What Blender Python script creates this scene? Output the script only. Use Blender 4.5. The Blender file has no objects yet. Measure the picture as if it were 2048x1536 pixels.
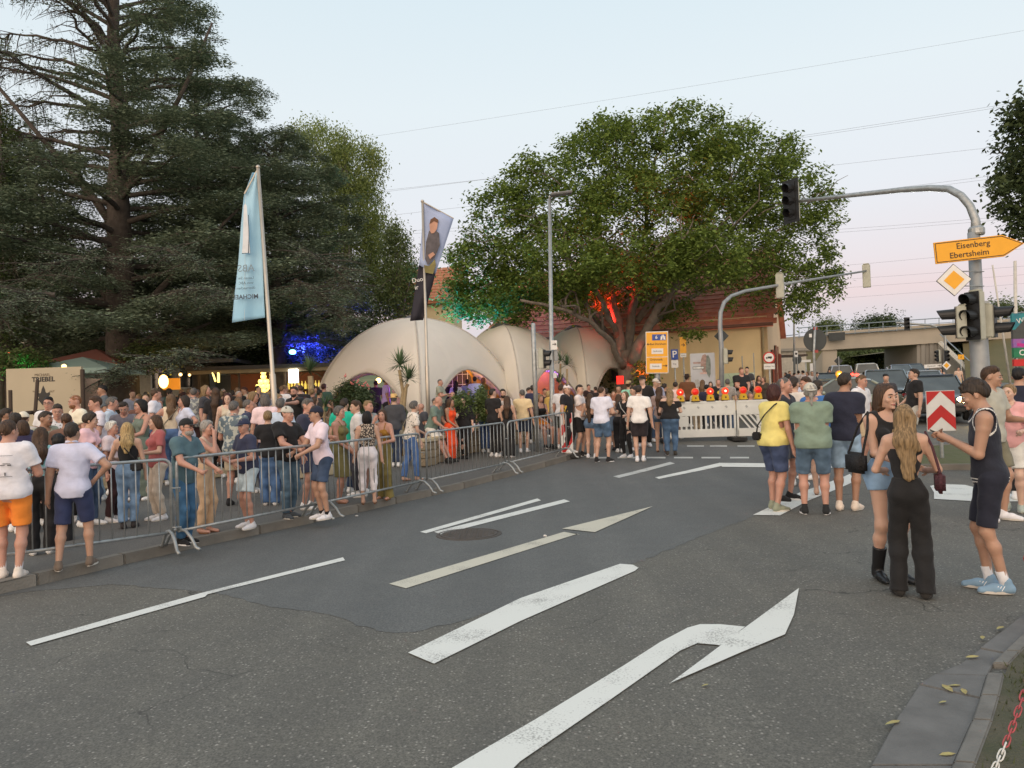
import bpy,bmesh,math,random,os
import numpy as np
from mathutils import Vector,Matrix
R_=math.radians
scene=bpy.context.scene
COL=scene.collection
# --- camera
FP=1500.0;CA=R_(1.1);CT=R_(1.9);CZ=1.75
_r0=np.array([1.,0,0]);_f=np.array([0,math.cos(CA),math.sin(CA)]);_u0=np.array([0,-math.sin(CA),math.cos(CA)])
_R=math.cos(CT)*_r0-math.sin(CT)*_u0;_U=math.sin(CT)*_r0+math.cos(CT)*_u0
cd=bpy.data.cameras.new('camera');cam=bpy.data.objects.new('camera',cd);COL.objects.link(cam)
cd.sensor_width=36.0;cd.lens=FP*36/2048;cd.clip_start=0.05;cd.clip_end=4000
M=Matrix.Identity(4)
for i in range(3):
 M[i][0]=_R[i];M[i][1]=_U[i];M[i][2]=-_f[i]
M[2][3]=CZ
cam.matrix_world=M
scene.camera=cam
# --- sky: clear dusk, sun gone down behind the camera
SUN_EL,SUN_AZ=4.0,200.0
w=bpy.data.worlds.new("World");scene.world=w;w.use_nodes=True
nt=w.node_tree;nt.nodes.clear();L=nt.links
def wn(t):return nt.nodes.new(t)
out=wn('ShaderNodeOutputWorld');bg=wn('ShaderNodeBackground');L.new(bg.outputs[0],out.inputs[0])
tc=wn('ShaderNodeTexCoord');sep=wn('ShaderNodeSeparateXYZ');L.new(tc.outputs['Generated'],sep.inputs[0])
ramp=wn('ShaderNodeValToRGB');L.new(sep.outputs['Z'],ramp.inputs[0])
cr=ramp.color_ramp
stops=[(0.0,(.52,.55,.62)),(.035,(.57,.61,.69)),(.075,(.64,.62,.69)),(.115,(.78,.63,.66)),(.155,(.78,.71,.75)),(.24,(.77,.79,.84)),(.36,(.755,.825,.865)),(.55,(.65,.78,.85)),(1.0,(.47,.60,.74))]
cr.elements[0].position=0;cr.elements[0].color=stops[0][1]+(1,)
cr.elements[1].position=1;cr.elements[1].color=stops[-1][1]+(1,)
for p_,c_ in stops[1:-1]:
 e=cr.elements.new(p_);e.color=c_+(1,)
sd=wn('ShaderNodeVectorMath');sd.operation='DOT_PRODUCT';L.new(tc.outputs['Generated'],sd.inputs[0])
sd.inputs[1].default_value=(math.sin(R_(SUN_AZ)),math.cos(R_(SUN_AZ)),0.12)
gl=wn('ShaderNodeMapRange');gl.inputs[1].default_value=.1;gl.inputs[2].default_value=1.0;gl.clamp=True;gl.interpolation_type='SMOOTHERSTEP'
L.new(sd.outputs['Value'],gl.inputs[0])
mx=wn('ShaderNodeMix');mx.data_type='RGBA';L.new(gl.outputs[0],mx.inputs[0]);L.new(ramp.outputs[0],mx.inputs[6]);mx.inputs[7].default_value=(2.0,1.62,1.30,1)
sky=wn('ShaderNodeTexSky');sky.sky_type='NISHITA';sky.sun_disc=False;sky.sun_elevation=R_(SUN_EL);sky.sun_rotation=R_(SUN_AZ)
ms=wn('ShaderNodeVectorMath');ms.operation='SCALE';L.new(sky.outputs[0],ms.inputs[0]);ms.inputs['Scale'].default_value=0.02
ad=wn('ShaderNodeVectorMath');ad.operation='ADD';L.new(mx.outputs[2],ad.inputs[0]);L.new(ms.outputs[0],ad.inputs[1])
L.new(ad.outputs[0],bg.inputs[0]);bg.inputs[1].default_value=1.0
sl=bpy.data.lights.new('sun','SUN');sun=bpy.data.objects.new('sun',sl);COL.objects.link(sun)
sl.energy=0.35;sl.angle=R_(30);sl.color=(1.0,.80,.66)
_sd=Vector((math.sin(R_(SUN_AZ))*math.cos(R_(16)),math.cos(R_(SUN_AZ))*math.cos(R_(16)),math.sin(R_(16))))
sun.rotation_euler=_sd.to_track_quat('Z','Y').to_euler()
vs=scene.view_settings;vs.view_transform='Standard';vs.look='None';vs.gamma=1;vs.use_curve_mapping=False;vs.exposure=0.03
scene.cycles.max_bounces=5;scene.cycles.transparent_max_bounces=12
# --- geometry of the place
_HY=[-200,13,14.5,16,18,21,25,30,40,70,100,130,160,3000]
_HZ=[0,0,.02,.09,.22,.41,.60,.78,1.1,2.3,4.3,7.6,10.2,10.2]
def H(y):return float(np.interp(y,_HY,_HZ))
def ray(px,py):
 d=_f*FP+_R*(px-1024)+_U*(768-py);return d/d[1]
def G(px,py,off=0.0):
 """ground point seen at a pixel of the photograph"""
 d=ray(px,py);y=1.0
 while y<200:
  if CZ+d[2]*y<H(y)+off:
   a,b=y-.25,y
   for _ in range(12):
    m=(a+b)/2
    if CZ+d[2]*m<H(m)+off:b=m
    else:a=m
   y=b;break
  y+=.25
 return Vector((d[0]*y,y,H(y)+off))
def PD(px,py,Y):
 d=ray(px,py);return Vector((d[0]*Y,Y,CZ+d[2]*Y))
def proj(v):
 q=np.array(v)-np.array([0,0,CZ]);k=FP/q.dot(_f);return 1024+q.dot(_R)*k,768-q.dot(_U)*k
 # --- tags and objects
def tag(o,label=None,cat=None,group=None,kind=None):
 if label:o['label']=label
 if cat:o['category']=cat
 if group:o['group']=group
 if kind:o['kind']=kind
 return o
def empty(name,loc,rz=0.0,label=None,cat=None,group=None):
 o=bpy.data.objects.new(name,None);COL.objects.link(o);o.location=loc;o.rotation_euler=(0,0,rz);o.empty_display_size=.2
 return tag(o,label,cat,group)
def link(name,me,parent=None,mats=None,smooth=False):
 if mats:
  for m in(mats if isinstance(mats,(list,tuple))else[mats]):me.materials.append(m)
 if smooth:me.shade_smooth()
 o=bpy.data.objects.new(name,me);COL.objects.link(o)
 if parent:o.parent=parent
 return o
def kids(o):return[c for c in bpy.data.objects if c.parent is o]
def copy_tree(o,parent=None):
 c=o.copy();COL.objects.link(c)
 if parent is not None:c.parent=parent
 for ch in list(o.children):copy_tree(ch,c)
 return c
class MB:
 """collects polygons, builds one mesh"""
 def __init__(s):s.v=[];s.f=[];s.m=[]
 def add(s,vs,fs,mi=0):
  b=len(s.v);s.v+=[tuple(v)for v in vs];s.f+=[tuple(i+b for i in f)for f in fs];s.m+=[mi]*len(fs);return s
 def box(s,c,d,rot=None,mi=0):
  x,y,z=d[0]/2,d[1]/2,d[2]/2
  vs=[Vector((sx*x,sy*y,sz*z))for sx in(-1,1)for sy in(-1,1)for sz in(-1,1)]
  if rot is not None:
   if isinstance(rot,(int,float)):rot=Matrix.Rotation(rot,3,'Z')
   vs=[rot@v for v in vs]
  vs=[v+Vector(c)for v in vs]
  return s.add(vs,[(0,1,3,2),(4,6,7,5),(0,4,5,1),(2,3,7,6),(0,2,6,4),(1,5,7,3)],mi)
 def tube(s,pts,r,n=8,cap=True,mi=0):
  pts=[Vector(p)for p in pts];k=len(pts)
  rs=r if isinstance(r,(list,tuple))else[r]*k
  prev=None;vs=[]
  for i,p in enumerate(pts):
   t=(pts[min(i+1,k-1)]-pts[max(i-1,0)]).normalized()
   if prev is None:
    a=Vector((0,0,1))if abs(t.z)<.9 else Vector((1,0,0));u=t.cross(a).normalized()
   else:
    u=(prev-t*prev.dot(t));u=u.normalized()if u.length>1e-6 else t.orthogonal().normalized()
   prev=u;v=t.cross(u)
   for j in range(n):
    a=2*math.pi*j/n;vs.append(p+(u*math.cos(a)+v*math.sin(a))*rs[i])
  fs=[]
  for i in range(k-1):
   for j in range(n):
    a=i*n+j;b=i*n+(j+1)%n;fs.append((a,b,b+n,a+n))
  if cap:fs.append(tuple(range(n-1,-1,-1)));fs.append(tuple((k-1)*n+j for j in range(n)))
  return s.add(vs,fs,mi)
 def prism(s,poly,z0,z1,mi=0):
  n=len(poly);vs=[(p[0],p[1],z0)for p in poly]+[(p[0],p[1],z1)for p in poly]
  fs=[tuple(range(n-1,-1,-1)),tuple(range(n,2*n))]+[(i,(i+1)%n,(i+1)%n+n,i+n)for i in range(n)]
  return s.add(vs,fs,mi)
 def extr(s,poly,o,u,v,w,t,mi=0):
  """polygon in plane (u,v) at origin o, thickness t along w (w points away from the seen face)"""
  o,u,v,w=Vector(o),Vector(u),Vector(v),Vector(w);n=len(poly)
  vs=[o+u*p[0]+v*p[1]for p in poly];vs+=[q+w*t for q in vs]
  fs=[tuple(range(n)),tuple(range(2*n-1,n-1,-1))]+[(i,i+n,(i+1)%n+n,(i+1)%n)for i in range(n)]
  return s.add(vs,fs,mi)
 def ball(s,c,r,n=8,m=6,mi=0):
  rx,ry,rz=(r,r,r)if isinstance(r,(int,float))else r
  vs=[Vector((0,0,rz))+Vector(c)];fs=[]
  for i in range(1,m):
   a=math.pi*i/m
   for j in range(n):
    b=2*math.pi*j/n;vs.append(Vector((rx*math.sin(a)*math.cos(b),ry*math.sin(a)*math.sin(b),rz*math.cos(a)))+Vector(c))
  vs.append(Vector((0,0,-rz))+Vector(c));e=len(vs)-1
  for j in range(n):fs.append((0,1+j,1+(j+1)%n));fs.append((e,e-n+(j+1)%n,e-n+j))
  for i in range(m-2):
   for j in range(n):
    a=1+i*n+j;b=1+i*n+(j+1)%n;fs.append((a,a+n,b+n,b))
  return s.add(vs,fs,mi)
 def lathe(s,prof,c=(0,0,0),n=16,axis='Z',mi=0):
  vs=[];k=len(prof)
  for r,z in prof:
   for j in range(n):
    a=2*math.pi*j/n
    if axis=='Z':p=Vector((r*math.cos(a),r*math.sin(a),z))
    elif axis=='Y':p=Vector((r*math.cos(a),z,r*math.sin(a)))
    else:p=Vector((z,r*math.cos(a),r*math.sin(a)))
    vs.append(p+Vector(c))
  fs=[(i*n+j,i*n+(j+1)%n,(i+1)*n+(j+1)%n,(i+1)*n+j)for i in range(k-1)for j in range(n)]
  fs+=[tuple(range(n-1,-1,-1)),tuple((k-1)*n+j for j in range(n))]
  return s.add(vs,fs,mi)
 def mesh(s,name):
  me=bpy.data.meshes.new(name);me.from_pydata([tuple(v)for v in s.v],[],s.f);me.polygons.foreach_set('material_index',s.m);me.update();return me
 def build(s,name,mats,parent=None,smooth=False,bevel=0.0,recalc=True):
  me=s.mesh(name)
  if recalc or bevel:
   bm=bmesh.new();bm.from_mesh(me)
   if recalc:bmesh.ops.recalc_face_normals(bm,faces=bm.faces)
   if bevel:bmesh.ops.bevel(bm,geom=bm.edges[:],offset=bevel,segments=2,affect='EDGES',clamp_overlap=True)
   bm.to_mesh(me);bm.free()
  o=link(name,me,parent,mats)
  if smooth:me.shade_smooth()
  return o
def np_mesh(name,V,Fq):
 """V (n,3), Fq (m,k) arrays"""
 me=bpy.data.meshes.new(name);V=np.asarray(V,np.float32);Fq=np.asarray(Fq,np.int32);k=Fq.shape[1]
 me.vertices.add(len(V));me.vertices.foreach_set('co',V.ravel())
 me.loops.add(Fq.size);me.loops.foreach_set('vertex_index',Fq.ravel())
 me.polygons.add(len(Fq));me.polygons.foreach_set('loop_start',np.arange(0,Fq.size,k,dtype=np.int32))
 me.update(calc_edges=True);me.validate();return me
 # --- materials
_mc={}
def mat(name,col,rough=.6,metal=0.0,var=.12,scale=6.0,bump=0.0,bscale=40.0,emis=None,estr=0.0,spec=None,trans=0.0,coat=0.0,alpha=1.0,col2=None,sheen=0.0,subs=0.0):
 if name in _mc:return _mc[name]
 m=bpy.data.materials.new(name);m.use_nodes=True;n=m.node_tree;b=n.nodes['Principled BSDF'];_mc[name]=m
 b.inputs['Roughness'].default_value=rough;b.inputs['Metallic'].default_value=metal
 if spec is not None:b.inputs['Specular IOR Level'].default_value=spec
 b.inputs['Transmission Weight'].default_value=trans;b.inputs['Coat Weight'].default_value=coat;b.inputs['Alpha'].default_value=alpha
 if sheen:b.inputs['Sheen Weight'].default_value=sheen
 if subs:b.inputs['Subsurface Weight'].default_value=subs;b.inputs['Subsurface Scale'].default_value=.02
 t=n.nodes.new('ShaderNodeTexCoord')
 if var>0 or col2:
  no=n.nodes.new('ShaderNodeTexNoise');no.inputs['Scale'].default_value=scale;no.inputs['Detail'].default_value=4
  n.links.new(t.outputs['Object'],no.inputs['Vector'])
  mr=n.nodes.new('ShaderNodeMapRange');mr.inputs[1].default_value=.3;mr.inputs[2].default_value=.7
  n.links.new(no.outputs[0],mr.inputs[0])
  mx=n.nodes.new('ShaderNodeMix');mx.data_type='RGBA';n.links.new(mr.outputs[0],mx.inputs[0])
  c2=col2 if col2 else tuple(min(1,c*(1+var))for c in col);c1=col if col2 else tuple(c*(1-var)for c in col)
  mx.inputs[6].default_value=tuple(c1)+(1,);mx.inputs[7].default_value=tuple(c2)+(1,)
  n.links.new(mx.outputs[2],b.inputs['Base Color'])
 else:b.inputs['Base Color'].default_value=tuple(col)+(1,)
 if bump:
  n2=n.nodes.new('ShaderNodeTexNoise');n2.inputs['Scale'].default_value=bscale;n2.inputs['Detail'].default_value=5
  n.links.new(t.outputs['Object'],n2.inputs['Vector'])
  bu=n.nodes.new('ShaderNodeBump');bu.inputs['Strength'].default_value=bump;bu.inputs['Distance'].default_value=.02
  n.links.new(n2.outputs[0],bu.inputs['Height']);n.links.new(bu.outputs[0],b.inputs['Normal'])
 if emis:b.inputs['Emission Color'].default_value=tuple(emis)+(1,);b.inputs['Emission Strength'].default_value=estr
 return m
def lin(r,g,b):
 f=lambda c:((c/255+.055)/1.055)**2.4 if c/255>.04045 else c/255/12.92
 return(f(r),f(g),f(b))
 # --- ground, roads, markings
def asphalt(name,base,warm,speck,cracks=True,wet=.75):
 m=bpy.data.materials.new(name);m.use_nodes=True;n=m.node_tree;b=n.nodes['Principled BSDF'];l=n.links
 t=n.nodes.new('ShaderNodeTexCoord')
 def noise(sc,det=4,ro=.5):
  q=n.nodes.new('ShaderNodeTexNoise');q.inputs['Scale'].default_value=sc;q.inputs['Detail'].default_value=det;q.inputs['Roughness'].default_value=ro;l.new(t.outputs['Object'],q.inputs['Vector']);return q
 def mr(src,a,b_,c=0,d=1):
  q=n.nodes.new('ShaderNodeMapRange');q.inputs[1].default_value=a;q.inputs[2].default_value=b_;q.inputs[3].default_value=c;q.inputs[4].default_value=d;l.new(src,q.inputs[0]);return q
 def mixc(fac,a,c2,mode='MIX'):
  q=n.nodes.new('ShaderNodeMix');q.data_type='RGBA';q.blend_type=mode
  if isinstance(fac,float):q.inputs[0].default_value=fac
  else:l.new(fac,q.inputs[0])
  for s,v in((6,a),(7,c2)):
   if isinstance(v,tuple):q.inputs[s].default_value=v+(1,)
   else:l.new(v,q.inputs[s])
  return q
 big=mr(noise(.35,5).outputs[0],.35,.65);mid=mr(noise(2.2,6,.65).outputs[0],.3,.7)
 c=mixc(big.outputs[0],base,warm)
 dk=mixc(mid.outputs[0],tuple(x*.86 for x in base),tuple(x*1.12 for x in warm));c=mixc(.45,c.outputs[2],dk.outputs[2])
 fine=noise(55,5,.8);c=mixc(mr(fine.outputs[0],.35,.65).outputs[0],c.outputs[2],(1.8,1.8,1.8),'MULTIPLY')
 v=n.nodes.new('ShaderNodeTexVoronoi');v.inputs['Scale'].default_value=40;l.new(t.outputs['Object'],v.inputs['Vector'])
 st=mr(v.outputs['Distance'],.16,.40,1,0)
 sr=n.nodes.new('ShaderNodeSeparateColor');l.new(v.outputs['Color'],sr.inputs[0])
 pick=mr(sr.outputs[0],1-speck,1-speck+.05)
 mu=n.nodes.new('ShaderNodeMath');mu.operation='MULTIPLY';l.new(st.outputs[0],mu.inputs[0]);l.new(pick.outputs[0],mu.inputs[1])
 c=mixc(mu.outputs[0],c.outputs[2],(.42,.40,.36))
 v3=n.nodes.new('ShaderNodeTexVoronoi');v3.inputs['Scale'].default_value=110;l.new(t.outputs['Object'],v3.inputs['Vector'])
 sr3=n.nodes.new('ShaderNodeSeparateColor');l.new(v3.outputs['Color'],sr3.inputs[0])
 pk3=mr(sr3.outputs[1],.3,.9,0,.55);c=mixc(pk3.outputs[0],c.outputs[2],tuple(x*.5 for x in base))
 hgt=fine.outputs[0]
 if cracks:
  dn=noise(1.4,4);ds=n.nodes.new('ShaderNodeVectorMath');ds.operation='SCALE';l.new(dn.outputs['Color'],ds.inputs[0]);ds.inputs['Scale'].default_value=.9
  da=n.nodes.new('ShaderNodeVectorMath');l.new(t.outputs['Object'],da.inputs[0]);l.new(ds.outputs[0],da.inputs[1])
  v2=n.nodes.new('ShaderNodeTexVoronoi');v2.feature='DISTANCE_TO_EDGE';v2.inputs['Scale'].default_value=.85;l.new(da.outputs[0],v2.inputs['Vector'])
  ck=mr(v2.outputs['Distance'],.0,.009,1,0)
  gate=mr(noise(.5,3).outputs[0],.52,.62);mm=n.nodes.new('ShaderNodeMath');mm.operation='MULTIPLY';l.new(ck.outputs[0],mm.inputs[0]);l.new(gate.outputs[0],mm.inputs[1])
  c=mixc(mm.outputs[0],c.outputs[2],tuple(x*.3 for x in base))
 mp=n.nodes.new('ShaderNodeMapping');mp.inputs['Rotation'].default_value=(0,0,R_(32));mp.inputs['Scale'].default_value=(1.1,.06,1);l.new(t.outputs['Object'],mp.inputs[0])
 ns=n.nodes.new('ShaderNodeTexNoise');ns.inputs['Scale'].default_value=1.5;ns.inputs['Detail'].default_value=5;l.new(mp.outputs[0],ns.inputs['Vector'])
 c=mixc(mr(ns.outputs[0],.35,.65,0,.35).outputs[0],c.outputs[2],tuple(x*.72 for x in base))
 l.new(c.outputs[2],b.inputs['Base Color']);b.inputs['Roughness'].default_value=wet
 bu=n.nodes.new('ShaderNodeBump');bu.inputs['Strength'].default_value=.35;bu.inputs['Distance'].default_value=.006;l.new(hgt,bu.inputs['Height']);l.new(bu.outputs[0],b.inputs['Normal'])
 return m
M_ASPH=asphalt('old_asphalt',(.099,.098,.088),(.125,.120,.100),.30)
M_NEW=asphalt('new_asphalt',(.099,.104,.103),(.115,.118,.112),.02,cracks=False,wet=.7)
M_PAVE=asphalt('pavement_asphalt',(.108,.104,.096),(.130,.123,.110),.03,wet=.85)
M_GRASSG=mat('field_grass',(.075,.105,.035),.9,col2=(.16,.16,.065),scale=.35)
M_DIRT=mat('verge_dirt',(.125,.108,.078),.95,col2=(.070,.076,.042),scale=3.5,bump=.8,bscale=60)
def grid_sheet(name,x0,x1,ys,off,m,nx=2,kind='structure',edge=None):
 mb=MB();xs=[x0+(x1-x0)*i/nx for i in range(nx+1)]
 vs=[(x,y,H(y)+off)for y in ys for x in xs];k=nx+1
 fs=[(j*k+i,j*k+i+1,(j+1)*k+i+1,(j+1)*k+i)for j in range(len(ys)-1)for i in range(nx)]
 mb.add(vs,fs);o=mb.build(name,m,recalc=False);o['kind']=kind;return o
YS=[-30,0,6,12,13,14.5,16,17,18,19.5,21,23,25,27.5,30,35,40,50,60,70]
grid_sheet('ground',-700,700,YS[:-1]+[70,80,90,100,130,160,600,2500],-.03,M_GRASSG,nx=4)
def sheet(name,pts,off,m,kind='structure'):
 """flat polygon sheet following the ground; cut into strips where the ground bends"""
 bm=bmesh.new();bm.faces.new([bm.verts.new((p[0],p[1],0))for p in pts]);bm.normal_update();bmesh.ops.triangulate(bm,faces=bm.faces[:],ngon_method='EAR_CLIP')
 for y in _HY[1:-2]+[15,17,19,20,22,23,24,27,35,50,60]:
  g=bm.verts[:]+bm.edges[:]+bm.faces[:]
  bmesh.ops.bisect_plane(bm,geom=g,plane_co=(0,y,0),plane_no=(0,1,0))
 for v in bm.verts:v.co.z=H(v.co.y)+off
 bmesh.ops.recalc_face_normals(bm,faces=bm.faces)
 if sum(f.normal.z for f in bm.faces)<0:bmesh.ops.reverse_faces(bm,faces=bm.faces)
 me=bpy.data.meshes.new(name);bm.to_mesh(me);bm.free();o=link(name,me,None,m);o['kind']=kind;return o
sheet('road',[(-45,-25),(14,-25),(18,5),(42,24),(46,64),(22,66),(34,100),(47,158),(38,158),(20,105),(10,66),(9,30),(-2,27),(-45,20)],-.006,M_ASPH)
def gp(lst,off=0):return[G(a,b,off)for a,b in lst]
def ragged(P,st,amp,k0,k1):
 out=[];rr=random.Random(4)
 for i,(a,b)in enumerate(zip(P,P[1:]+P[:1])):
  n=max(1,int((b-a).length/st))if k0<=i<k1 else 1
  for k in range(n):p=a.lerp(b,k/n);out.append(p+Vector((rr.gauss(0,amp),rr.gauss(0,amp),0))*(n>1))
 return out
sheet('road_resurfaced_strip',ragged(gp([(-80,1205),(60,1182),(150,1174),(240,1168),(330,1176),(430,1184),(500,1203),(560,1216),(640,1224),(700,1243),(760,1262),(830,1264),(900,1248),(980,1222),(1276,1124),(1400,1072),(1500,1035),(1600,992),(1700,952),(1760,940),(1700,905),(1500,893),(1330,888),(1230,902),(1160,916),(1100,928),(1000,952),(800,1002),(640,1036),(420,1080),(240,1122),(0,1175),(-80,1195)]),.10,.016,1,18),-.0035,M_NEW)
def paint(name,col,wear=.5):
 m=bpy.data.materials.new(name);m.use_nodes=True;n=m.node_tree;b=n.nodes['Principled BSDF'];l=n.links
 t=n.nodes.new('ShaderNodeTexCoord');a=n.nodes.new('ShaderNodeTexNoise');a.inputs['Scale'].default_value=70;a.inputs['Detail'].default_value=4;l.new(t.outputs['Object'],a.inputs['Vector'])
 q=n.nodes.new('ShaderNodeTexNoise');q.inputs['Scale'].default_value=2.4;q.inputs['Detail'].default_value=6;l.new(t.outputs['Object'],q.inputs['Vector'])
 s=n.nodes.new('ShaderNodeMath');s.operation='ADD';l.new(a.outputs[0],s.inputs[0]);l.new(q.outputs[0],s.inputs[1])
 r=n.nodes.new('ShaderNodeMapRange');r.inputs[1].default_value=1.08;r.inputs[2].default_value=1.30;l.new(s.outputs[0],r.inputs[0])
 mu=n.nodes.new('ShaderNodeMath');mu.operation='MULTIPLY';l.new(r.outputs[0],mu.inputs[0]);mu.inputs[1].default_value=wear
 mx=n.nodes.new('ShaderNodeMix');mx.data_type='RGBA';l.new(mu.outputs[0],mx.inputs[0]);mx.inputs[6].default_value=col+(1,);mx.inputs[7].default_value=(.14,.135,.13,1)
 l.new(mx.outputs[2],b.inputs['Base Color']);b.inputs['Roughness'].default_value=.6
 bu=n.nodes.new('ShaderNodeBump');bu.inputs['Strength'].default_value=.25;bu.inputs['Distance'].default_value=.004;l.new(a.outputs[0],bu.inputs['Height']);l.new(bu.outputs[0],b.inputs['Normal'])
 return m
M_PW=paint('road_paint_white',(.74,.76,.72),.62);M_PC=paint('road_paint_cream',(.60,.58,.48),.6);M_PO=paint('road_paint_worn',(.52,.54,.52),.8)
def mark(name,px,m=M_PW,off=.003):
 o=sheet(name,gp(px),off,m);return o
mark('lane_line',[(52,1285),(62,1292),(410,1194),(415,1189),(690,1121),(686,1115),(400,1187),(200,1243)])
mark('lane_line',[(840,1064),(852,1067),(1082,1001),(1075,997)])
mark('lane_line',[(868,1064),(882,1069),(1140,1003),(1128,999)])
mark('road_arrow',[(778,1168),(812,1177),(1155,1068),(1160,1061),(1125,1058),(1306,1014),(1190,1064),(1166,1063),(1128,1061)][:3]+[(1160,1070),(1128,1064)],M_PC)
mark('road_arrow',[(1124,1058),(1306,1013),(1190,1065)],M_PC,.006)
mark('stop_gap_line',[(816,1306),(868,1328),(1040,1243),(1270,1142),(1277,1136),(1266,1130),(1240,1128),(1040,1197)])
mark('turn_arrow',[(905,1536),(860,1575),(990,1575),(1040,1524),(1225,1397),(1360,1302),(1395,1287),(1430,1290),(1444,1292),(1490,1254),(1440,1249),(1400,1249),(1375,1256),(1320,1285),(1250,1330),(1070,1440)])
mark('turn_arrow',[(1340,1368),(1466,1274),(1598,1177),(1588,1230),(1570,1270),(1480,1307)],M_PW,.006)
mark('lane_line',[(1226,953),(1238,956),(1350,927),(1340,924)],M_PO)
mark('lane_line',[(1310,955),(1318,958),(1448,931),(1438,926)])
mark('stop_line',[(1438,926),(1444,934),(1700,936),(1700,929)],M_PW,.006)
for a in(1180,1235,1293,1348,1403,1460):mark('crossing_dash',[(a,914),(a,917),(a+38,917),(a+38,914)]if a<1500 else[],M_PO)
for a in(1374,1420,1475,1530):mark('crossing_dash',[(a,891),(a,893.5),(a+34,893.5),(a+34,891)],M_PO)
mark('zigzag_line',[(1506,1030),(1560,1031),(1620,1000),(1712,962),(1700,948),(1600,985)])
mark('island_line',[(1868,985),(1868,998),(1955,1003),(2048,1003),(2048,990),(1990,985),(1930,970),(1880,968),(1860,972)])
g=G(938,1068);mt=empty('manhole_cover',(g.x,g.y,0.001),0,'round cast iron manhole cover in the asphalt beside the double white line','manhole')
M_IRON=mat('cast_iron',(.10,.088,.078),.65,.3,bump=.5,bscale=80)
MB().lathe([(.43,-.02),(.43,.002),(.39,.004),(.39,-.002),(.375,-.002)],n=32).build('frame',M_IRON,mt)
mb=MB().lathe([(.37,-.02),(.37,.005),(.355,.006)],n=32)
for i in range(-4,5):
 for j in range(-4,5):
  if i*i+j*j<18:mb.box((i*.075,j*.075,.007),(.05,.05,.008),rot=.3)
mb.build('lid',M_IRON,mt)
KL=[(-14,-10),(-9.5,0)]+[tuple(G(a,b)[:2])for a,b in[(0,1188),(240,1130),(420,1088),(640,1042),(800,1005),(1000,957),(1100,931)]]
c5=G(1150,916);KL+=[(c5.x,c5.y),(c5.x+.25,c5.y+1.0),(c5.x+.1,c5.y+2.2),(c5.x-.6,c5.y+4.5),(c5.x-.4,30)]
PAVE_H=.11
sheet('pavement',KL+[(-45,40),(-45,-10)],PAVE_H,M_PAVE)
M_KERB=mat('kerb_concrete',(.20,.185,.16),.85,var=.2,scale=3,bump=.5,bscale=50)
def along(pts,step):
 out=[];P=[Vector((p[0],p[1]))for p in pts];d=0;nxt=0
 for a,b in zip(P,P[1:]):
  Ls=(b-a).length
  while nxt<=d+Ls:out.append(a+(b-a)*((nxt-d)/Ls));nxt+=step
  d+=Ls
 return out
ke=empty('kerb',(0,0,0));ke['kind']='structure'
ks=along(KL[1:],1.0);kmesh=None
for a,b in zip(ks,ks[1:]):
 mid=(a+b)/2;dv=(b-a);ang=math.atan2(dv.y,dv.x)
 if mid.y>26:break
 if kmesh is None:
  kb=MB().box((0,0,0),(.992,.14,.26));kmesh=kb.build('kerb_stone',M_KERB,None,bevel=.012);ko=kmesh
 else:ko=kmesh.copy();COL.objects.link(ko)
 ko.parent=ke;sl_=math.atan2(H(b.y)-H(a.y),dv.length)
 ko.location=(mid.x-.07*-math.sin(ang)*-1,mid.y,H(mid.y)-.13+PAVE_H+.006);ko.rotation_euler=(0,-sl_,ang)
gl_=[(1700,1600),(1742,1536),(1800,1430),(1838,1372),(1870,1352),(1915,1334),(1960,1300),(2048,1232),(2140,1170)]
gr_=[(1880,1600),(1908,1536),(1945,1450),(1962,1400),(1975,1355),(1985,1335),(2010,1310),(2060,1262),(2160,1190)]
M_SLAB=mat('gutter_slab',(.15,.15,.145),.85,var=.16,scale=5,bump=.4,bscale=70)
ge=empty('gutter',(0,0,0));ge['kind']='structure'
A=gp(gl_);B=gp(gr_)
for i in range(len(A)-1):
 a,b,c,d=A[i],A[i+1],B[i+1],B[i];cen=(a+b+c+d)/4
 q=[p+(cen-p)*.012 for p in(a,d,c,b)];jit=.004*math.sin(i*2.3)
 MB().prism([(p.x,p.y)for p in q],-.05,.012+jit).build('gutter_slab',M_SLAB,ge,bevel=.004)
M_KR=mat('kerb_dark',(.17,.165,.15),.85,var=.2,bump=.4)
B2=[b+Vector((.09,-.02,0))for b in B]
for i in range(len(B)-1):
 if i in(4,):continue
 MB().prism([(p.x,p.y)for p in(B[i],B2[i],B2[i+1],B[i+1])],-.05,.032).build('kerb_stone',M_KR,ge,bevel=.008)
sheet('verge',[(p.x,p.y)for p in B2]+[(9,7.5),(9,-3),(2.2,-3)],.022,M_DIRT)
random.seed(5)
mb=MB()
for _ in range(1500):
 a=random.random();i=random.randint(0,len(B2)-2);p=B2[i]+(B2[i+1]-B2[i])*random.random()+Vector((random.random()**1.5*2.2,-random.random()*.6,0))
 for k in range(3):
  an=random.random()*6.3;h_=random.uniform(.015,.05);dx,dy=math.cos(an)*.004,math.sin(an)*.004;q=p+Vector((random.gauss(0,.02),random.gauss(0,.02),.022))
  mb.add([(q.x-dx,q.y-dy,q.z),(q.x+dx,q.y+dy,q.z),(q.x+random.gauss(0,.02),q.y+random.gauss(0,.02),q.z+h_)],[(0,1,2)])
o=mb.build('verge_weeds',mat('weed',(.06,.075,.025),.8,var=.3),recalc=False);o['kind']='stuff'
M_LEAF1=mat('dry_leaf',(.42,.40,.16),.7,col2=(.34,.24,.09),scale=30)
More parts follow.
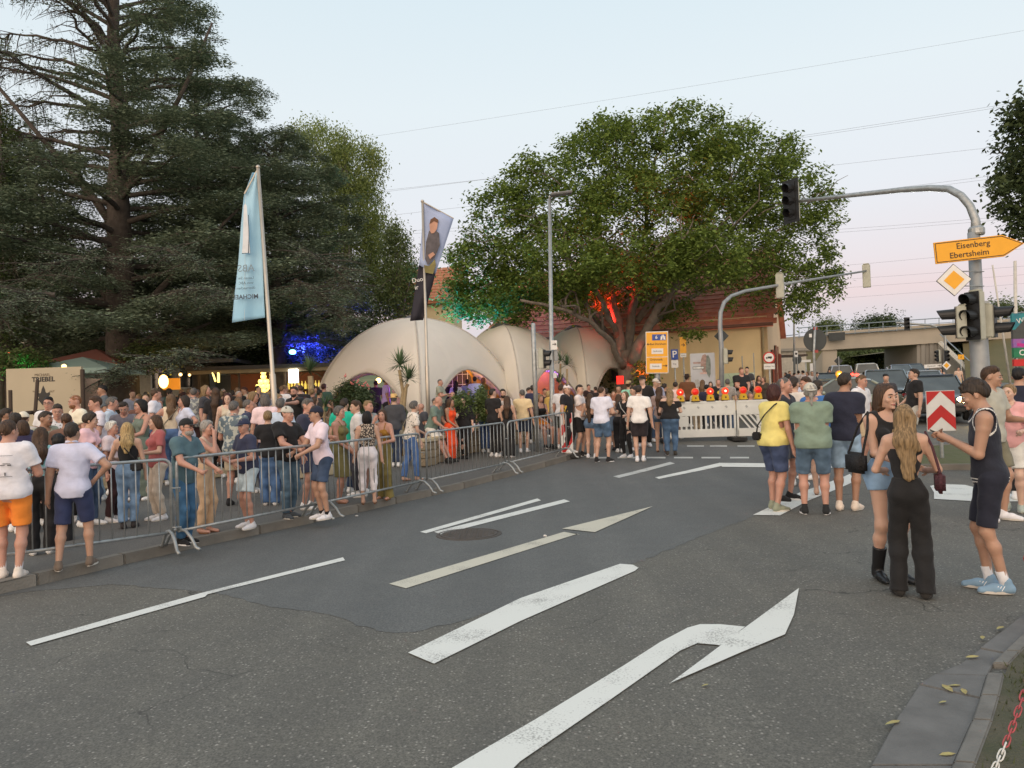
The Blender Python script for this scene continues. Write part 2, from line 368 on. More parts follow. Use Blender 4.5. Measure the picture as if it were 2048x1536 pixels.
LV=[(1895,1378,'pale green curled leaf on the gutter slab, lower left one'),(1908,1372,0),(1928,1384,'long yellowish leaf on the slab beside the weeds'),(1885,1405,0),(1785,1447,'yellow leaf at the gutter edge near the bottom of the photo'),(1945,1315,'brown leaf where the asphalt meets the gutter slab'),(2000,1257,'largest pale leaf by the kerb near the right edge'),(1965,1276,0),(1410,1371,0),(1978,1428,0),(1895,1510,0)]
for i,(a,b,lb)in enumerate(LV):
 g=G(a,b,.016 if a>1700 else .004);an=random.random()*6;s_=random.uniform(.03,.05)*(1.5 if lb else 1)
 mb=MB();pts=[(-1,0,0),(-.4,.32,.1),(.3,.3,.16),(1,0,.05),(.3,-.26,.02),(-.4,-.3,.05),(0,0,.0)]
 ca,sa=math.cos(an),math.sin(an)
 mb.add([((x*ca-y*sa)*s_,(x*sa+y*ca)*s_,(z+.12)*s_*.7)for x,y,z in pts],[(0,1,6),(1,2,6),(2,3,6),(3,4,6),(4,5,6),(5,0,6)])
 o=mb.build('fallen_leaf',M_LEAF1,recalc=False);o.location=g
 tag(o,lb or 'one of the small fallen leaves at the edge of the asphalt','leaf','leaves fallen at the kerb')
M_LIT=mat('litter_paper',(.72,.70,.66),.6)
for a,b,lb in[(316,1091,'crumpled white cup lying by the barrier foot on the kerb'),(801,996,'flat white scrap of paper on the asphalt below the olive trousers'),(713,1033,'tiny white cigarette scrap on the asphalt'),(1090,1073,'small white scrap left of the cream arrow'),(266,1108,'thin white scrap at the kerb edge')]:
 g=G(a,b,.004);mb=MB();rr=.05 if a in(316,801)else .022
 mb.ball((0,0,rr*.4),(rr,rr*.6,rr*.45),7,5);o=mb.build('litter_scrap',M_LIT,smooth=False);o.location=g;tag(o,lb,'litter','litter on the road')
 for v in o.data.vertices:v.co+=Vector((random.gauss(0,rr*.2),random.gauss(0,rr*.2),abs(random.gauss(0,rr*.15))))
 # --- text helper
def text_mesh(s,size,align='CENTER',bold=0.0,ext=.001):
 c=bpy.data.curves.new('lettering','FONT');c.body=s;c.size=size;c.align_x=align;c.align_y='CENTER';c.extrude=ext;c.offset=bold;c.resolution_u=2
 o=bpy.data.objects.new('lettering',c);COL.objects.link(o);dg=bpy.context.evaluated_depsgraph_get();me=bpy.data.meshes.new_from_object(o.evaluated_get(dg));bpy.data.objects.remove(o);bpy.data.curves.remove(c);me.materials.clear();return me
def letter(s,size,m,parent,M4,align='CENTER',bold=0.0):
 me=text_mesh(s,size,align,bold);o=link('lettering',me,parent,m);o.matrix_local=M4;return o
def facing(yaw,tilt=0):
 return Matrix.Rotation(yaw,4,'Z')@Matrix(((1,0,0,0),(0,0,-1,0),(0,1,0,0),(0,0,0,1)))@Matrix.Rotation(tilt,4,'Z')
M_GALV=mat('galvanised_steel',(.36,.38,.38),.42,.55,.18,14,bump=.15,bscale=120)
M_POLE=mat('pole_grey',(.30,.32,.33),.5,.35,.15,4)
M_BLK=mat('signal_black',(.012,.013,.014),.45,var=.2);M_LENS=mat('dark_lens',(.02,.018,.02),.12,var=.2,coat=.6)
M_CREAM=mat('signal_housing',(.42,.43,.36),.6);M_WHT=mat('sign_white',(.72,.72,.70),.45,var=.05);M_YEL=mat('sign_yellow',(.80,.38,.012),.45,var=.04)
M_BLUE=mat('sign_blue',(.015,.06,.30),.45,var=.05);M_RED=mat('sign_red',(.50,.012,.012),.45,var=.06);M_BACK=mat('sign_back',(.055,.062,.062),.6,.2);M_TXT=mat('sign_black',(.015,.015,.015),.5,var=0)
M_TXY=mat('sign_brownblack',(.055,.03,.01),.5,var=0)
# --- crowd barriers
_bar=None
def barrier(pa,pb,label,off=.11,feet=(1,1)):
 global _bar
 a,b=G(*pa,off),G(*pb,off);dv=b-a;L_=dv.length;d=dv.normalized();n=Vector((d.y,-d.x,0)).normalized()
 t=empty('crowd_barrier',a,0,label,'barrier','crowd barriers lining the kerb')
 up=Vector((0,0,1));r=.09;P=[]
 zt,zb=1.06,.20
 def pt(s,z):return d*s+up*z
 P+=[pt(0,zb),pt(0,zt-r)]+[pt(r-r*math.cos(x),zt-r+r*math.sin(x))for x in(.4,.8,1.2)]+[pt(r,zt),pt(L_-r,zt)]+[pt(L_-r+r*math.sin(x),zt-r+r*math.cos(x))for x in(.4,.8,1.2)]+[pt(L_,zt-r),pt(L_,zb)]
 mb=MB();mb.tube(P,.019,8);mb.tube([pt(0,zb),pt(L_,zb)],.018,8);mb.build('frame',M_GALV,t,smooth=True,recalc=False)
 if _bar is None:
  q=MB().tube([(0,0,zb),(0,0,zt)],.0075,6);_bar=q.mesh('vertical_bar');_bar.materials.append(M_GALV);_bar.shade_smooth()
 k=int(L_/.125)
 for i in range(1,k):
  o=bpy.data.objects.new('vertical_bar',_bar);COL.objects.link(o);o.parent=t;o.location=d*(L_*i/k)
 for s,on in((.03,feet[0]),(L_-.03,feet[1])):
  if not on:continue
  c0=pt(s,0);q=MB();q.tube([c0+n*.34,c0+n*.27+up*.02,c0+n*.20+up*.12,c0+n*.10+up*.20,c0+up*.22,c0-n*.10+up*.20,c0-n*.20+up*.12,c0-n*.27+up*.02,c0-n*.34],.019,8);q.build('foot',M_GALV,t,smooth=True,recalc=False)
 c0=pt(L_,.72)+n*.02;c1=pt(L_,.26)+n*.02
 for c0 in(c0,c1):q=MB();q.tube([c0,c0+n*.03+d*.03,c0+d*.09+n*.02,c0+d*.09-up*.05],.007,6);q.build('hook',M_GALV,t,recalc=False)
 return t
barrier((-115,1168),(345,1099),'steel crowd barrier at the left edge, in front of the orange shorts',feet=(0,1))
barrier((357,1096),(636,1035),'steel crowd barrier the grey-haired woman and the capped men lean on')
barrier((648,1032),(842,985),'steel crowd barrier in front of the leopard top and olive trousers')
barrier((855,982),(1011,946),'steel crowd barrier in front of the long orange dress')
barrier((1018,944),(1134,914),'rightmost steel crowd barrier, ending at the red and white beacon')
# --- signals
def signal(loc,yaw,n,label,size=1.0,back=True,parent=None,cat='traffic light',grp=None,vis=.22,body=None):
 if parent is None:
  t=empty('traffic_light',loc,0,label,cat,grp);t.rotation_euler=(0,0,yaw)
 else:t=bpy.data.objects.new('signal_head',None);COL.objects.link(t);t.parent=parent;t.location=loc;t.rotation_euler=(0,0,yaw)
 s=size;h=.30*n*s;par=t
 hb=MB().box((0,0,0),(.28*s,.17*s,h)).build('housing',body or M_CREAM,t,bevel=.02*s)if parent is None else None
 if hb is None:
  bpy.data.objects.remove(t);hb=MB().box((0,0,0),(.28*s,.17*s,h)).build('signal_head',body or M_CREAM,parent,bevel=.02*s);hb.location=loc;hb.rotation_euler=(0,0,yaw)
 tgt=hb
 MB().box((0,-.088*s,0),(.275*s,.012,h-.01)).build('front_panel',M_BLK,tgt if parent is None else tgt)
 for i in range(n):
  z=(i-(n-1)/2)*.295*s
  MB().lathe([(.001,-.11*s),(.08*s,-.105*s),(.10*s,-.09*s)],(0,0,z),14,'Y').build('lens',M_LENS,tgt,smooth=True)
  q=MB();k=12;v0=[];
  for yy,rr in((-.09*s,.115*s),(-.09*s-vis*s,.105*s)):
   for j in range(k+1):
    a=R_(-40)+R_(260)*j/k;cut_=(1-.35*(1-math.sin(a))*.5)if yy<-.1*s else 1;v0.append((rr*math.cos(a),-.09*s+(yy+.09*s)*cut_,z+rr*math.sin(a)))
  v1=[(x*.94,y,z+(zz-z)*.94)for x,y,zz in v0]
  fs=[]
  for j in range(k):fs+=[(j,j+1,j+k+2,j+k+1),(2*(k+1)+j,2*(k+1)+j+k+1,2*(k+1)+j+k+2,2*(k+1)+j+1),(j+k+1,j+k+2,j+3*(k+1)+1,j+3*(k+1))]
  q.add(v0+v1,fs).build('visor',M_BLK,tgt,smooth=False)
 if back:MB().box((0,-.074*s,0),(.46*s if n==3 else .34*s,.008,h+(.14*s if n==3 else .06))).build('backboard',M_BLK if n==3 and False else M_WHT if False else M_BLK,tgt)
 MB().box((0,.03*s,h/2+.02),(.20*s,.12*s,.035)).build('cap',M_CREAM,tgt,bevel=.01)
 return tgt
D0=14.0;pb=PD(1966,850,D0);pb.z=H(D0)
mast=empty('signal_mast',pb,0,'tall grey steel mast whose curved arm reaches left, behind the yellow arrow sign','signal mast')
tz=PD(1953,465,D0)-pb;P=[Vector((0,0,0)),Vector((0,0,1.7)),Vector((-.01,0,2.6)),Vector((-.01,0,2.75)),Vector((-.012,0,tz.z))]
MB().tube(P,[.17,.165,.155,.11,.105],16).build('post',M_POLE,mast,smooth=True,recalc=False)
arm=[PD(1953,468,14.0),PD(1951,440,14.02),PD(1940,412,14.1),PD(1922,391,14.25),PD(1898,378,14.5),PD(1860,376,14.9),PD(1800,380,15.5),PD(1700,391,16.6),PD(1600,402,17.8)]
MB().tube([p-pb for p in arm],[.10,.075,.072,.07,.068,.064,.058,.048,.04],12).build('arm',M_GALV,mast,smooth=True,recalc=False)
MB().lathe([(.13,0),(.14,.03),(.14,.12),(.11,.16)],(tz.x+.0,0,tz.z-.05),14).build('collar',M_GALV,mast)
signal(PD(1586,403,17.9),R_(-62),3,'three-lamp traffic light at the tip of the long arm, in front of the walnut leaves',vis=.2)
for i,(px,py,D_,yw,n_,lb)in enumerate([(1951,632,13.8,-66,3,'three-lamp traffic light on the big mast, above the young man in the vest'),(1922,645,13.9,-118,2,'two-lamp pedestrian light on the left side of the big mast, its hoods pointing left'),(1980,643,13.9,48,2,'two-lamp pedestrian light on the right side of the big mast, its hoods pointing right')]):
 signal(PD(px,py,D_),R_(yw),n_,lb,vis=.26 if n_==3 else .30,back=False)
q=MB();p1=PD(1951,600,D0)-pb
for zz in(-.05,-.65):q.box(p1+Vector((0,-.06,zz)),(.42,.05,.04))
q.build('bracket',M_GALV,mast)
c=PD(1955,497,13.75);s_=13.75/FP
t=empty('direction_sign',c,0,'yellow arrow-shaped sign reading Eisenberg and Ebertsheim, pointing right','road sign');t.matrix_world=Matrix.Translation(c)@facing(R_(-8),R_(3.5))
def arrowpoly(g):return[(-.74+g,-.20+g),(.44-g*.3,-.20+g),(.80-g*1.4,0),(.44-g*.3,.20-g),(-.74+g,.20-g)]
MB().extr(arrowpoly(0),(0,0,0),(1,0,0),(0,1,0),(0,0,-1),.03).build('panel',M_YEL,t,bevel=.004)
q=MB();A_,B_=arrowpoly(.018),arrowpoly(.032)
for i in range(5):
 j=(i+1)%5;q.extr([A_[i],A_[j],B_[j],B_[i]],(0,0,.004),(1,0,0),(0,1,0),(0,0,-1),.003)
q.build('border',M_TXY,t)
letter('Eisenberg',.150,M_TXY,t,Matrix.Translation((-.07,.080,.004)),bold=.0012);letter('Ebertsheim',.150,M_TXY,t,Matrix.Translation((-.15,-.082,.004)),bold=.0012)
def diamond(c,half,yaw,label,back=False,parent=None,tilt=0,D_=None):
 t=empty('priority_sign' if not back else 'diamond_sign',c,0,label,'road sign');t.matrix_world=Matrix.Translation(c)@facing(yaw,tilt)
 if back:MB().extr([(-half,0),(0,-half),(half,0),(0,half)],(0,0,0),(1,0,0),(0,1,0),(0,0,-1),.02).build('panel',M_BACK,t);return t
 MB().extr([(-half,0),(0,-half),(half,0),(0,half)],(0,0,0),(1,0,0),(0,1,0),(0,0,-1),.02).build('panel',M_TXT,t)
 for k,m,z in((.96,M_WHT,.004),(.58,M_YEL,.008)):MB().extr([(-half*k,0),(0,-half*k),(half*k,0),(0,half*k)],(0,0,z),(1,0,0),(0,1,0),(0,0,-1),.004).build('border' if k>.9 else 'symbol',m,t)
 return t
diamond(PD(1908,560,13.8),.30,R_(-12),'white and yellow priority road diamond on the big mast under the arrow sign')
for yy in(543,572):a=PD(1925,yy,13.85)-pb;b=PD(1968,yy,13.9)-pb;MB().tube([a,b],.010,6).build('sign_bracket',M_GALV,mast)
# --- lamp post and short signal pole by the tents
pb=PD(1106,850,19.5);pb.z=H(19.5)+.11;t=empty('street_lamp',pb,0,'tall slim grey street lamp with flat head in front of the white tents','street lamp')
tp_=PD(1099,398,19.5)-pb
MB().tube([(0,0,0),(0,0,1.2),(0,0,1.25),(tp_.x,0,tp_.z)],[.085,.085,.065,.042],12).build('post',M_GALV,t,smooth=True,recalc=False)
MB().tube([tp_,tp_+Vector((.02,0,.07)),tp_+Vector((.12,0,.10))],[.042,.04,.035],10).build('arm',M_GALV,t,smooth=True)
MB().box(tp_+Vector((.30,-.1,.10)),(.58,.30,.055),Matrix.Rotation(R_(-5),3,'Y')).build('lamp_head',mat('lamp_grey',(.16,.17,.18),.4),t,bevel=.02)
c=PD(1108,690,19.35);sg=empty('small_sign',c,0,'small white square sign with an arrow on the slim street lamp','sign');sg.matrix_world=Matrix.Translation(c)@facing(R_(-5))
MB().box((0,0,0),(.16,.24,.012)).build('panel',M_WHT,sg);q=MB();q.tube([(-.04,.02,.012),(.05,.02,.012)],.008,4);q.extr([(.02,.06),(.06,.02),(.02,-.02)],(0,0,.012),(1,0,0),(0,1,0),(0,0,1),.004);q.build('symbol',M_TXT,sg)
c=PD(1112,711,19.45);o=MB().box(c,(.09,.10,.28)).build('junction_box',M_POLE,None,bevel=.008);tag(o,'small grey box clamped to the slim street lamp under its sign','box')
c=PD(1110,751,19.4);o=MB().box(c,(.09,.02,.13)).build('sticker_plate',M_WHT,None);tag(o,'small white plate low on the slim street lamp','sign')
pb=PD(1073,850,19.0);pb.z=H(19)+.11;tp_=PD(1069,646,19)-pb;t=empty('signal_post',pb,0,'short grey steel post left of the slim street lamp, carrying a two-lamp light','post')
MB().tube([(0,0,0),(0,0,tp_.z-.02),(0,0,tp_.z)],[.06,.057,.03],12).build('post',M_GALV,t,smooth=True,recalc=False)
MB().box(PD(1076,718,18.95)-pb,(.08,.04,.5)).build('bracket',M_GALV,t)
signal(PD(1084,718,18.95),R_(72),2,'two-lamp pedestrian light with black hoods on the short post before the tents',size=.8,back=False,vis=.22)
# --- warning beacon with amber lamp
def warnlamp(c,colr,lab,yaw=0,glow=0,s=1.0,D_=None):
 t=empty('warning_lamp',c,yaw,lab,'warning lamp','warning lamps on the road block');ye=mat('lamp_box_yellow',(.62,.40,.02),.5)
 MB().add([(-.10*s,-.05*s,0),(.10*s,-.05*s,0),(.10*s,.05*s,0),(-.10*s,.05*s,0),(-.075*s,-.05*s,.15*s),(.075*s,-.05*s,.15*s),(.075*s,.05*s,.15*s),(-.075*s,.05*s,.15*s)],[(0,1,2,3),(4,7,6,5),(0,4,5,1),(1,5,6,2),(2,6,7,3),(3,7,4,0)]).build('battery_box',ye,t,bevel=.012*s)
 MB().box((0,0,-.01*s),(.22*s,.11*s,.02*s)).build('base',M_BLK,t);MB().box((0,-.055*s,.075*s),(.03*s,.01,.04*s)).build('latch',M_BLK,t)
 ring=mat('lamp_ring_'+colr,(.75,.13,.02)if colr=='red' else(.70,.33,.02),.4,var=0)
 MB().lathe([(.085*s,.03*s),(.10*s,.0),(.10*s,-.02*s),(.078*s,-.03*s)],(0,0,.235*s),18,'Y').build('lamp_ring',ring,t,smooth=False)
 lm=mat('lamp_lens_%s_%s'%(colr,glow),(.55,.012,.008)if colr=='red' else(.65,.22,.01),.25,var=.1,scale=60,emis=(1,.03,.015)if colr=='red' else(1,.36,.03),estr=(.35,1.0,1.8)[glow])
 o=MB().lathe([(.078*s,-.028*s),(.06*s,-.045*s),(.001,-.052*s)],(0,0,.235*s),18,'Y').build('lens',lm,t,smooth=True)
 if glow:MB().ball((0,-.054*s,.235*s),.016*s*(1+glow*.35)).build('bulb',mat('bulb_%s%d'%(colr,glow),(1,.6,.5),.4,var=0,emis=(1,.35,.2)if colr=='red' else(1,.7,.3),estr=6 if glow>1 else 2.5),o)
 return t
def beacon(px,fy,D_,lab,hgt=1.0,wid=.25,yaw=0,off=.0):
 pb=PD(px,fy,D_);pb.z=H(D_)+off;t=empty('warning_beacon',pb,yaw,lab,'beacon')
 MB().box((0,0,.05),(.62,.38,.10)).build('foot',M_BLK,t,bevel=.03)
 MB().box((0,0,.13+hgt/2),(wid,.035,hgt)).build('panel',M_WHT,t,bevel=.006)
 q=MB();st=.50;iw=wid-.03
 for k in range(-1,5):
  z0=.14+k*st*1.0;pts=[(-iw/2,z0-.1),(iw/2,z0+.25),(iw/2,z0+.25+st*.5),(-iw/2,z0-.1+st*.5)]
  lo,hi=.145,.115+hgt
  pp=[]
  n_=len(pts)
  def clip(P,f):
   out=[]
   for a,b in zip(P,P[1:]+P[:1]):
    fa,fb=f(a),f(b)
    if fa>=0:out.append(a)
    if fa*fb<0:tt=fa/(fa-fb);out.append((a[0]+(b[0]-a[0])*tt,a[1]+(b[1]-a[1])*tt))
   return out
  pp=clip(pts,lambda p:p[1]-lo);pp=clip(pp,lambda p:hi-p[1])if pp else pp
  if len(pp)>2:q.extr(pp,(0,-.0185,0),(1,0,0),(0,0,1),(0,-1,0),.004)
 q.build('red_stripes',M_RED,t);return t,pb
b_,bp_=beacon(1135,905,18.4,'red and white striped warning beacon at the end of the crowd barriers',hgt=.98,wid=.29)
warnlamp(bp_+Vector((-.05,0,1.13)),'amber','amber warning lamp on the striped beacon beside the crowd barriers',0,0,1.05)
b2_,bp2=beacon(1684,840,30,'red and white beacon with a lit amber lamp between the cars and the navy shirt',hgt=1.0,wid=.5)
warnlamp(bp2+Vector((-.05,0,1.15)),'amber','lit amber warning lamp beside the glaring headlight behind the navy shirt',0,2,1.5)
# --- white road-block boards
M_PLAS=mat('white_plastic',(.68,.70,.67),.45,var=.06,scale=3)
def board(pa,pb_,D_,lab,diag=False,rot=0):
 a=PD(pa,885,D_);b=PD(pb_,885,D_-.1);a.z=H(D_)+.10;L_=b.x-a.x
 t=empty('road_block_board',a,math.atan2(b.y-a.y,L_),lab,'barrier board','white plastic road-block boards')
 q=MB();q.box((L_/2,0,.97),(L_,.05,.06));q.box((L_/2,0,.79),(L_,.035,.30));q.box((L_/2,0,.62),(L_,.05,.04));q.box((L_/2,0,.12),(L_,.05,.22));q.box((.02,0,.5),(.05,.05,.98));q.box((L_-.02,0,.5),(.05,.05,.98));q.build('frame',M_PLAS,t,bevel=.006)
 sl_=None
 k=15
 for i in range(1,k):
  x=L_*i/k
  if diag:
   if x>L_-.3:continue
   o=MB().box((x+.05,0,.42),(.045,.03,.52),Matrix.Rotation(R_(-38),3,'Y')).build('slat',M_PLAS,t)
  else:
   if sl_ is None:sl_=MB().box((0,0,.415),(.050,.03,.38)).build('slat',M_PLAS,t);sl_.location.x=x
   else:o=sl_.copy();COL.objects.link(o);o.parent=t;o.location.x=x
 MB().box((L_*.3,-.003,.45),(.26,.034,.28)).build('plate',M_PLAS,t,bevel=.004)
 for i in range(5):MB().box((L_*(.12+.19*i),-.0205,.83),(.07,.008,.05),Matrix.Rotation(.8,3,'Y')).build('reflector_recess',mat('recess_grey',(.42,.44,.43),.6),t)
 for x in(.06,L_-.06):MB().box((x,0,-.05),(.22,.75,.10)).build('foot',M_BLK,t,bevel=.015)
 return t,a,L_
t1,a1,L1=board(1325,1473,20.8,'white slatted road-block board right of the woman in the off-shoulder top')
t2,a2,L2=board(1476,1640,20.7,'white road-block board with slanted openings behind the yellow shirt',diag=True)
for px,g_,lb in((1361,1,'red warning lamp half behind the arm of the woman in the off-shoulder top'),(1391,0,'red warning lamp, second from the left on the first white board'),(1421,1,'red warning lamp, third on the first white board, before the man in navy'),(1451,2,'brightest red warning lamp, at the right end of the first white board'),(1487,0,'red warning lamp left on the second white board, below the seated man'),(1517,0,'dark red warning lamp on the second board beside the dark red hair')):
 c=PD(px,810,20.75);c.z=a1.z+1.01;warnlamp(c,'red',lb,0,g_,1.08)
 # --- chevron board on the island
pb=PD(1884,880,16);pb.z=H(16);t=empty('chevron_sign',pb,R_(-6),'red and white board with upward chevrons between the blonde woman and the young man','road sign')
MB().tube([(0,.03,0),(0,.03,1.3)],.038,10).build('post',M_GALV,t);zb=PD(1885,862,16).z-pb.z
MB().box((0,0,zb+.43),(.58,.03,.86)).build('panel',M_WHT,t,bevel=.006)
for k_,(z0,z1,z2,z3)in enumerate([(.0,.0,.0,.0)]):pass
q=MB()
def chev(zl,zm,th):return[(-.285,zl),(0,zm),(.285,zl),(.285,zl+th),(0,zm+th),(-.285,zl+th)]
q.extr(chev(zb+.02,zb+.30,.26),(0,-.0165,0),(1,0,0),(0,0,1),(0,-1,0),.004)
q.extr([(-.285,zb+.56),(0,zb+.85),(-.285,zb+.85)],(0,-.0165,0),(1,0,0),(0,0,1),(0,-1,0),.004);q.extr([(.285,zb+.56),(.285,zb+.85),(0,zb+.85)],(0,-.0165,0),(1,0,0),(0,0,1),(0,-1,0),.004)
q.build('red_chevron',M_RED,t)
is_=[(8.1,15.2),(9.6,14.8),(11.5,15.5),(11.8,17),(10.5,18),(8.9,17.6),(8.0,16.4)]
sheet('traffic_island',is_,.09,mat('island_grass',(.13,.13,.07),.95,col2=(.10,.12,.045),scale=6,bump=.8));ik_=empty('island_kerb',(0,0,0));ik_['kind']='structure'
for a,b in zip(is_,is_[1:]+is_[:1]):
 m_=((a[0]+b[0])/2,(a[1]+b[1])/2);L_=math.dist(a,b);MB().box((m_[0],m_[1],H(m_[1])+.02),(L_,.14,.17),math.atan2(b[1]-a[1],b[0]-a[0])).build('kerb_stone',M_KERB,ik_,bevel=.01)
 # --- round sign seen from behind
pb=PD(1634,880,19.6);pb.z=H(19.6);t=empty('round_sign',pb,0,'round road sign seen from behind, dark disc above the green T-shirt','road sign')
c=PD(1630,680,19.6)-pb;MB().lathe([(.001,-.012),(.30,-.012),(.305,0),(.30,.012),(.001,.012)],c,32,'Y').build('panel',M_BACK,t)
MB().tube([(0,-.03,0),(0,-.03,c.z-.3),(c.x,-.045,c.z+.36)],.032,10).build('post',M_GALV,t,smooth=True,recalc=False)
for zz in(-.30,.30):MB().box(c+Vector((0,-.05,zz)),(.09,.04,.07)).build('clamp',mat('clamp_red',(.35,.06,.05),.6),t)
MB().box(c+Vector((-.12,-.016,.12)),(.07,.006,.09)).build('sticker',M_WHT,t)
# --- second signal mast by the house
pb=PD(1444,860,26);pb.z=H(26);t=empty('signal_mast',pb,0,'grey signal mast before the cream house, its arm curving right under the walnut tree','signal mast')
arm=[PD(1443,700,26),PD(1440,650,26),PD(1441,625,26.05),PD(1448,605,26.2),PD(1462,592,26.5),PD(1490,582,27),PD(1600,563,28),PD(1738,541,29.3)]
MB().tube([(0,0,0)]+[p-pb for p in arm],[.10,.085,.08,.075,.07,.065,.06,.05,.035],12).build('post',M_POLE,t,smooth=True,recalc=False)
signal(PD(1733,552,29.3),R_(150),3,'traffic light seen from behind at the tip of the far arm, against the sky',back=False)
signal(PD(1560,572,27.6),R_(150),3,'traffic light seen from behind, half hidden by walnut leaves on the far arm',back=False)
signal(PD(1451,713,25.9),R_(80),2,'two-lamp light with hoods pointing right on the mast before the cream house',size=.85,back=False)
diamond(PD(1443,672,26.15),.26,0,'dark diamond sign seen from behind on the mast before the cream house',back=True)
# --- yellow direction board
c=PD(1314,705,27);t=empty('direction_board',c,0,'tall yellow direction board with a blue motorway field in front of the walnut tree','road sign');t.matrix_world=Matrix.Translation(c)@facing(R_(-14),R_(-1.5));s_=27/FP
W_,H_=43*s_*1.03,84*s_
MB().box((0,0,0),(W_,H_,.05)).build('panel',M_WHT,t,bevel=.01)
for y0,y1 in((-.48,-.115),(-.10,.48)):MB().box((0,(y0+y1)/2*H_,.027),(W_*.94,(y1-y0)*H_,.006)).build('yellow_field',M_YEL,t)
bl=MB().box((.10*W_,.36*H_,.032),(W_*.62,H_*.145,.006)).build('blue_field',M_BLUE,t)
letter('6',.16,M_WHT,t,Matrix.Translation((-.02*W_,.36*H_,.037)),bold=.004);q=MB()
for sg in(1,-1):q.extr([(sg*.02,-.09),(sg*.10,-.09),(sg*.03,.09),(sg*.008,.09)],(.27*W_,.36*H_,.037),(1,0,0),(0,1,0),(0,0,1),.003)
q.extr([(-.09,-.005),(.09,-.005),(.09,.02),(-.09,.02)],(.27*W_,.36*H_,.0375),(1,0,0),(0,1,0),(0,0,1),.003);q.build('motorway_symbol',M_WHT,t)
letter('Bad Dürkheim',.10,M_TXY,t,Matrix.Translation((.06*W_,.20*H_,.033)),bold=.001);letter('Grünstadt',.11,M_TXY,t,Matrix.Translation((-.04*W_,-.17*H_,.033)),bold=.001)
for yy,tx,xx in((.03,'Stadtmitte',.02),(-.33,'Südstadt',-.06)):
 MB().box((xx*W_,yy*H_,.032),(W_*.52,H_*.13,.004)).build('white_field',M_WHT,t);letter(tx,.075,M_TXT,t,Matrix.Translation((xx*W_,yy*H_,.036)))
q=MB();q.tube([(-.40*W_,.20*H_,.034),(-.32*W_,.20*H_,.034)],.012,4);q.extr([(-.45*W_,.20*H_),(-.38*W_,.235*H_),(-.38*W_,.165*H_)],(0,0,.032),(1,0,0),(0,1,0),(0,0,1),.004);q.tube([(.24*W_,-.32*H_,.034),(.38*W_,-.32*H_,.034)],.012,4);q.extr([(.46*W_,-.32*H_),(.38*W_,-.355*H_),(.38*W_,-.285*H_)],(0,0,.032),(1,0,0),(0,1,0),(0,0,1),.004);q.build('arrow',M_TXT,t)
bz=c.z-H(27);MB().tube([(0,-bz,-.14),(0,H_/2-.1,-.14)],.10,10).build('post',M_POLE,t,smooth=True)
def plate(px,py,D_,w_,h_,m,lab,txt=None,tm_=None,ts=.1,post=True,yaw=-10,name='sign',sub=None):
 c=PD(px,py,D_);t=empty(name,c,0,lab,'sign');t.matrix_world=Matrix.Translation(c)@facing(R_(yaw))
 MB().box((0,0,0),(w_,h_,.02)).build('panel',m,t,bevel=.003)
 if txt:letter(txt,ts,tm_ or M_TXT,t,Matrix.Translation((0,0,.0115)),bold=.004)
 if post:bz=c.z-H(D_);MB().tube([(0,-bz,-.04),(0,h_/2,-.04)],.03,8).build('post',M_GALV,t,smooth=True)
 if sub:MB().box((0,-h_/2-sub[1]/2-.02,0),(sub[0],sub[1],.018)).build('lower_plate',M_WHT,t);letter(sub[2],sub[3],M_TXT,t,Matrix.Translation((0,-h_/2-sub[1]/2-.02,.0105)))
 return t
plate(1349,709,30,.28,.42,M_BLUE,'blue parking sign with a white P beside the yellow direction board','P',M_WHT,.38,sub=(.27,.30,'frei',.09),name='parking_sign')
plate(1366,690,31,.26,.66,M_YEL,'narrow tall orange sign on a thin post before the cream house','→',M_TXT,.2,sub=(.24,.16,'4 km',.08),name='detour_sign')
c=PD(1325,722,38.5-.2);
pc=plate(1406,752,27.0,.86,1.65,mat('poster_grey',(.42,.44,.47),.5,var=.1,scale=2),'grey advertising poster board with a rocky picture left of the far mast',post=False,yaw=-14,name='poster_board')
for i,(x,y,w_,h_,cc)in enumerate(((.08,.45,.30,.75,(.30,.20,.17)),(.20,.35,.2,.85,(.16,.19,.17)),(-.12,.48,.42,.07,(.36,.26,.24)),(-.15,.30,.40,.10,(.10,.12,.11)),(-.15,.30,.36,.06,(.55,.56,.55)),(.02,.10,.24,.06,(.50,.34,.30)),(-.2,-.35,.3,.5,(.36,.36,.35)))):
 n_=9;rs_=random.Random(i);pts=[(x+w_/2*math.cos(a)*rs_.uniform(.8,1.1)*(1 if i in(0,1,6)else 1),y+h_/2*math.sin(a)*rs_.uniform(.8,1.1))for a in[2*math.pi*k/n_ for k in range(n_)]]if i in(0,1,6)else[(x-w_/2,y-h_/2),(x+w_/2,y-h_/2),(x+w_/2,y+h_/2),(x-w_/2,y+h_/2)]
 MB().extr(pts,(0,0,.0115+.001*i),(1,0,0),(0,1,0),(0,0,1),.001).build('print',mat('poster_print%d'%i,cc,.6,var=.3,scale=9),pc)
pm=plate(1474,764,27.6,1.25,.66,mat('map_green',(.34,.45,.30),.5,col2=(.42,.50,.36),scale=3),'pale green map board behind the seated man in black',post=True,yaw=-8,name='map_board')
MB().box((.42,0,.0115),(.36,.60,.003)).build('legend',M_WHT,pm);q=MB()
for k in range(6):q.box((.42,.22-.085*k,.014),(.26,.018,.002))
q.build('text_lines',mat('line_grey',(.2,.2,.2),.6),pm);q=MB();q.tube([(-.5,-.2,.013),(-.2,.0,.013),(0,.05,.013),(.2,.25,.013)],.006,4);q.tube([(-.3,.3,.013),(-.15,.0,.013),(.1,-.3,.013)],.005,4);q.build('path_lines',mat('line_green',(.10,.22,.10),.6),pm)
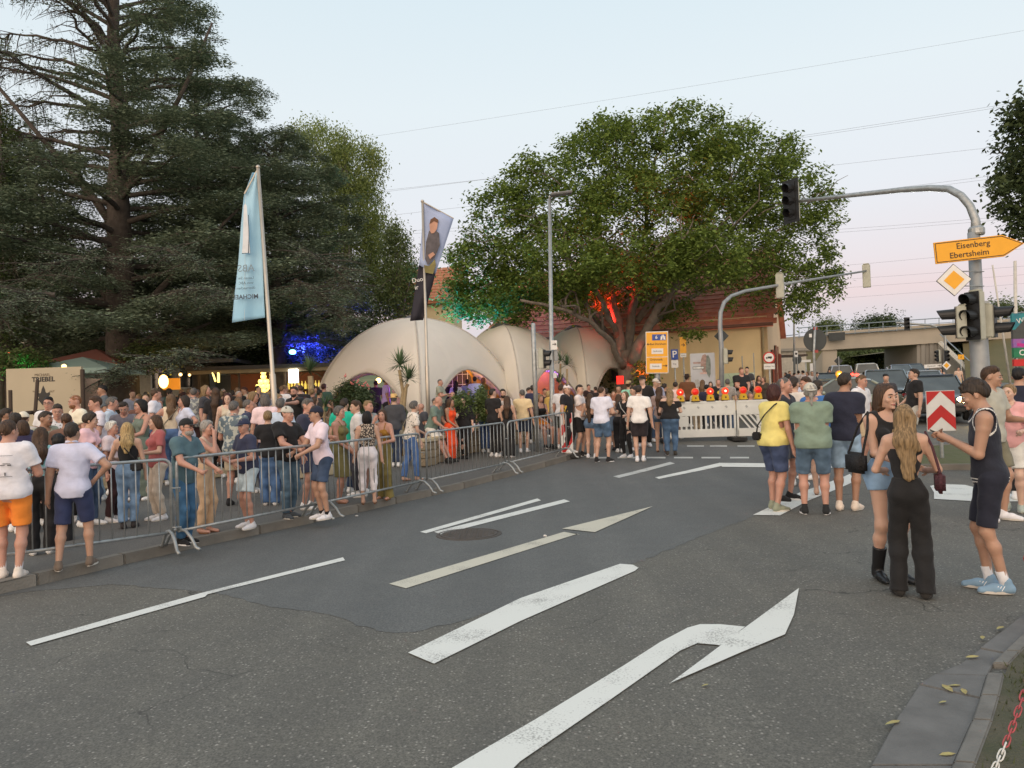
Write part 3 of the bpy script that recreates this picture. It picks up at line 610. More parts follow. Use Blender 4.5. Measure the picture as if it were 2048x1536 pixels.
c=PD(1538,715,30);t=empty('no_trucks_sign',c,0,'round red-rimmed sign with a lorry at the corner of the cream house','road sign');t.matrix_world=Matrix.Translation(c)@facing(R_(-14))
MB().lathe([(.001,0),(.23,0),(.23,.015),(.001,.015)],(0,0,0),28).build('rim',M_RED,t);MB().lathe([(.001,0),(.18,0),(.18,.004),(.001,.004)],(0,0,.016),28).build('panel',M_WHT,t)
q=MB();q.box((.03,.0,.022),(.16,.08,.004));q.box((-.09,-.012,.022),(.06,.055,.004));q.lathe([(.001,0),(.018,0),(.018,.004)],(-.08,-.045,.02),10);q.lathe([(.001,0),(.018,0),(.018,.004)],(.06,-.045,.02),10);q.build('symbol',M_TXT,t)
MB().box((0,-.36,0),(.42,.22,.015)).build('lower_plate',M_WHT,t);letter('Anlieger frei',.075,M_TXT,t,Matrix.Translation((0,-.36,.009)))
MB().tube([(0,-(c.z-H(30)),-.04),(0,.2,-.04)],.03,8).build('post',M_GALV,t,smooth=True)
for px,y0,lb in((1484,712,'thin dark rod standing before the cream house, left one'),(1507,706,'thin dark rod standing before the cream house, right one')):
 p=PD(px,y0,30.5);o=MB().tube([(p.x,p.y,H(30.5)),p],.02,6).build('metal_rod',M_POLE);tag(o,lb,'post')
 # --- flags
M_ALU=mat('aluminium_pole',(.52,.47,.40),.38,.6,.1,3)
def flagpole(ptop,pbot,D_,r,label):
 a=PD(*pbot,D_);b=PD(*ptop,D_);dz=(H(D_)-a.z)/(b.z-a.z);a2=a+(b-a)*dz
 t=empty('flagpole',a2,0,label,'flagpole');v=b-a2
 MB().tube([(0,0,0),v*.36,v*.365,v],[r,r*.95,r*.7,r*.55],12).build('pole',M_ALU,t,smooth=True,recalc=False)
 MB().ball(v+Vector((0,0,.03)),.045).build('finial',M_ALU,t,smooth=True);return t,a2,b
fp1,fa1,fb1=flagpole((516,337),(549,800),15,.062,'tall aluminium flagpole with the pale blue banner, leaning slightly left')
fp2,fa2,fb2=flagpole((845,405),(857,840),19,.055,'aluminium flagpole with the picture banner in front of the first white tent')
def flag_strip(name,rows,D_,fold,label,m_of,nx=14,ph=0):
 """rows: list of (y_px, xl_px, xr_px); builds a rippled cloth whose edge is on the pole side"""
 ys=[r[0]for r in rows];n=40;vs=[];uv=[]
 for i in range(n+1):
  y=ys[0]+(ys[-1]-ys[0])*i/n;xl=np.interp(y,ys,[r[1]for r in rows]);xr=np.interp(y,ys,[r[2]for r in rows]);sk=np.interp(y,ys,[r[3]for r in rows])
  for j in range(nx+1):
   u=j/nx;px=xl+(xr-xl)*u;py=y+sk*(u-.5)
   p=PD(px,py,D_+fold*math.sin(u*7.5+ph+i*.06)*(.35+.65*u if ph else 1-.6*u));vs.append(p)
 fs=[(i*(nx+1)+j,(i+1)*(nx+1)+j,(i+1)*(nx+1)+j+1,i*(nx+1)+j+1)for i in range(n)for j in range(nx)]
 return vs,fs,n,nx
M_FL1=mat('banner_blue',(.27,.52,.70),.8,col2=(.40,.64,.80),scale=.8,bump=.2,bscale=4)
vs,fs,n_,nx_=flag_strip('banner',[(345,505,518,0),(392,488,520,0),(450,482,522,0),(520,477,525,0),(600,468,528,2),(640,464,530,-10)],15.02,.07,'',None)
t=empty('banner',fb1,0,'pale blue vertical banner on the left flagpole, its print seen mirrored','banner')
me=MB();me.add([Vector(v)-fb1 for v in vs],fs);o=me.build('cloth',M_FL1,t,smooth=True,recalc=False);sm_=o.modifiers.new('t','SOLIDIFY');sm_.thickness=.006
q=MB();q.tube([PD(516,338,15)-fb1,PD(489,388,15)-fb1],.018,8);q.build('arm',M_ALU,t)
q=MB();q.tube([PD(491,390,14.97)-fb1,PD(489,640,14.97)-fb1],.003,4);q.build('cord',M_WHT,t)
def mirror_text(s,px,py,D_,size,m,par,org,bold=.0):
 c=PD(px,py,D_)-org;M4=Matrix.Translation(c)@facing(0,R_(1))@Matrix.Scale(-1,4,(1,0,0));return letter(s,size,m,par,M4,bold=bold)
M_FT=mat('banner_print',(.07,.10,.14),.7,var=0);M_FW=mat('banner_white',(.66,.70,.74),.7,var=.1)
mirror_text('MICHAEL',491,594,14.88,.125,M_FT,t,fb1,.003);mirror_text('ABS',492,537,14.90,.20,mat('banner_pale',(.20,.27,.32),.7,var=0),t,fb1)
for k,s in enumerate(('Lassen Sie','vom ABC','überraschen')):mirror_text(s,492,556+10*k,14.90,.075,M_FT,t,fb1)
q=MB();q.extr([(0,0),(.16,.0),(.16,.12),(.12,.95),(.09,1.0),(.06,.95),(.02,.2)],PD(484,507,14.88)-fb1,(1,0,0),(0,0,1),(0,-1,0),.003).build('bottle_print',M_FW,t)
q=MB();q.tube([PD(484+.16*0,507,14.87)-fb1,PD(497,506,14.87)-fb1,PD(498,470,14.87)-fb1,PD(497,430,14.87)-fb1],.008,4).build('bottle_outline',M_FT,t)
t=empty('banner',fb2,0,'banner showing a man in a grey jacket, its black lower part round the right flagpole','banner')
def quad_cloth(poly,D_,m,nm,amp=.04,n=10):
 vs=[];tl,tr,br,bl=[np.array(p,float)for p in poly]
 for i in range(n+1):
  for j in range(n+1):
   u,v=j/n,i/n;p=(tl*(1-u)+tr*u)*(1-v)+(bl*(1-u)+br*u)*v;vs.append(PD(p[0],p[1],D_+amp*math.sin(u*6+v*3))-fb2)
 fs=[(i*(n+1)+j,(i+1)*(n+1)+j,(i+1)*(n+1)+j+1,i*(n+1)+j+1)for i in range(n)for j in range(n)]
 o=MB().add(vs,fs).build(nm,m,t,smooth=True,recalc=False);s=o.modifiers.new('t','SOLIDIFY');s.thickness=.006;return o
quad_cloth([(848,405),(907,438),(871,548),(838,530)],19.0,mat('banner_sky',(.30,.38,.60),.8,col2=(.38,.46,.66),scale=1),'cloth')
quad_cloth([(838,530),(871,548),(846,640),(820,642)],19.03,mat('banner_black',(.022,.02,.03),.8),'lower_cloth',.05)
def patch(pts,D_,m,nm):q=MB();q.add([PD(x,y,D_)-fb2 for x,y in pts],[tuple(range(len(pts)))]);o=q.build(nm,m,t,recalc=False);s=o.modifiers.new('t','SOLIDIFY');s.thickness=.003
patch([(852,485),(858,462),(868,458),(878,466),(880,490),(870,515),(856,530),(850,518)],18.93,mat('print_jacket',(.11,.10,.11),.8,var=.3,scale=8),'jacket_print')
patch([(860,462),(859,447),(863,440),(871,438),(876,445),(874,458),(868,466),(863,467)],18.92,mat('print_skin',(.50,.28,.20),.8),'face_print')
patch([(859,448),(861,439),(869,434),(877,440),(876,446),(868,442)],18.91,mat('print_hair',(.14,.07,.04),.8),'hair_print')
patch([(856,510),(866,504),(870,509),(860,518)],18.91,mat('print_skin',(.5,.28,.2)),'hand_print')
patch([(848,530),(858,532),(870,518),(872,530),(866,548),(850,545)],18.925,mat('print_field',(.22,.19,.07),.8,var=.3),'field_print')
q=MB();q.tube([PD(846,404,19)-fb2,PD(907,437,19)-fb2],.018,8).build('arm',M_ALU,t)
for k,(s_,yy)in enumerate((('Duo',560),('ir',575))):o=letter(s_,.16,M_WHT,t,Matrix.Translation(PD(835-k*2,yy,18.92)-fb2)@facing(0,R_(10)))
# --- white arch tents
def fabric(name,col,tr=.35):
 m=bpy.data.materials.new(name);m.use_nodes=True;n=m.node_tree;n.nodes.clear();l=n.links;o=n.nodes.new('ShaderNodeOutputMaterial')
 d=n.nodes.new('ShaderNodeBsdfDiffuse');t=n.nodes.new('ShaderNodeBsdfTranslucent');mx=n.nodes.new('ShaderNodeMixShader');mx.inputs[0].default_value=tr
 tcn=n.nodes.new('ShaderNodeTexCoord');no=n.nodes.new('ShaderNodeTexNoise');no.inputs['Scale'].default_value=1.3;no.inputs['Detail'].default_value=6;l.new(tcn.outputs['Object'],no.inputs['Vector'])
 r=n.nodes.new('ShaderNodeMix');r.data_type='RGBA';l.new(no.outputs[0],r.inputs[0]);r.inputs[6].default_value=tuple(c*.88 for c in col)+(1,);r.inputs[7].default_value=col+(1,)
 l.new(r.outputs[2],d.inputs[0]);l.new(r.outputs[2],t.inputs[0]);bu=n.nodes.new('ShaderNodeBump');bu.inputs['Strength'].default_value=.18;n2=n.nodes.new('ShaderNodeTexNoise');n2.inputs['Scale'].default_value=1.6;n2.inputs['Distortion'].default_value=1.5;l.new(tcn.outputs['Object'],n2.inputs['Vector']);l.new(n2.outputs[0],bu.inputs['Height']);bu.inputs['Distance'].default_value=.1
 l.new(bu.outputs[0],d.inputs['Normal']);l.new(d.outputs[0],mx.inputs[1]);l.new(t.outputs[0],mx.inputs[2]);l.new(mx.outputs[0],o.inputs[0]);return m
M_TENT=fabric('tent_fabric',(.88,.84,.75),.2)
def tent(peak,D_,foot_l,foot_r,foot_f,Df,Ds,label,archh=2.6):
 pk=PD(*peak,D_);fl=PD(foot_l,800,Ds[0]);fr=PD(foot_r,800,Ds[1]);ff=PD(foot_f,800,Df)
 for p in(fl,fr,ff):p.z=H(p.y)
 fb=fl+fr-ff;fb.z=H(fb.y)
 c=Vector((pk.x,pk.y,0));feet=[fl,ff,fr,fb];Hh=pk.z
 t=empty('arch_tent',(pk.x,pk.y,H(pk.y)),0,label,'tent','white arch tents');org=Vector((pk.x,pk.y,H(pk.y)))
 for k in range(4):
  A,B=feet[k],feet[(k+1)%4];n,m_=18,20;vs=[]
  for i in range(n+1):
   u=i/n
   au=math.sin(math.pi*u)
   for j in range(m_+1):
    v=j/m_
    def rib(P,s):
     a=s*math.pi/2;r=math.sin(a)**.99;z=P.z+(Hh-P.z)*math.cos(a)**.97;return Vector((c.x+(P.x-c.x)*r,c.y+(P.y-c.y)*r,z))
    lim=1-.335*au**.80
    s=v*lim;pa,pb2=rib(A,s),rib(B,s)
    p=pa.lerp(pb2,u);a=s*math.pi/2
    bulge=math.sin(a)*au*.045*(B-A).length*(1 if True else 0);mid=(A+B)/2-c;mid.z=0;mid.normalize();p+=mid*bulge*(1.1-.6*v);p.z+=au*.03*math.sin(a)
    vs.append(p-org)
  fs=[(i*(m_+1)+j,i*(m_+1)+j+1,(i+1)*(m_+1)+j+1,(i+1)*(m_+1)+j)for i in range(n)for j in range(m_)]
  o=MB().add(vs,fs).build('fabric_panel',M_TENT,t,smooth=True,recalc=False);s_=o.modifiers.new('t','SOLIDIFY');s_.thickness=.02;s_.offset=-1
  rb=[vs[j]+Vector((0,0,.01))for j in range(m_+1)];MB().tube(rb,.024,7).build('rib',mat('tent_rib',(.52,.47,.42),.7),t,smooth=True)
  q=MB();ed=[vs[i*(m_+1)+m_]for i in range(n+1)];q.tube(ed,.03,6).build('hem',mat('tent_hem',(.42,.37,.32),.8),t,smooth=True)
 MB().lathe([(.50,-.12),(.42,-.02),(.25,.10),(.02,.14)],(0,0,Hh-org.z-.02),14).build('top_cap',mat('tent_cap',(.13,.125,.13),.6),t)
 return t,pk
T1,pk1=tent((828,636),27.6,622,1036,842,23.6,(27.0,28.6),'nearest and largest white arch tent, behind the picture banner pole')
T2,pk2=tent((1003,651),31.0,905,1172,1042,27.4,(31.2,31.5),'middle white arch tent with its dark peak left of the short signal post')
T3,pk3=tent((1150,655),34.0,1060,1290,1176,30.6,(34.6,33.6),'farthest white arch tent, reaching to the foot of the walnut tree')
def point(loc,col,e,r=.12,spot=None,aim=None,blend=.6):
 d=bpy.data.lights.new('stage_light','SPOT' if spot else 'POINT');o=bpy.data.objects.new('stage_light',d);COL.objects.link(o);o.location=loc;d.color=col;d.energy=e;d.shadow_soft_size=r
 if spot:d.spot_size=R_(spot);d.spot_blend=blend;o.rotation_euler=(Vector(aim)-Vector(loc)).to_track_quat('-Z','Y').to_euler()
 return o
point(PD(815,765,26.6),(.55,.12,1),34,.2);point(PD(900,765,28.5),(.75,.2,.9),14,.2);point(PD(1087,745,32.5),(.35,.10,1),36,.2)
def fixture(loc,aim,label,colr,name='spotlight',lens=(1,1,1),ls=4.0):
 q=Vector(aim)-Vector(loc);t=empty(name,loc,0,label,'spotlight');t.rotation_euler=q.to_track_quat('-Y','Z').to_euler()
 MB().lathe([(.05,.12),(.09,.08),(.10,-.10),(.095,-.10),(.08,-.06)],(0,0,0),12,'Y').build('housing',M_BLK,t);MB().lathe([(.001,-.055),(.08,-.055),(.08,-.05),(.001,-.05)],(0,0,0),12,'Y').build('lens',mat('lens_'+colr,lens,.3,var=0,emis=lens,estr=ls),t)
 MB().tube([(0,.0,-.12),(0,0,-.5)],.02,6).build('stand',M_BLK,t)
 # --- cream house with tiled roof
M_WALL=mat('render_cream',(.70,.56,.33),.9,var=.10,scale=.7,bump=.25,bscale=30);M_WALL2=mat('render_peach',(.74,.53,.33),.9,var=.08,scale=.7,bump=.2)
M_TILE=mat('roof_tile_red',(.50,.155,.095),.8,col2=(.64,.25,.155),scale=2.5,bump=.5,bscale=25);M_TILE2=mat('roof_tile_orange',(.36,.13,.06),.8,col2=(.46,.19,.09),scale=1.6,bump=.4)
M_FRAME=mat('window_frame',(.13,.08,.05),.6);M_GLASS=mat('window_glass',(.03,.035,.04),.08,var=.2,coat=.5);M_DARKW=mat('dark_wood',(.06,.04,.028),.7);M_SHUT=mat('shutter_red',(.25,.06,.035),.7)
def tiled_slope(parent,a,b,up,pitch_len,m,tile=(.30,.36),nmax=290,name='tile',rough=False):
 """rows of tiles from eave edge a->b climbing along vector up (unit)"""
 a,b,up=Vector(a),Vector(b),Vector(up);d=(b-a);L_=d.length;d=d/L_;nrm=d.cross(up).normalized()
 if nrm.z<0:nrm=-nrm
 q=MB();rows=int(pitch_len/tile[1]);cols=int(L_/tile[0]);rnd=random.Random(3)
 for r in range(rows+1):
  for c_ in range(cols+1):
   o=a+d*(c_*tile[0]+(tile[0]/2 if r%2 else 0)-tile[0]/2)+up*(r*tile[1]);j=rnd.uniform(-.006,.010);p0=o+nrm*(.045+j);p1=o+up*(tile[1]*1.12)+nrm*(.010+j);w_=d*(tile[0]*.955)
   x0=o;q.add([p0,p0+w_,p1+w_,p1,x0,x0+w_],[(0,1,2,3),(4,5,1,0)])
 me=q.mesh(name);o=link('roof_tiles',me,parent,m);o['kind']='stuff';return o
C0=PD(1540,800,33.0);C0.z=H(33);ph=R_(23.5);fd=Vector((-math.cos(ph),math.sin(ph),0));gd=Vector((math.sin(ph),math.cos(ph),0))
hs_=empty('cream_house',C0,0,'cream rendered house with a red tiled roof behind the walnut tree','house')
Wf,Wg,He=13.5,8.2,4.15;up3=Vector((0,0,1));rh=3.6
def quadwall(parent,name,pts,m,th,inn):
 q=MB();q.add(list(pts)+[Vector(p)+Vector(inn)*th for p in pts],[(0,1,2,3)if len(pts)==4 else tuple(range(len(pts))),tuple(range(2*len(pts)-1,len(pts)-1,-1))]+[(i,i+len(pts),(i+1)%len(pts)+len(pts),(i+1)%len(pts))for i in range(len(pts))]);return q.build(name,m,parent)
quadwall(hs_,'wall',[fd*0,fd*Wf,fd*Wf+up3*He,up3*He],M_WALL,.3,gd)
gp_=[Vector((0,0,0))+gd*.0,gd*Wg,gd*Wg+up3*(He-.25),gd*Wg/2+up3*(He+rh-.22),up3*(He-.25)]
quadwall(hs_,'gable_wall',[p+fd*-.004 for p in gp_],M_WALL2,.3,fd)
quadwall(hs_,'wall',[fd*Wf+gd*.3,fd*Wf+gd*Wg,fd*Wf+gd*Wg+up3*(He-.25),fd*Wf+gd*Wg/2+up3*(He+rh-.22),fd*Wf+gd*.3+up3*(He-.25)],M_WALL,.3,-fd)
slope=(gd*Wg/2+up3*rh).normalized();sl_len=math.hypot(Wg/2,rh)
ea=up3*(He-.10)-slope*.45-fd*.28;eb=ea+fd*(Wf+.5)
rf=quadwall(hs_,'roof',[ea,eb,eb+slope*(sl_len+.42),ea+slope*(sl_len+.42)],M_TILE,.12,-up3)
tiled_slope(rf,ea+up3*.01,eb+up3*.01,slope,sl_len+.4,M_TILE)
sl2=(-gd*Wg/2+up3*rh).normalized();ec=gd*Wg+up3*(He-.10)-sl2*.45-fd*.28;quadwall(hs_,'roof',[ec,ec+fd*(Wf+.5),ec+fd*(Wf+.5)+sl2*(sl_len+.42),ec+sl2*(sl_len+.42)],M_TILE,.12,-up3)
MB().tube([ea+up3*.0-gd*.05,eb-gd*.05],.07,8).build('gutter',mat('gutter_brown',(.16,.07,.045),.5),hs_,smooth=True)
MB().tube([ea-gd*.05+fd*.45,fd*.2+up3*(He-.5)-gd*.06,fd*.2-gd*.06+up3*.2],.05,8).build('downpipe',mat('downpipe_cream',(.45,.36,.22),.5),hs_,smooth=True)
for(g0,z0,w_,h_)in((1.2,4.6,.75,1.3),(2.9,4.6,.75,1.3),(1.2,1.2,.8,1.5),(3.3,1.0,1.2,2.0),(5.6,1.2,.8,1.5)):
 c=gd*g0+up3*z0-fd*.02;f_=quadwall(hs_,'window',[c,c+gd*w_,c+gd*w_+up3*h_,c+up3*h_],M_GLASS,.04,-fd)
 for k_ in(0,1):
  e=c+gd*(w_*k_-.05)-fd*.06;quadwall(f_,'frame',[e,e+gd*.10,e+gd*.10+up3*h_,e+up3*h_],M_FRAME if z0>2 else M_SHUT,.05,-fd)
 e=c-fd*.08-up3*.1-gd*.08;quadwall(f_,'sill',[e,e+gd*(w_+.16),e+gd*(w_+.16)+up3*.09,e+up3*.09],M_FRAME,.06,-fd)
c=fd*6.4+up3*1.55-gd*.02;f_=quadwall(hs_,'window',[c,c+fd*.75,c+fd*.75+up3*1.5,c+up3*1.5],M_GLASS,.03,-gd)
for a_,b_,w_,h_ in((-.06,0,.07,1.5),(.74,0,.07,1.5),(-.06,-.07,.87,.07),(-.06,1.5,.87,.07)):e=c+fd*a_+up3*b_-gd*.04;quadwall(f_,'frame',[e,e+fd*w_,e+fd*w_+up3*h_,e+up3*h_],M_FRAME,.05,-gd)
MB().box(fd*6+up3*.45-gd*.02,(0,0,0))if 0 else None
def simple_house(x0,x1,D_,y_eave,y_ridge,label,wall,roofm,depth=8,wins=(),yaw=0,name='house',tiles=None,overh=.35,gable=False):
 a=PD(x0,y_eave,D_);b=PD(x1,y_eave,D_);zb=H(D_);L_=(b-a).length;t=empty(name,(a.x,a.y,zb),R_(yaw),label,'house');he=(a.z+b.z)/2-zb;hr=PD((x0+x1)/2,y_ridge,D_+depth/2).z-zb
 X=Vector((1,0,0));Y=Vector((0,1,0));Z=up3
 quadwall(t,'wall',[Z*0,X*L_,X*L_+Z*he,Z*he],wall,.3,Y);quadwall(t,'wall',[Y*.3,Y*depth,Y*depth+Z*he,Y*.3+Z*he],wall,.3,X);quadwall(t,'wall',[X*L_+Y*.3,X*L_+Y*depth,X*L_+Y*depth+Z*he,X*L_+Y*.3+Z*he],wall,.3,-X)
 if hr>he+.3:
  s1=(Y*depth/2+Z*(hr-he)).normalized();sl=math.hypot(depth/2,hr-he);e=Z*(he-.05)-s1*overh-X*overh
  r=quadwall(t,'roof',[e,e+X*(L_+2*overh),e+X*(L_+2*overh)+s1*(sl+overh),e+s1*(sl+overh)],roofm,.12,-Z)
  if tiles:tiled_slope(r,e+Z*.01,e+X*(L_+2*overh)+Z*.01,s1,sl+overh,roofm,tiles)
  s2=(-Y*depth/2+Z*(hr-he)).normalized();e2=Y*depth+Z*(he-.05)-s2*overh-X*overh;quadwall(t,'roof',[e2,e2+X*(L_+2*overh),e2+X*(L_+2*overh)+s2*(sl+overh),e2+s2*(sl+overh)],roofm,.12,-Z)
  for k_ in(.3,L_):quadwall(t,'gable_wall',[X*(k_-.3+.005)+Y*.2+Z*(he-.25),X*(k_-.3+.005)+Y*(depth-.2)+Z*(he-.25),X*(k_-.3+.005)+Y*depth/2+Z*(hr-.25)],wall,.29,X)
 else:MB().box((L_/2,depth/2,he+.08),(L_+.5,depth+.5,.18)).build('roof',roofm,t)
 for u,z,w_,h_ in wins:
  f_=quadwall(t,'window',[X*(u*L_)+Z*z-Y*.02,X*(u*L_+w_)+Z*z-Y*.02,X*(u*L_+w_)+Z*(z+h_)-Y*.02,X*(u*L_)+Z*(z+h_)-Y*.02],M_GLASS,.03,-Y)
  for k_ in(-.06,w_):e=X*(u*L_+k_)+Z*z-Y*.05;quadwall(f_,'frame',[e,e+X*.07,e+X*.07+Z*h_,e+Z*h_],M_WHT,.04,-Y)
  e=X*(u*L_-.06)+Z*(z-.08)-Y*.06;quadwall(f_,'sill',[e,e+X*(w_+.13),e+X*(w_+.13)+Z*.07,e+Z*.07],M_WHT,.05,-Y)
 return t
simple_house(1025,1262,41,652,640,'low cream wing with a flat orange-edged roof behind the arch tents',M_WALL,M_TILE2,6,wins=((.1,1.2,.9,1.2),(.45,1.2,.9,1.2)))
simple_house(790,905,50,598,540,'far house with an orange tiled roof between the birch and the picture banner',M_WALL,M_TILE2,9,wins=((.25,2.2,1,1.4),(.7,2.2,1,1.4)),tiles=(.45,.5))
simple_house(395,640,44,655,560,'dark roofed house almost hidden behind the cedars',mat('render_grey',(.30,.27,.23),.9),mat('roof_dark',(.10,.07,.06),.8),9,wins=((.2,2.5,1,1.2),))
simple_house(262,400,42,690,655,'pale house with a grey roof behind the big cedar trunk',mat('render_pale',(.52,.48,.40),.9),mat('roof_grey',(.22,.21,.20),.8),8,wins=((.3,1.8,1,1.2),(.7,1.8,1,1.2)))
simple_house(20,120,40,640,600,'pale plastered house behind the sign wall at the left',mat('render_pale',(.52,.48,.40),.9),M_TILE,8,wins=((.3,2.6,.9,1.2),))
for xx,D_,lb in((940,29.7,'orange lit wall seen through the first tent'),(1072,33.2,'orange lit wall seen through the middle tent')):
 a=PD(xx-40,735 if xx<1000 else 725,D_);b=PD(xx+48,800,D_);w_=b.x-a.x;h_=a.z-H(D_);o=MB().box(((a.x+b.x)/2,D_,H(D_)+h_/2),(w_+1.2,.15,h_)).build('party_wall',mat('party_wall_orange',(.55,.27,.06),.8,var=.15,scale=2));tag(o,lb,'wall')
 point((a.x+w_*.5,D_-1.1,H(D_)+2.3),(1,.55,.12),40,.15)
c=PD(905,765,29.4);t=empty('window_grille',(c.x,c.y,H(29.4)),0,'dark round-topped grille in the orange wall inside the first tent','grille');q=MB();pts=[(-.75,0),(.75,0)]+[(.75*math.cos(a),1.75+.55*math.sin(a))for a in np.linspace(0,math.pi,12)];q.extr(pts,(0,0,0),(1,0,0),(0,0,1),(0,1,0),.08);q.build('panel',M_DARKW,t)
for i in range(-3,4):o=MB().tube([(i*.2,-.05,.1),(i*.2,-.05,2.1)],.012,5).build('bar',mat('white_bar',(.5,.5,.48),.5),t)
for i in range(5):MB().tube([(-.7,-.06,.4+i*.4),(.7,-.06,.4+i*.4)],.012,5).build('bar',mat('white_bar',(.5,.5,.48),.5),t)
# --- left: sign wall, pergola, bar
a=PD(12,738,19.5);b=PD(162,733,19.5);zb=H(19.5);c=PD(88,830,19.5)
t=empty('sign_wall',(a.x,a.y,zb+.11),0,'beige board wall with the winery name and a black vine leaf, behind the left crowd','sign wall');hgt=a.z-zb-.11;wid=b.x-a.x
MB().box((wid/2,.05,hgt/2),(wid,.10,hgt)).build('panel',mat('board_beige',(.46,.40,.29),.8,var=.06,scale=1),t)
def loc2(px,py):p=PD(px,py,19.5);return Vector((p.x-a.x,-.004,p.z-zb-.11))
letter('MICHAEL',.10,M_TXY,t,Matrix.Translation(loc2(85,750))@facing(0,0));letter('TRIEBEL',.17,M_TXT,t,Matrix.Translation(loc2(87,759))@facing(0),bold=.006)
o_=loc2(87,790);lf=[(0,17),(3,10),(4,5),(6,3),(11,5),(12,1),(9,-4),(10,-9),(5,-14),(2,-18),(-2,-18),(-5,-14),(-10,-8),(-8,-4),(-12,1),(-12,6),(-6,3),(-4,5),(-3,10)]
MB().extr([(x*.0145,y*.0145)for x,y in lf],o_+Vector((0,-.004,0)),(1,0,0),(0,0,1),(0,1,0),.006).build('leaf_emblem',M_TXT,t)
letter('WEIN',.07,M_TXY,t,Matrix.Translation(loc2(72,783))@facing(0));letter('GUT',.07,M_TXY,t,Matrix.Translation(loc2(104,783))@facing(0))
a2=PD(172,742,20.0);b2=PD(205,740,20.0);q=empty('sign_wall',(a2.x,a2.y,H(20)+.11),0,'narrow pinkish board panel with slanted lettering right of the beige sign wall','sign wall')
MB().box(((b2.x-a2.x)/2,.05,1.1),(b2.x-a2.x+.1,.08,2.2)).build('panel',mat('board_pink',(.46,.34,.28),.8,var=.06),q);letter('WEIN',.13,M_TXT,q,Matrix.Translation(((b2.x-a2.x)/2,-.002,1.45))@facing(0,R_(-12)))
o=MB().tube([(0,0,0),(0,0,2.45)],.055,8).build('wooden_post',M_DARKW);p=PD(166,800,19.3);o.location=(p.x,p.y,H(19.3)+.11);tag(o,'dark post between the beige sign wall and the pinkish panel','post')
o=MB().tube([(0,0,0),(0,0,2.0)],.045,8).build('wooden_post',M_DARKW);p=PD(21,800,18.6);o.location=(p.x,p.y,H(18.6)+.11);tag(o,'short dark post in front of the beige sign wall, near the left edge','post')
q=MB();q.tube([PD(75,760,17.8),PD(70,830,17.8)],.04,6);q.tube([PD(52,826,17.6),PD(96,822,18.4)],.05,6);q.tube([PD(52,826,17.6),PD(52,860,17.6)],.04,6);o=q.build('handrail',M_DARKW);tag(o,'dark wooden handrail before the beige sign wall','handrail')
def canopy(px,py,D_,w_,d_,h_,m,label,rise=.5,name='market_umbrella',colp=True):
 c=PD(px,py,D_);zb=H(D_)+.1;t=empty(name,(c.x,c.y,zb),0,label,'parasol' if name=='market_umbrella' else 'canopy');ht=c.z-zb
 q=MB();q.add([(-w_/2,-d_/2,ht-rise),(w_/2,-d_/2,ht-rise),(w_/2,d_/2,ht-rise),(-w_/2,d_/2,ht-rise),(0,0,ht),(-w_/2,-d_/2,ht-rise-.15),(w_/2,-d_/2,ht-rise-.15),(w_/2,d_/2,ht-rise-.15),(-w_/2,d_/2,ht-rise-.15)],[(0,1,4),(1,2,4),(2,3,4),(3,0,4),(0,5,6,1),(1,6,7,2),(2,7,8,3),(3,8,5,0)]);q.build('canopy_cloth',m,t)
 MB().tube([(0,0,0),(0,0,ht-.05)],.04,8).build('pole',M_DARKW,t);return t
canopy(192,698,26,2.6,2.6,.5,fabric('cloth_red',(.36,.16,.13),.3),'reddish market umbrella left of the big cedar trunk')
canopy(165,714,23.5,2.8,2.4,.5,fabric('cloth_mint',(.42,.58,.56),.3),'mint coloured canopy under the reddish umbrella',rise=.42)
canopy(266,714,27,1.4,1.6,.5,fabric('cloth_lilac',(.40,.38,.75),.3),'small lilac canopy right of the cedar trunk',rise=.4)
canopy(118,722,24,1.7,1.7,.3,fabric('cloth_black',(.03,.03,.03),.1),'small black canopy with a string lamp at its edge',rise=.2)
canopy(395,712,31,4.2,3.4,.3,mat('canopy_grey',(.16,.155,.15),.8),'grey canopy with warm lamps right of the cedar branch',rise=.25)
D_=28.5;a=PD(385,742,D_);b=PD(665,742,D_);zb=H(D_);t=empty('bar_pavilion',(a.x,a.y,zb),0,'open bar with a flat dark roof and warm light behind the crowd','bar');L_=b.x-a.x;ht=a.z-zb
MB().box((L_/2,1.8,ht+.06),(L_+.3,4.2,.14)).build('roof',mat('bar_roof',(.05,.05,.052),.7),t);MB().box((L_/2,-.2,ht-.08),(L_+.2,.05,.14)).build('roof_edge',mat('bar_edge',(.26,.22,.14),.7),t)
MB().box((L_/2,3.9,ht/2),(L_,.1,ht)).build('back_wall',mat('bar_wall',(.16,.035,.025),.8,col2=(.07,.04,.03),scale=.8),t)
for k_ in(0.05,.33,.66,.97):MB().tube([(L_*k_,0,0),(L_*k_,0,ht)],.045,8).build('post',M_DARKW,t)
MB().box((L_*.62,2.6,.55),(L_*.55,.6,1.1)).build('counter',M_DARKW,t)
MB().box((L_*.60,3.5,1.25),(L_*.42,.35,.04)).build('shelf',M_DARKW,t);MB().box((L_*.60,3.5,1.7),(L_*.42,.35,.04)).build('shelf',M_DARKW,t)
sg=MB().box((L_*.62,2.28,1.16),(L_*.5,.04,.07)).build('light_strip',mat('strip_green',(.1,.6,.2),.5,var=0,emis=(.15,.9,.35),estr=1.6),t)
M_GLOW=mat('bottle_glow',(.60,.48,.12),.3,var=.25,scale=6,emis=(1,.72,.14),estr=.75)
bt0=None
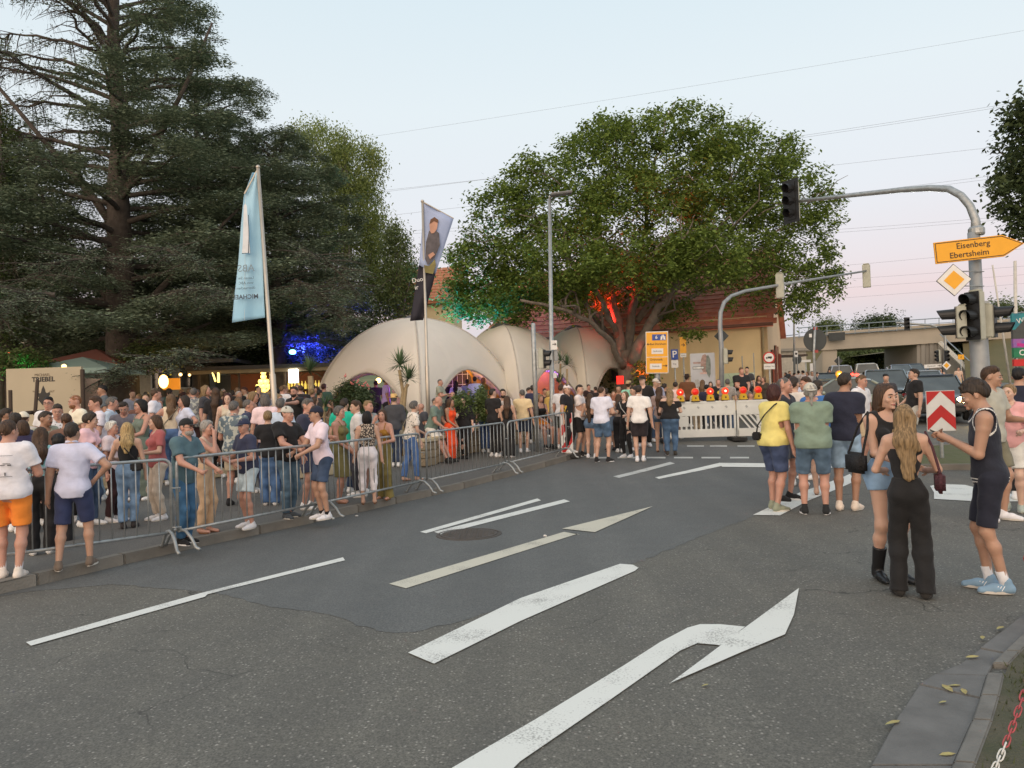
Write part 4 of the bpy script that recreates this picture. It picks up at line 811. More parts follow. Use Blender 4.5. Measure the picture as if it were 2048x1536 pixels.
for row,(n_,z_)in enumerate(((15,1.27),(15,1.72))):
 for i in range(n_):
  if bt0 is None:
   bt0=MB().lathe([(.045,0),(.05,.02),(.05,.20),(.018,.28),(.018,.34)],(0,0,0),8).build('bottle',M_GLOW,None,smooth=True);o=bt0
  else:o=bt0.copy();COL.objects.link(o)
  p=Vector((a.x+L_*.60-L_*.19+i*L_*.38/14,a.y+3.42,zb+z_));o.location=p;tag(o,'glowing yellow bottle on the back shelf of the bar','bottle','bottles on the bar shelves')
pc_=PD(528,790,D_+2.5);k_=0
for lv,n_ in enumerate((4,3,3,2,1,1)):
 for i in range(n_):
  o=MB().lathe([(.03,0),(.10,.03),(.13,.12),(.09,.2)],(0,0,0),8).build('glass_lantern',mat('pyramid_glow',(.8,.6,.15),.4,var=0,emis=(1,.72,.2),estr=1.7),None,smooth=True)if k_==0 else pyr.copy()
  if k_==0:pyr=o
  else:COL.objects.link(o)
  k_+=1;o.location=(pc_.x+(i-(n_-1)/2)*.22,pc_.y,zb+1.35+lv*.2);tag(o,'yellow lit glass in the pyramid of lamps behind the bar counter','lantern','glasses of the lit pyramid')
o=MB().box(PD(587,752,D_-.3),(.36,.12,.52)).build('light_box',mat('lightbox',(.9,.9,.85),.4,var=0,emis=(1,.95,.82),estr=3.5),None,bevel=.02);tag(o,'glaring white light box hanging at the bar under the pavilion roof','lamp')
o=MB().tube([PD(437,745,D_-.2),PD(437,765,D_-.2)],.05,8).build('tube_lamp',mat('tube_glow',(1,.8,.3),.4,var=0,emis=(1,.74,.22),estr=2.2));tag(o,'upright yellow tube lamp at the left end of the bar','lamp')
o=MB().tube([PD(425,745,D_-.2),PD(431,763,D_-.2)],.035,8).build('tube_lamp',mat('tube_glow',(1,.8,.3),.4));tag(o,'slanting pale tube lamp beside the yellow one at the bar','lamp')
for px,py,D2,s_,lb in((327,763,26,.16,'bright oval yellow lamp beside the orange panel right of the cedar trunk'),(361,749,25.5,.055,'small warm bulb under the grey canopy, left of two'),(379,750,26,.045,'small warm bulb under the grey canopy, right of two'),(128,733,22,.07,'warm bulb on the black canopy above the sign wall'),(757,761,27.5,.10,'round warm lamp hanging inside the first arch tent'),(585,704,28,.13,'green-white spotlight lens on the bar roof'),(370,664,30,.05,'tiny white lamp among the branches left of the flagpole'),(72,724,24,.06,'small white lamp left of the black canopy'),(17,709,23,.06,'small red lamp in the dark at the left edge')):
 red='red lamp' in lb;grn='green' in lb;em=(1,.12,.06)if red else(.25,1,.7)if grn else(1,.95,.9)if 'white lamp' in lb else(1,.62,.2)
 o=MB().ball((0,0,0),(s_,s_,s_*1.5 if s_>.15 else s_*.7 if grn else s_),10,8).build('string_lamp' if not grn else 'spotlight',mat('lamp_%d%d'%(int(em[0]*99),int(em[2]*99)),em,.4,var=0,emis=em,estr=5),smooth=True);o.location=PD(px,py,D2);tag(o,lb,'lamp')
o=MB().box(PD(343,768,27.5),(.62,.06,.42)).build('orange_panel',mat('panel_orange',(.7,.25,.02),.6,var=0,emis=(1,.36,.03),estr=.45));tag(o,'orange glowing panel behind the heads right of the cedar trunk','panel')
point(PD(520,752,30.5),(1,.72,.25),90,.3);point(PD(440,752,29.5),(1,.6,.25),40,.3);point(PD(600,752,29.0),(1,.85,.6),30,.3);point(PD(345,755,26.0),(1,.55,.15),25,.2)
s1=PD(590,716,29.3);point(s1,(.03,.04,1),2600,.15,95,PD(650,670,31.5));point(PD(30,735,22),(.1,1,.2),60,.1)
point(PD(888,770,34),(.0,.62,.85),2600,.2,75,PD(935,560,32));point(PD(1196,668,32.6),(1,.03,.02),1500,.1,100,PD(1210,600,32.5));point(PD(1295,775,29.8),(1,.07,.03),650,.1,34,PD(1268,705,31.8));point(PD(1000,640,35.5),(.0,.75,.6),700,.2,90,PD(1000,450,32))
o=MB().box(PD(1240,760,31),(.28,.1,.34)).build('red_light_panel',mat('panel_red',(.8,.02,.02),.5,var=0,emis=(1,.02,.01),estr=1.2));tag(o,'small red glowing panel under the edge of the farthest tent','lamp')
# --- low stone wall the people sit on
M_STONE=mat('sandstone',(.24,.19,.13),.9,col2=(.33,.27,.18),scale=4,bump=.6);wl=[tuple(G(x,y,.11)[:2])for x,y in((130,985),(300,968),(480,950),(600,958),(720,940))];wl2=[(a_.x,a_.y)for a_ in(G(840,935,.11),G(930,908,.11),G(1000,892,.11),G(1075,882,.11))]
M_WTOP=mat('wall_top_stone',(.50,.42,.28),.85,var=.15,scale=3)
for pts,hh_,lb in((wl,.22,'low sandstone edging behind the legs of the left crowd'),(wl2,.62,'brown stone planter wall that the orange dress leans on')):
 t=empty('stone_wall',(0,0,0),0,lb,'wall');ss=along(pts,.55)
 for a_,b_ in zip(ss,ss[1:]):
  m_=(a_+b_)/2;dv=b_-a_;an=math.atan2(dv.y,dv.x)
  for r_ in range(1 if hh_<.3 else 3):
   hb=hh_ if hh_<.3 else(hh_-.08)/3;MB().box((m_.x,m_.y,H(m_.y)+.11+hb*(r_+.5)),(dv.length*.97,.30,hb*.95),an).build('stone',M_WTOP if hh_<.3 else M_STONE,t,bevel=.012)
  if hh_>.3:MB().box((m_.x,m_.y,H(m_.y)+.11+hh_-.035),(dv.length*.99,.36,.07),an).build('coping_stone',M_WTOP,t,bevel=.01)
  # --- railway bridge and slopes
M_CONC=mat('concrete',(.42,.37,.30),.9,col2=(.33,.30,.245),scale=.5,bump=.3,bscale=12);M_CONC2=mat('concrete_wall',(.30,.28,.245),.9,col2=(.22,.21,.19),scale=.35,bump=.3);M_RAIL=mat('rail_blue_grey',(.25,.30,.34),.5,.4)
D_=68.0;bz_=lambda px,py,d=D_:PD(px,py,d)
br=empty('railway_bridge',(bz_(1750,700).x,D_,H(D_)),0,'concrete railway bridge over the road with a thin steel railing','bridge');bo=Vector((bz_(1750,700).x,D_,H(D_)))
def slab(name,tl,tr,brr,bl,m,th,par,D1=D_,D2=None):
 D2=D2 or D1;q=MB();P=[PD(*tl,D1),PD(*tr,D2),PD(*brr,D2),PD(*bl,D1)];P=[p-bo for p in P];q.add(P+[p+Vector((0,th,0))for p in P],[(0,1,2,3),(7,6,5,4),(0,4,5,1),(1,5,6,2),(2,6,7,3),(3,7,4,0)]);return q.build(name,m,par)
slab('deck',(1655,668),(2060,640),(2060,674),(1655,700),M_CONC,6.5,br);slab('deck_edge',(1655,664),(2060,635),(2060,640),(1655,669),M_CONC,.5,br,D_-.3)
slab('deck',(1556,676),(1655,668),(1655,700),(1556,706),M_CONC,6,br)
slab('abutment',(1645,700),(1674,698),(1674,790),(1645,790),M_CONC,6,br,D_+.2)
q=slab('wing_wall',(1600,770),(1645,700),(1645,800),(1600,800),M_CONC,.5,br,D_-6,D_+.2)
for i in range(7):
 x0=1834+i*8.5;slab('wall_panel',(x0,687-i*.5),(x0+8.1,686.5-i*.5),(x0+8.1,800),(x0,800),M_CONC2,1.0+5*(i==0),br,D_+.3-(i%2)*.12)
for i in range(12):
 x0=1894+i*8.5;y0=690+i*8.6;slab('wing_panel',(x0,y0),(x0+8.1,y0+8.2),(x0+8.1,800),(x0,800),M_CONC2,.6,br,D_-.6-i*.45,D_-.6-(i+1)*.45)
q=MB();q.tube([PD(1880,686,D_-.7)-bo,PD(1995,795,D_-6.8)-bo],.22,6).build('stair_edge',mat('stair_light',(.50,.48,.42),.8),br)
q=MB();q.tube([PD(1880,668,D_-.7)-bo,PD(2000,778,D_-6.8)-bo],.05,6).build('handrail',M_RAIL,br)
for k_ in(0,1,2):
 yy=(646,656,664)[k_];MB().tube([PD(1596,yy+10,D_-.3)-bo,PD(2060,yy-22.5,D_-.3)-bo],.045 if k_==0 else .03,6).build('rail',M_RAIL,br)
for i in range(17):
 px=1598+i*28;y1=655-(px-1596)*.0702;MB().tube([PD(px,y1,D_-.3)-bo,PD(px,y1+21,D_-.3)-bo],.035,5).build('rail_post',M_RAIL,br)
MB().tube([PD(1556,673,D_-.3)-bo,PD(1596,669,D_-.3)-bo],.04,5).build('rail',M_RAIL,br)
for px,w_ in((1674,14),):slab('hanging_panel',(px-16,666),(px+16,664),(px+16,680),(px-16,682),mat('dark_mesh',(.05,.055,.055),.8),.1,br,D_-.6)
M_SLOPE=mat('embankment',(.10,.095,.04),.95,col2=(.15,.12,.055),scale=.25,bump=.8,bscale=4)
def hump(name,pts,m,kind='structure'):
 q=MB();q.add(pts[0]+pts[1],[(i,i+1,i+1+len(pts[0]),i+len(pts[0]))for i in range(len(pts[0])-1)]);o=q.build(name,m,smooth=True,recalc=False);o['kind']=kind;return o
b0=[PD(x,800,d)for x,d in((1934,60),(1990,56),(2100,52),(2300,50))];t0=[PD(x,y,d)for x,y,d in((1925,686,68.5),(1990,676,68.5),(2100,668,68.5),(2300,655,68.5))]
for p in b0:p.z=H(p.y)
hump('embankment',[b0,t0],M_SLOPE);hump('embankment',[t0,[p+Vector((0,30,0))for p in t0]],M_SLOPE)
b0=[PD(x,800,d)for x,d in((1300,56),(1500,57),(1600,61))];t0=[PD(x,y,d)for x,y,d in((1300,715,68),(1500,709,68),(1645,702,68))]
for p in b0:p.z=H(p.y)
hump('embankment',[b0,t0],M_SLOPE);hump('embankment',[t0,[p+Vector((0,30,0))for p in t0]],M_SLOPE)
simple_house(1562,1612,50,702,700,'low pale building right of the cream house gable',mat('render_pale',(.52,.48,.40),.9),mat('roof_conc',(.3,.28,.24),.8),4)
o=MB().box(PD(1583,712,48),(1.5,1.5,.12)).build('porch_roof',M_DARKW);tag(o,'dark porch roof beside the cream house gable','porch')
# --- far street furniture
def far_lamp(px0,y0,D_,pts,r,label,head=None,name='street_lamp'):
 pb=PD(px0,y0,D_);pb.z=H(D_);t=empty(name,pb,0,label,'street lamp' if name=='street_lamp' else 'signal mast');P=[PD(*p,D_)-pb for p in pts]
 MB().tube([(0,0,0)]+P,[r]+[r*.8]*(len(P)-1)+[r*.6],8).build('post',M_GALV,t,smooth=True)
 if head:a_,b_=PD(*head[0],D_)-pb,PD(*head[1],D_)-pb;MB().tube([a_,(a_+b_)/2,b_],[r*.9,r*1.9,r*1.2],8).build('lamp_head',mat('lamp_head_grey',(.40,.40,.38),.4),t,smooth=True)
 return t,pb
far_lamp(1589,780,44,[(1588,660),(1588,632),(1592,618),(1603,607),(1618,601),(1622,600)],.075,'tall curved street lamp right of the cream house',((1620,601),(1642,597)))
tm,tb=far_lamp(1890,790,50,[(1891,690),(1889,668),(1880,656),(1860,650),(1792,645)],.10,'far signal mast under the bridge end, its arm pointing left',name='signal_mast')
signal(PD(1813,648,50),R_(0),3,'tiny black traffic light on the arm of the far mast',size=.85,back=True,body=M_BLK);signal(PD(1877,712,49.5),R_(-80),3,'far traffic light left of the far mast, above the white arrow sign',size=.85,back=False);signal(PD(1893,712,49.5),R_(0),3,'far black traffic light on the far mast, above the yellow diamond',size=.85,back=False,body=M_BLK)
diamond(PD(1893,731,49.4),.32,0,'far priority diamond under the bridge, on the far mast')
c=PD(1866,732,49.6);t=empty('direction_sign',c,0,'long white sign with a small black arrow on the far mast','road sign');t.matrix_world=Matrix.Translation(c)@facing(0,R_(1.5));MB().box((0,0,0),(1.15,.24,.03)).build('panel',M_WHT,t);letter('Zentrum',.15,M_TXT,t,Matrix.Translation((-.12,0,.017)));q=MB();q.tube([(.3,0,.02),(.44,0,.02)],.014,4);q.extr([(.42,.05),(.50,0),(.42,-.05)],(0,0,.018),(1,0,0),(0,1,0),(0,0,1),.004);q.build('arrow',M_TXT,t)
plate(1922,714,52,.42,.34,M_YEL,'small orange sign by the stairs beside the bridge','‹',M_TXT,.3,yaw=0)
plate(1592,708,42,.20,.34,M_WHT,'small white sign with a black dot on the curved street lamp','●',M_TXT,.16,post=False,yaw=0)
def back_disc(px,py,D_,r,label):
 c=PD(px,py,D_);t=empty('round_sign',(c.x,c.y,H(D_)),0,label,'road sign');MB().lathe([(.001,-.01),(r,-.01),(r,.01),(.001,.01)],(0,0,c.z-H(D_)),20,'Y').build('panel',M_BACK,t);MB().tube([(0,-.03,0),(0,-.03,c.z-H(D_)+r)],.03,6).build('post',M_GALV,t)
back_disc(1594,719,45,.28,'small far round sign seen from behind, below the curved street lamp')
t=diamond(PD(1677,722,45),.27,0,'far diamond sign seen from behind, before the bridge pier',back=True);MB().tube([(0,-2.5,.03),(0,.27,.03)],.03,6).build('post',M_GALV,t)
plate(1612,722,47,.60,.14,M_WHT,'narrow white street-name plate beside the small round sign',yaw=0)
plate(1623,735,46,.18,.5,M_WHT,'small white post sign in front of the bridge wall',yaw=0)
for(x0,y0),(x1,y1),D_,r,lb in(((1985,530),(2016,735),33,.05,'thin leaning white pole behind the big mast'),((2030,522),(2032,700),36,.10,'thick pale pole at the right edge above the billboard')):
 a_=PD(x1,y1,D_);b_=PD(x0,y0,D_);a2_=a_+(b_-a_)*((H(D_)-a_.z)/(b_.z-a_.z));o=MB().tube([a2_,b_],[r,r*.7],8).build('pole',mat('pole_white',(.55,.53,.48),.6),smooth=True);tag(o,lb,'pole')
D_=30;a_=PD(2022,627,D_);b_=PD(2120,722,D_);t=empty('billboard',(a_.x,D_,H(D_)),0,'tall billboard with colourful panels cut off by the right edge','billboard');ht=a_.z-H(D_)
for nm,y0,y1,m in(('top_panel',627,660,mat('bb_teal',(.02,.16,.22),.5,col2=(.02,.32,.30),scale=2)),('dark_panel',660,678,mat('bb_dark',(.06,.065,.065),.6)),('picture_panel',678,696,mat('bb_pink',(.42,.10,.32),.5,col2=(.10,.12,.40),scale=4)),('green_panel',696,716,mat('bb_green',(.01,.18,.08),.5)),('red_panel',719,733,mat('bb_red',(.55,.02,.02),.5))):
 z1=PD(2022,y0,D_).z-H(D_);z0=PD(2022,y1,D_).z-H(D_);MB().box((1.0,0,(z0+z1)/2),(2.0,.12,z1-z0-.01)).build(nm,m,t)
MB().extr([(0,0),(.55,0),(.55,.60),(.1,.12)],(0.02,-.065,PD(2022,662,D_).z-H(D_)-.05),(1,0,0),(0,0,1),(0,-1,0),.004).build('dark_wedge',mat('bb_dark',(.06,.065,.065),.6),t)
letter('W',.3,M_WHT,t,Matrix.Translation((.32,-.066,PD(2022,645,D_).z-H(D_)+.05))@facing(0,.2));letter('Cili',.32,M_WHT,t,Matrix.Translation((.42,-.066,PD(2022,706,D_).z-H(D_)))@facing(0,.1),bold=.006);MB().box((.4,-.064,PD(2022,686,D_).z-H(D_)-.1),(.5,.006,.12),Matrix.Rotation(.1,3,'Y')).build('magenta_stripe',mat('bb_mag',(.5,.02,.25),.5),t)
MB().tube([(.2,.1,0),(.2,.1,ht)],.07,8).build('post',M_GALV,t)
M_CR=mat('chain_red',(.36,.07,.08),.45,var=.2,scale=20);M_CW=mat('chain_white',(.62,.64,.62),.45,var=.1,scale=20)
p0=PD(1978,1560,3.05);p1=PD(2062,1340,3.25);ch=empty('chain',(p0+p1)/2,0,'red and white plastic chain hanging at the lower right corner','chain');n_=15;rm={}
for i in range(-3,n_+6):
 u=i/n_;p=p0.lerp(p1,u);p.z-=.03*(1-(2*u-1)**2);dv=(p1-p0).normalized();colr=M_CW if i<6 else M_CR
 pts=[];
 for k_ in range(17):a=2*math.pi*k_/16;pts.append((.0105*math.cos(a),0,.021*math.sin(a)+(.006 if math.sin(a)>0 else-.006)))
 key=colr.name
 if key not in rm:q=MB();q.tube(pts,.0035,6,cap=False);rm[key]=q.mesh('link');rm[key].materials.append(colr);rm[key].shade_smooth()
 o=bpy.data.objects.new('link',rm[key]);COL.objects.link(o);o.parent=ch;o.location=p-ch.location;qr=dv.to_track_quat('Z','Y');o.rotation_mode='QUATERNION';from mathutils import Quaternion;o.rotation_quaternion=qr@Quaternion((0,0,1),R_(90*(i%2)+25))
p=G(2066,1235,.04);t=empty('barrier_post',p,0,'red plastic post just cut off by the right edge','post');MB().tube([(0,0,0),(0,0,.42)],.035,12).build('post',M_RED,t,smooth=True);MB().ball((0,0,.42),.045).build('cap',M_RED,t,smooth=True)
# --- overhead power lines
M_WIRE=mat('wire',(.20,.21,.24),.6,var=0)
WL=[((700,280),(1300,186),(2100,52),75),((700,392),(1600,272),(2100,194),62),((700,388),(1600,276),(2100,198),63),((700,440),(1670,330),(2100,282),66),((700,468),(1650,392),(2100,336),66),((700,474),(1650,398),(2100,342),67),((700,500),(1690,458),(2100,425),70),((700,505),(1690,464),(2100,431),71),((700,590),(1700,530),(2100,492),78),((700,610),(1700,558),(2100,528),80),((700,625),(1700,575),(2100,545),82),((700,640),(1700,595),(2100,562),84)]
for i,(a_,b_,c_,D_)in enumerate(WL):
 P=[]
 A2,B2_,C2=np.array(a_,float),np.array(b_,float),np.array(c_,float)
 for k_ in range(25):
  x=-700+(c_[0]+1200)*k_/24;y=np.interp(x,(a_[0],b_[0],c_[0]),(a_[1],b_[1],c_[1]));co=np.polyfit((a_[0],b_[0],c_[0]),(a_[1],b_[1],c_[1]),2);P.append(PD(x,np.polyval(co,x),D_-(x-700)*.008))
 o=MB().tube(P,.0085,4).build('power_line',M_WIRE);tag(o,'thin dark power line crossing the dusk sky','power line','power lines across the sky')
 # --- trees
RNG=np.random.RandomState(11)
def leafmat(name,c1,c2,tr=.25,rough=.6):
 m=bpy.data.materials.new(name);m.use_nodes=True;n=m.node_tree;n.nodes.clear();l=n.links;o=n.nodes.new('ShaderNodeOutputMaterial')
 d=n.nodes.new('ShaderNodeBsdfPrincipled');d.inputs['Roughness'].default_value=rough;d.inputs['Specular IOR Level'].default_value=.25;t=n.nodes.new('ShaderNodeBsdfTranslucent');mx=n.nodes.new('ShaderNodeMixShader');mx.inputs[0].default_value=tr
 g=n.nodes.new('ShaderNodeNewGeometry');tc_=n.nodes.new('ShaderNodeTexCoord');no=n.nodes.new('ShaderNodeTexNoise');no.inputs['Scale'].default_value=.8;no.inputs['Detail'].default_value=3;l.new(tc_.outputs['Object'],no.inputs['Vector'])
 ad_=n.nodes.new('ShaderNodeMath');ad_.operation='ADD';l.new(g.outputs['Random Per Island'],ad_.inputs[0]);l.new(no.outputs[0],ad_.inputs[1]);r=n.nodes.new('ShaderNodeMapRange');r.inputs[1].default_value=.35;r.inputs[2].default_value=1.25;l.new(ad_.outputs[0],r.inputs[0])
 x=n.nodes.new('ShaderNodeMix');x.data_type='RGBA';l.new(r.outputs[0],x.inputs[0]);x.inputs[6].default_value=c1+(1,);x.inputs[7].default_value=c2+(1,);l.new(x.outputs[2],d.inputs['Base Color']);l.new(x.outputs[2],t.inputs[0]);l.new(d.outputs[0],mx.inputs[1]);l.new(t.outputs[0],mx.inputs[2]);l.new(mx.outputs[0],o.inputs[0]);return m
def bark(name,c,c2):return mat(name,c,.95,col2=c2,scale=5,bump=1.0,bscale=14)
def leaves(name,P,size,parent,m,droop=.5,aspect=.5,upb=.3,kind=None,fold=True):
 """P (n,3) leaf positions; every leaf a folded blade of 2 quads"""
 n=len(P);R=RNG
 a=R.uniform(0,2*np.pi,n);dz=-droop*R.uniform(.2,1.2,n);d=np.stack([np.cos(a),np.sin(a),dz],1);d/=np.linalg.norm(d,axis=1)[:,None]
 up=np.stack([R.normal(0,.5,n),R.normal(0,.5,n),np.full(n,1.0)],1)+R.normal(0,1-upb,(n,3))*.6;s=np.cross(d,up);s/=np.linalg.norm(s,axis=1)[:,None]+1e-9;L_=(size*R.uniform(.6,1.3,n))[:,None];w_=L_*aspect*.5
 nn=np.cross(s,d)
 v0=P;v1=P+d*L_*.45+s*w_;v2=P+d*L_;v3=P+d*L_*.45-s*w_
 V=np.stack([v0,v1,v2,v3],1).reshape(-1,3);F=np.arange(4*n).reshape(-1,4);me=np_mesh(name,V,F);o=link(name,me,parent,m);
 if kind:o['kind']=kind
 global _ltri;_ltri+=2*n;return o
_ltri=0
def tree_empty(name,px,D_,label,cat='tree',grp=None):p=PD(px,800,D_);p.z=H(D_);return empty(name,p,0,label,cat,grp),p
def blob_pts(ells,nclump,per,rc,shell=.55,grav=0):
 """clumps in a union of ellipsoids (centre, radii, weight)"""
 W_=np.array([e[2]for e in ells],float);W_/=W_.sum();out=[];cl=[]
 for(c,r,w),k in zip(ells,RNG.multinomial(nclump,W_)):
  d=RNG.normal(0,1,(k,3));d/=np.linalg.norm(d,axis=1)[:,None];rad=RNG.uniform(shell**3,1,k)**(1/3);cl.append(np.array(c)+d*rad[:,None]*np.array(r))
 C=np.concatenate(cl);sz=RNG.uniform(.6,1.4,len(C))
 P=(C[:,None,:]+RNG.normal(0,1,(len(C),per,3))*(rc*sz)[:,None,None]*np.array([1,1,.75]));
 if grav:P[...,2]-=grav*np.abs(RNG.normal(0,1,P.shape[:2]))
 return P.reshape(-1,3),C
def limb(mb,P,r0,r1,n=8,wob=.0):
 P=[Vector(p)for p in P];k=len(P);mb.tube(P,[r0+(r1-r0)*(i/(k-1))**.8 for i in range(k)],n,cap=True)
def curve(a,b,bow,n=7,rnd=.05):
 a,b,bow=Vector(a),Vector(b),Vector(bow);L_=(b-a).length;return[a.lerp(b,i/n)+bow*math.sin(math.pi*i/n)+(Vector(RNG.normal(0,rnd*L_*.15,3))if 0<i<n else Vector((0,0,0)))for i in range(n+1)]
 # --- walnut
t,tb=tree_empty('walnut_tree',1262,32,'broad walnut tree with green crown beside the white tents, its limbs lit red')
DW=32.0
def W3(px,py,dd=0):return PD(px,py,DW+dd)-tb
M_BARK=bark('walnut_bark',(.13,.105,.085),(.21,.18,.15))
q=MB();q.tube([W3(1268,800)+Vector((0,0,-.6)),W3(1262,780),W3(1256,745),W3(1255,705,.2)],[.62,.46,.42,.46],14)
q.build('trunk',M_BARK,t,smooth=True)
brs=[((1250,730,0),(1235,640,.5),(1215,560,1),(1200,470,1.5),(1180,360,1.5),.27),((1262,725,-.2),(1290,660,-.5),(1330,600,-1),(1370,540,-1.5),(1430,440,-2),.30),((1255,720,.4),(1262,640,1),(1275,560,2),(1290,450,2),(1310,320,2),.26),((1246,735,-.3),(1225,690,-1.5),(1190,650,-2.5),(1130,620,-3),(1040,600,-3.2),.15),((1236,680,.3),(1210,610,-1),(1160,540,-2),(1110,490,-1),(1060,450,0),.13),((1300,650,-.5),(1370,600,1),(1450,560,1.5),(1530,530,2.5),(1580,520,2.5),.13),((1330,600,-1),(1400,530,0),(1470,450,1),(1520,390,1),.13),((1250,720,1),(1200,640,3),(1120,560,4),(1040,500,4),.16),((1275,640,1.5),(1380,500,3),(1450,380,4),(1500,300,3.5),.17)]
tips=[]
for b in brs:
 P=[W3(*p)for p in b[:-1]];q=MB();PP=[]
 for i in range(len(P)-1):
  for k in range(4):PP.append(P[i].lerp(P[i+1],k/4)+Vector(RNG.normal(0,.05,3)))
 PP.append(P[-1]);limb(q,PP,b[-1],.05,9)
 for k in range(9):
  a=PP[int(len(PP)*.4)+int(RNG.rand()*len(PP)*.55)-1];e=a+Vector((RNG.normal(0,1.5),RNG.normal(0,1.5),RNG.uniform(-.3,2)));limb(q,curve(a,e,(0,0,.3),5,.4),.06,.015,5);tips.append(e)
 q.build('limb',M_BARK,t,smooth=True)
s_=DW/FP
def E3(px,py,rx,ry,dd=0,rd=None,w=None):c=W3(px,py,dd);rx*=s_;ry*=s_;rd=rd if rd else rx;return(c,(rx,rd,ry),w or rx*ry)
ells=[E3(1340,330,170,110,0,3.2),E3(1200,330,110,95,1,3),E3(1450,350,130,110,1,3.2),E3(1110,400,110,80,-.5,2.6),E3(1010,440,90,75,0,2.2),E3(1560,390,90,95,.5,2.4),E3(1610,480,75,80,.5,2),E3(1300,450,190,110,-1,3.6),E3(1480,460,130,95,0,3),E3(1120,520,120,90,-1,3),E3(980,540,90,75,0,2.4),E3(930,600,52,52,0,1.5),E3(1010,600,95,45,-.5,2),E3(1350,250,85,40,0,2),E3(1210,260,60,36,1,1.4),E3(1470,265,60,36,1,1.4),E3(1560,560,90,50,-.5,1.7),E3(1650,560,34,34,0,.8),E3(1130,600,60,30,-2,1),E3(1350,620,45,30,0,.9),E3(1150,590,100,40,1.5),E3(1010,570,80,60,.8),E3(1250,560,120,60,3.5),E3(1320,520,130,60,2.5),E3(1300,520,105,50,-3.8,1.4),E3(1140,520,75,45,-3.8,1.3),E3(1405,515,85,60,-3.4,1.4),E3(1060,340,50,36,0,1.2),E3(1020,385,40,36,0,1.0),E3(1575,300,36,36,.5,1.0),E3(1650,400,30,40,.5,1),E3(940,500,40,40,0,1)]
P,Cw=blob_pts(ells,2350,58,.215,shell=.35,grav=.13)
P2,C2_=blob_pts([E3(1600,610,40,25,-.5,.8),E3(1680,560,18,30,0,.5),E3(1460,600,12,12,-2.5,.3),E3(1385,665,26,10,-1,.5),E3(1290,745,22,30,-1.0,.5),E3(1590,590,16,12,-.5,.3),E3(1640,600,10,12,-.5,.2)],120,22,.13,shell=0,grav=.1)
M_LW=leafmat('walnut_leaf',(.042,.078,.014),(.20,.275,.058),.32)
leaves('crown',P,.175,t,M_LW,droop=.7,aspect=.5,upb=.55);leaves('hanging_leaves',P2,.17,t,M_LW,droop=1.1,aspect=.45)
P3,_=blob_pts([E3(1600,600,45,35,-.5,.8),E3(1680,540,22,34,0,.5)],60,20,.12,shell=0)
q=MB()
for k in range(160):
 c=Vector(Cw[RNG.randint(len(Cw))]);e=c+Vector(RNG.normal(0,.5,3));q.tube(curve(c+Vector((W3(1300,520)-c))*.18,e,(0,0,.1),4,.3),[.03,.026,.02,.014,.008],4)
for a_,b_ in(((1365,480),(1345,400)),((1365,480),(1390,430)),((1310,500),(1335,445)),((1330,470),(1300,520))):q.tube(curve(W3(*a_,-4),W3(*b_,-4.2),(.1,0,.1),5,.5),[.035,.03,.026,.02,.015,.01],5)
o=q.build('twigs',M_BARK,t);o['kind']='stuff'
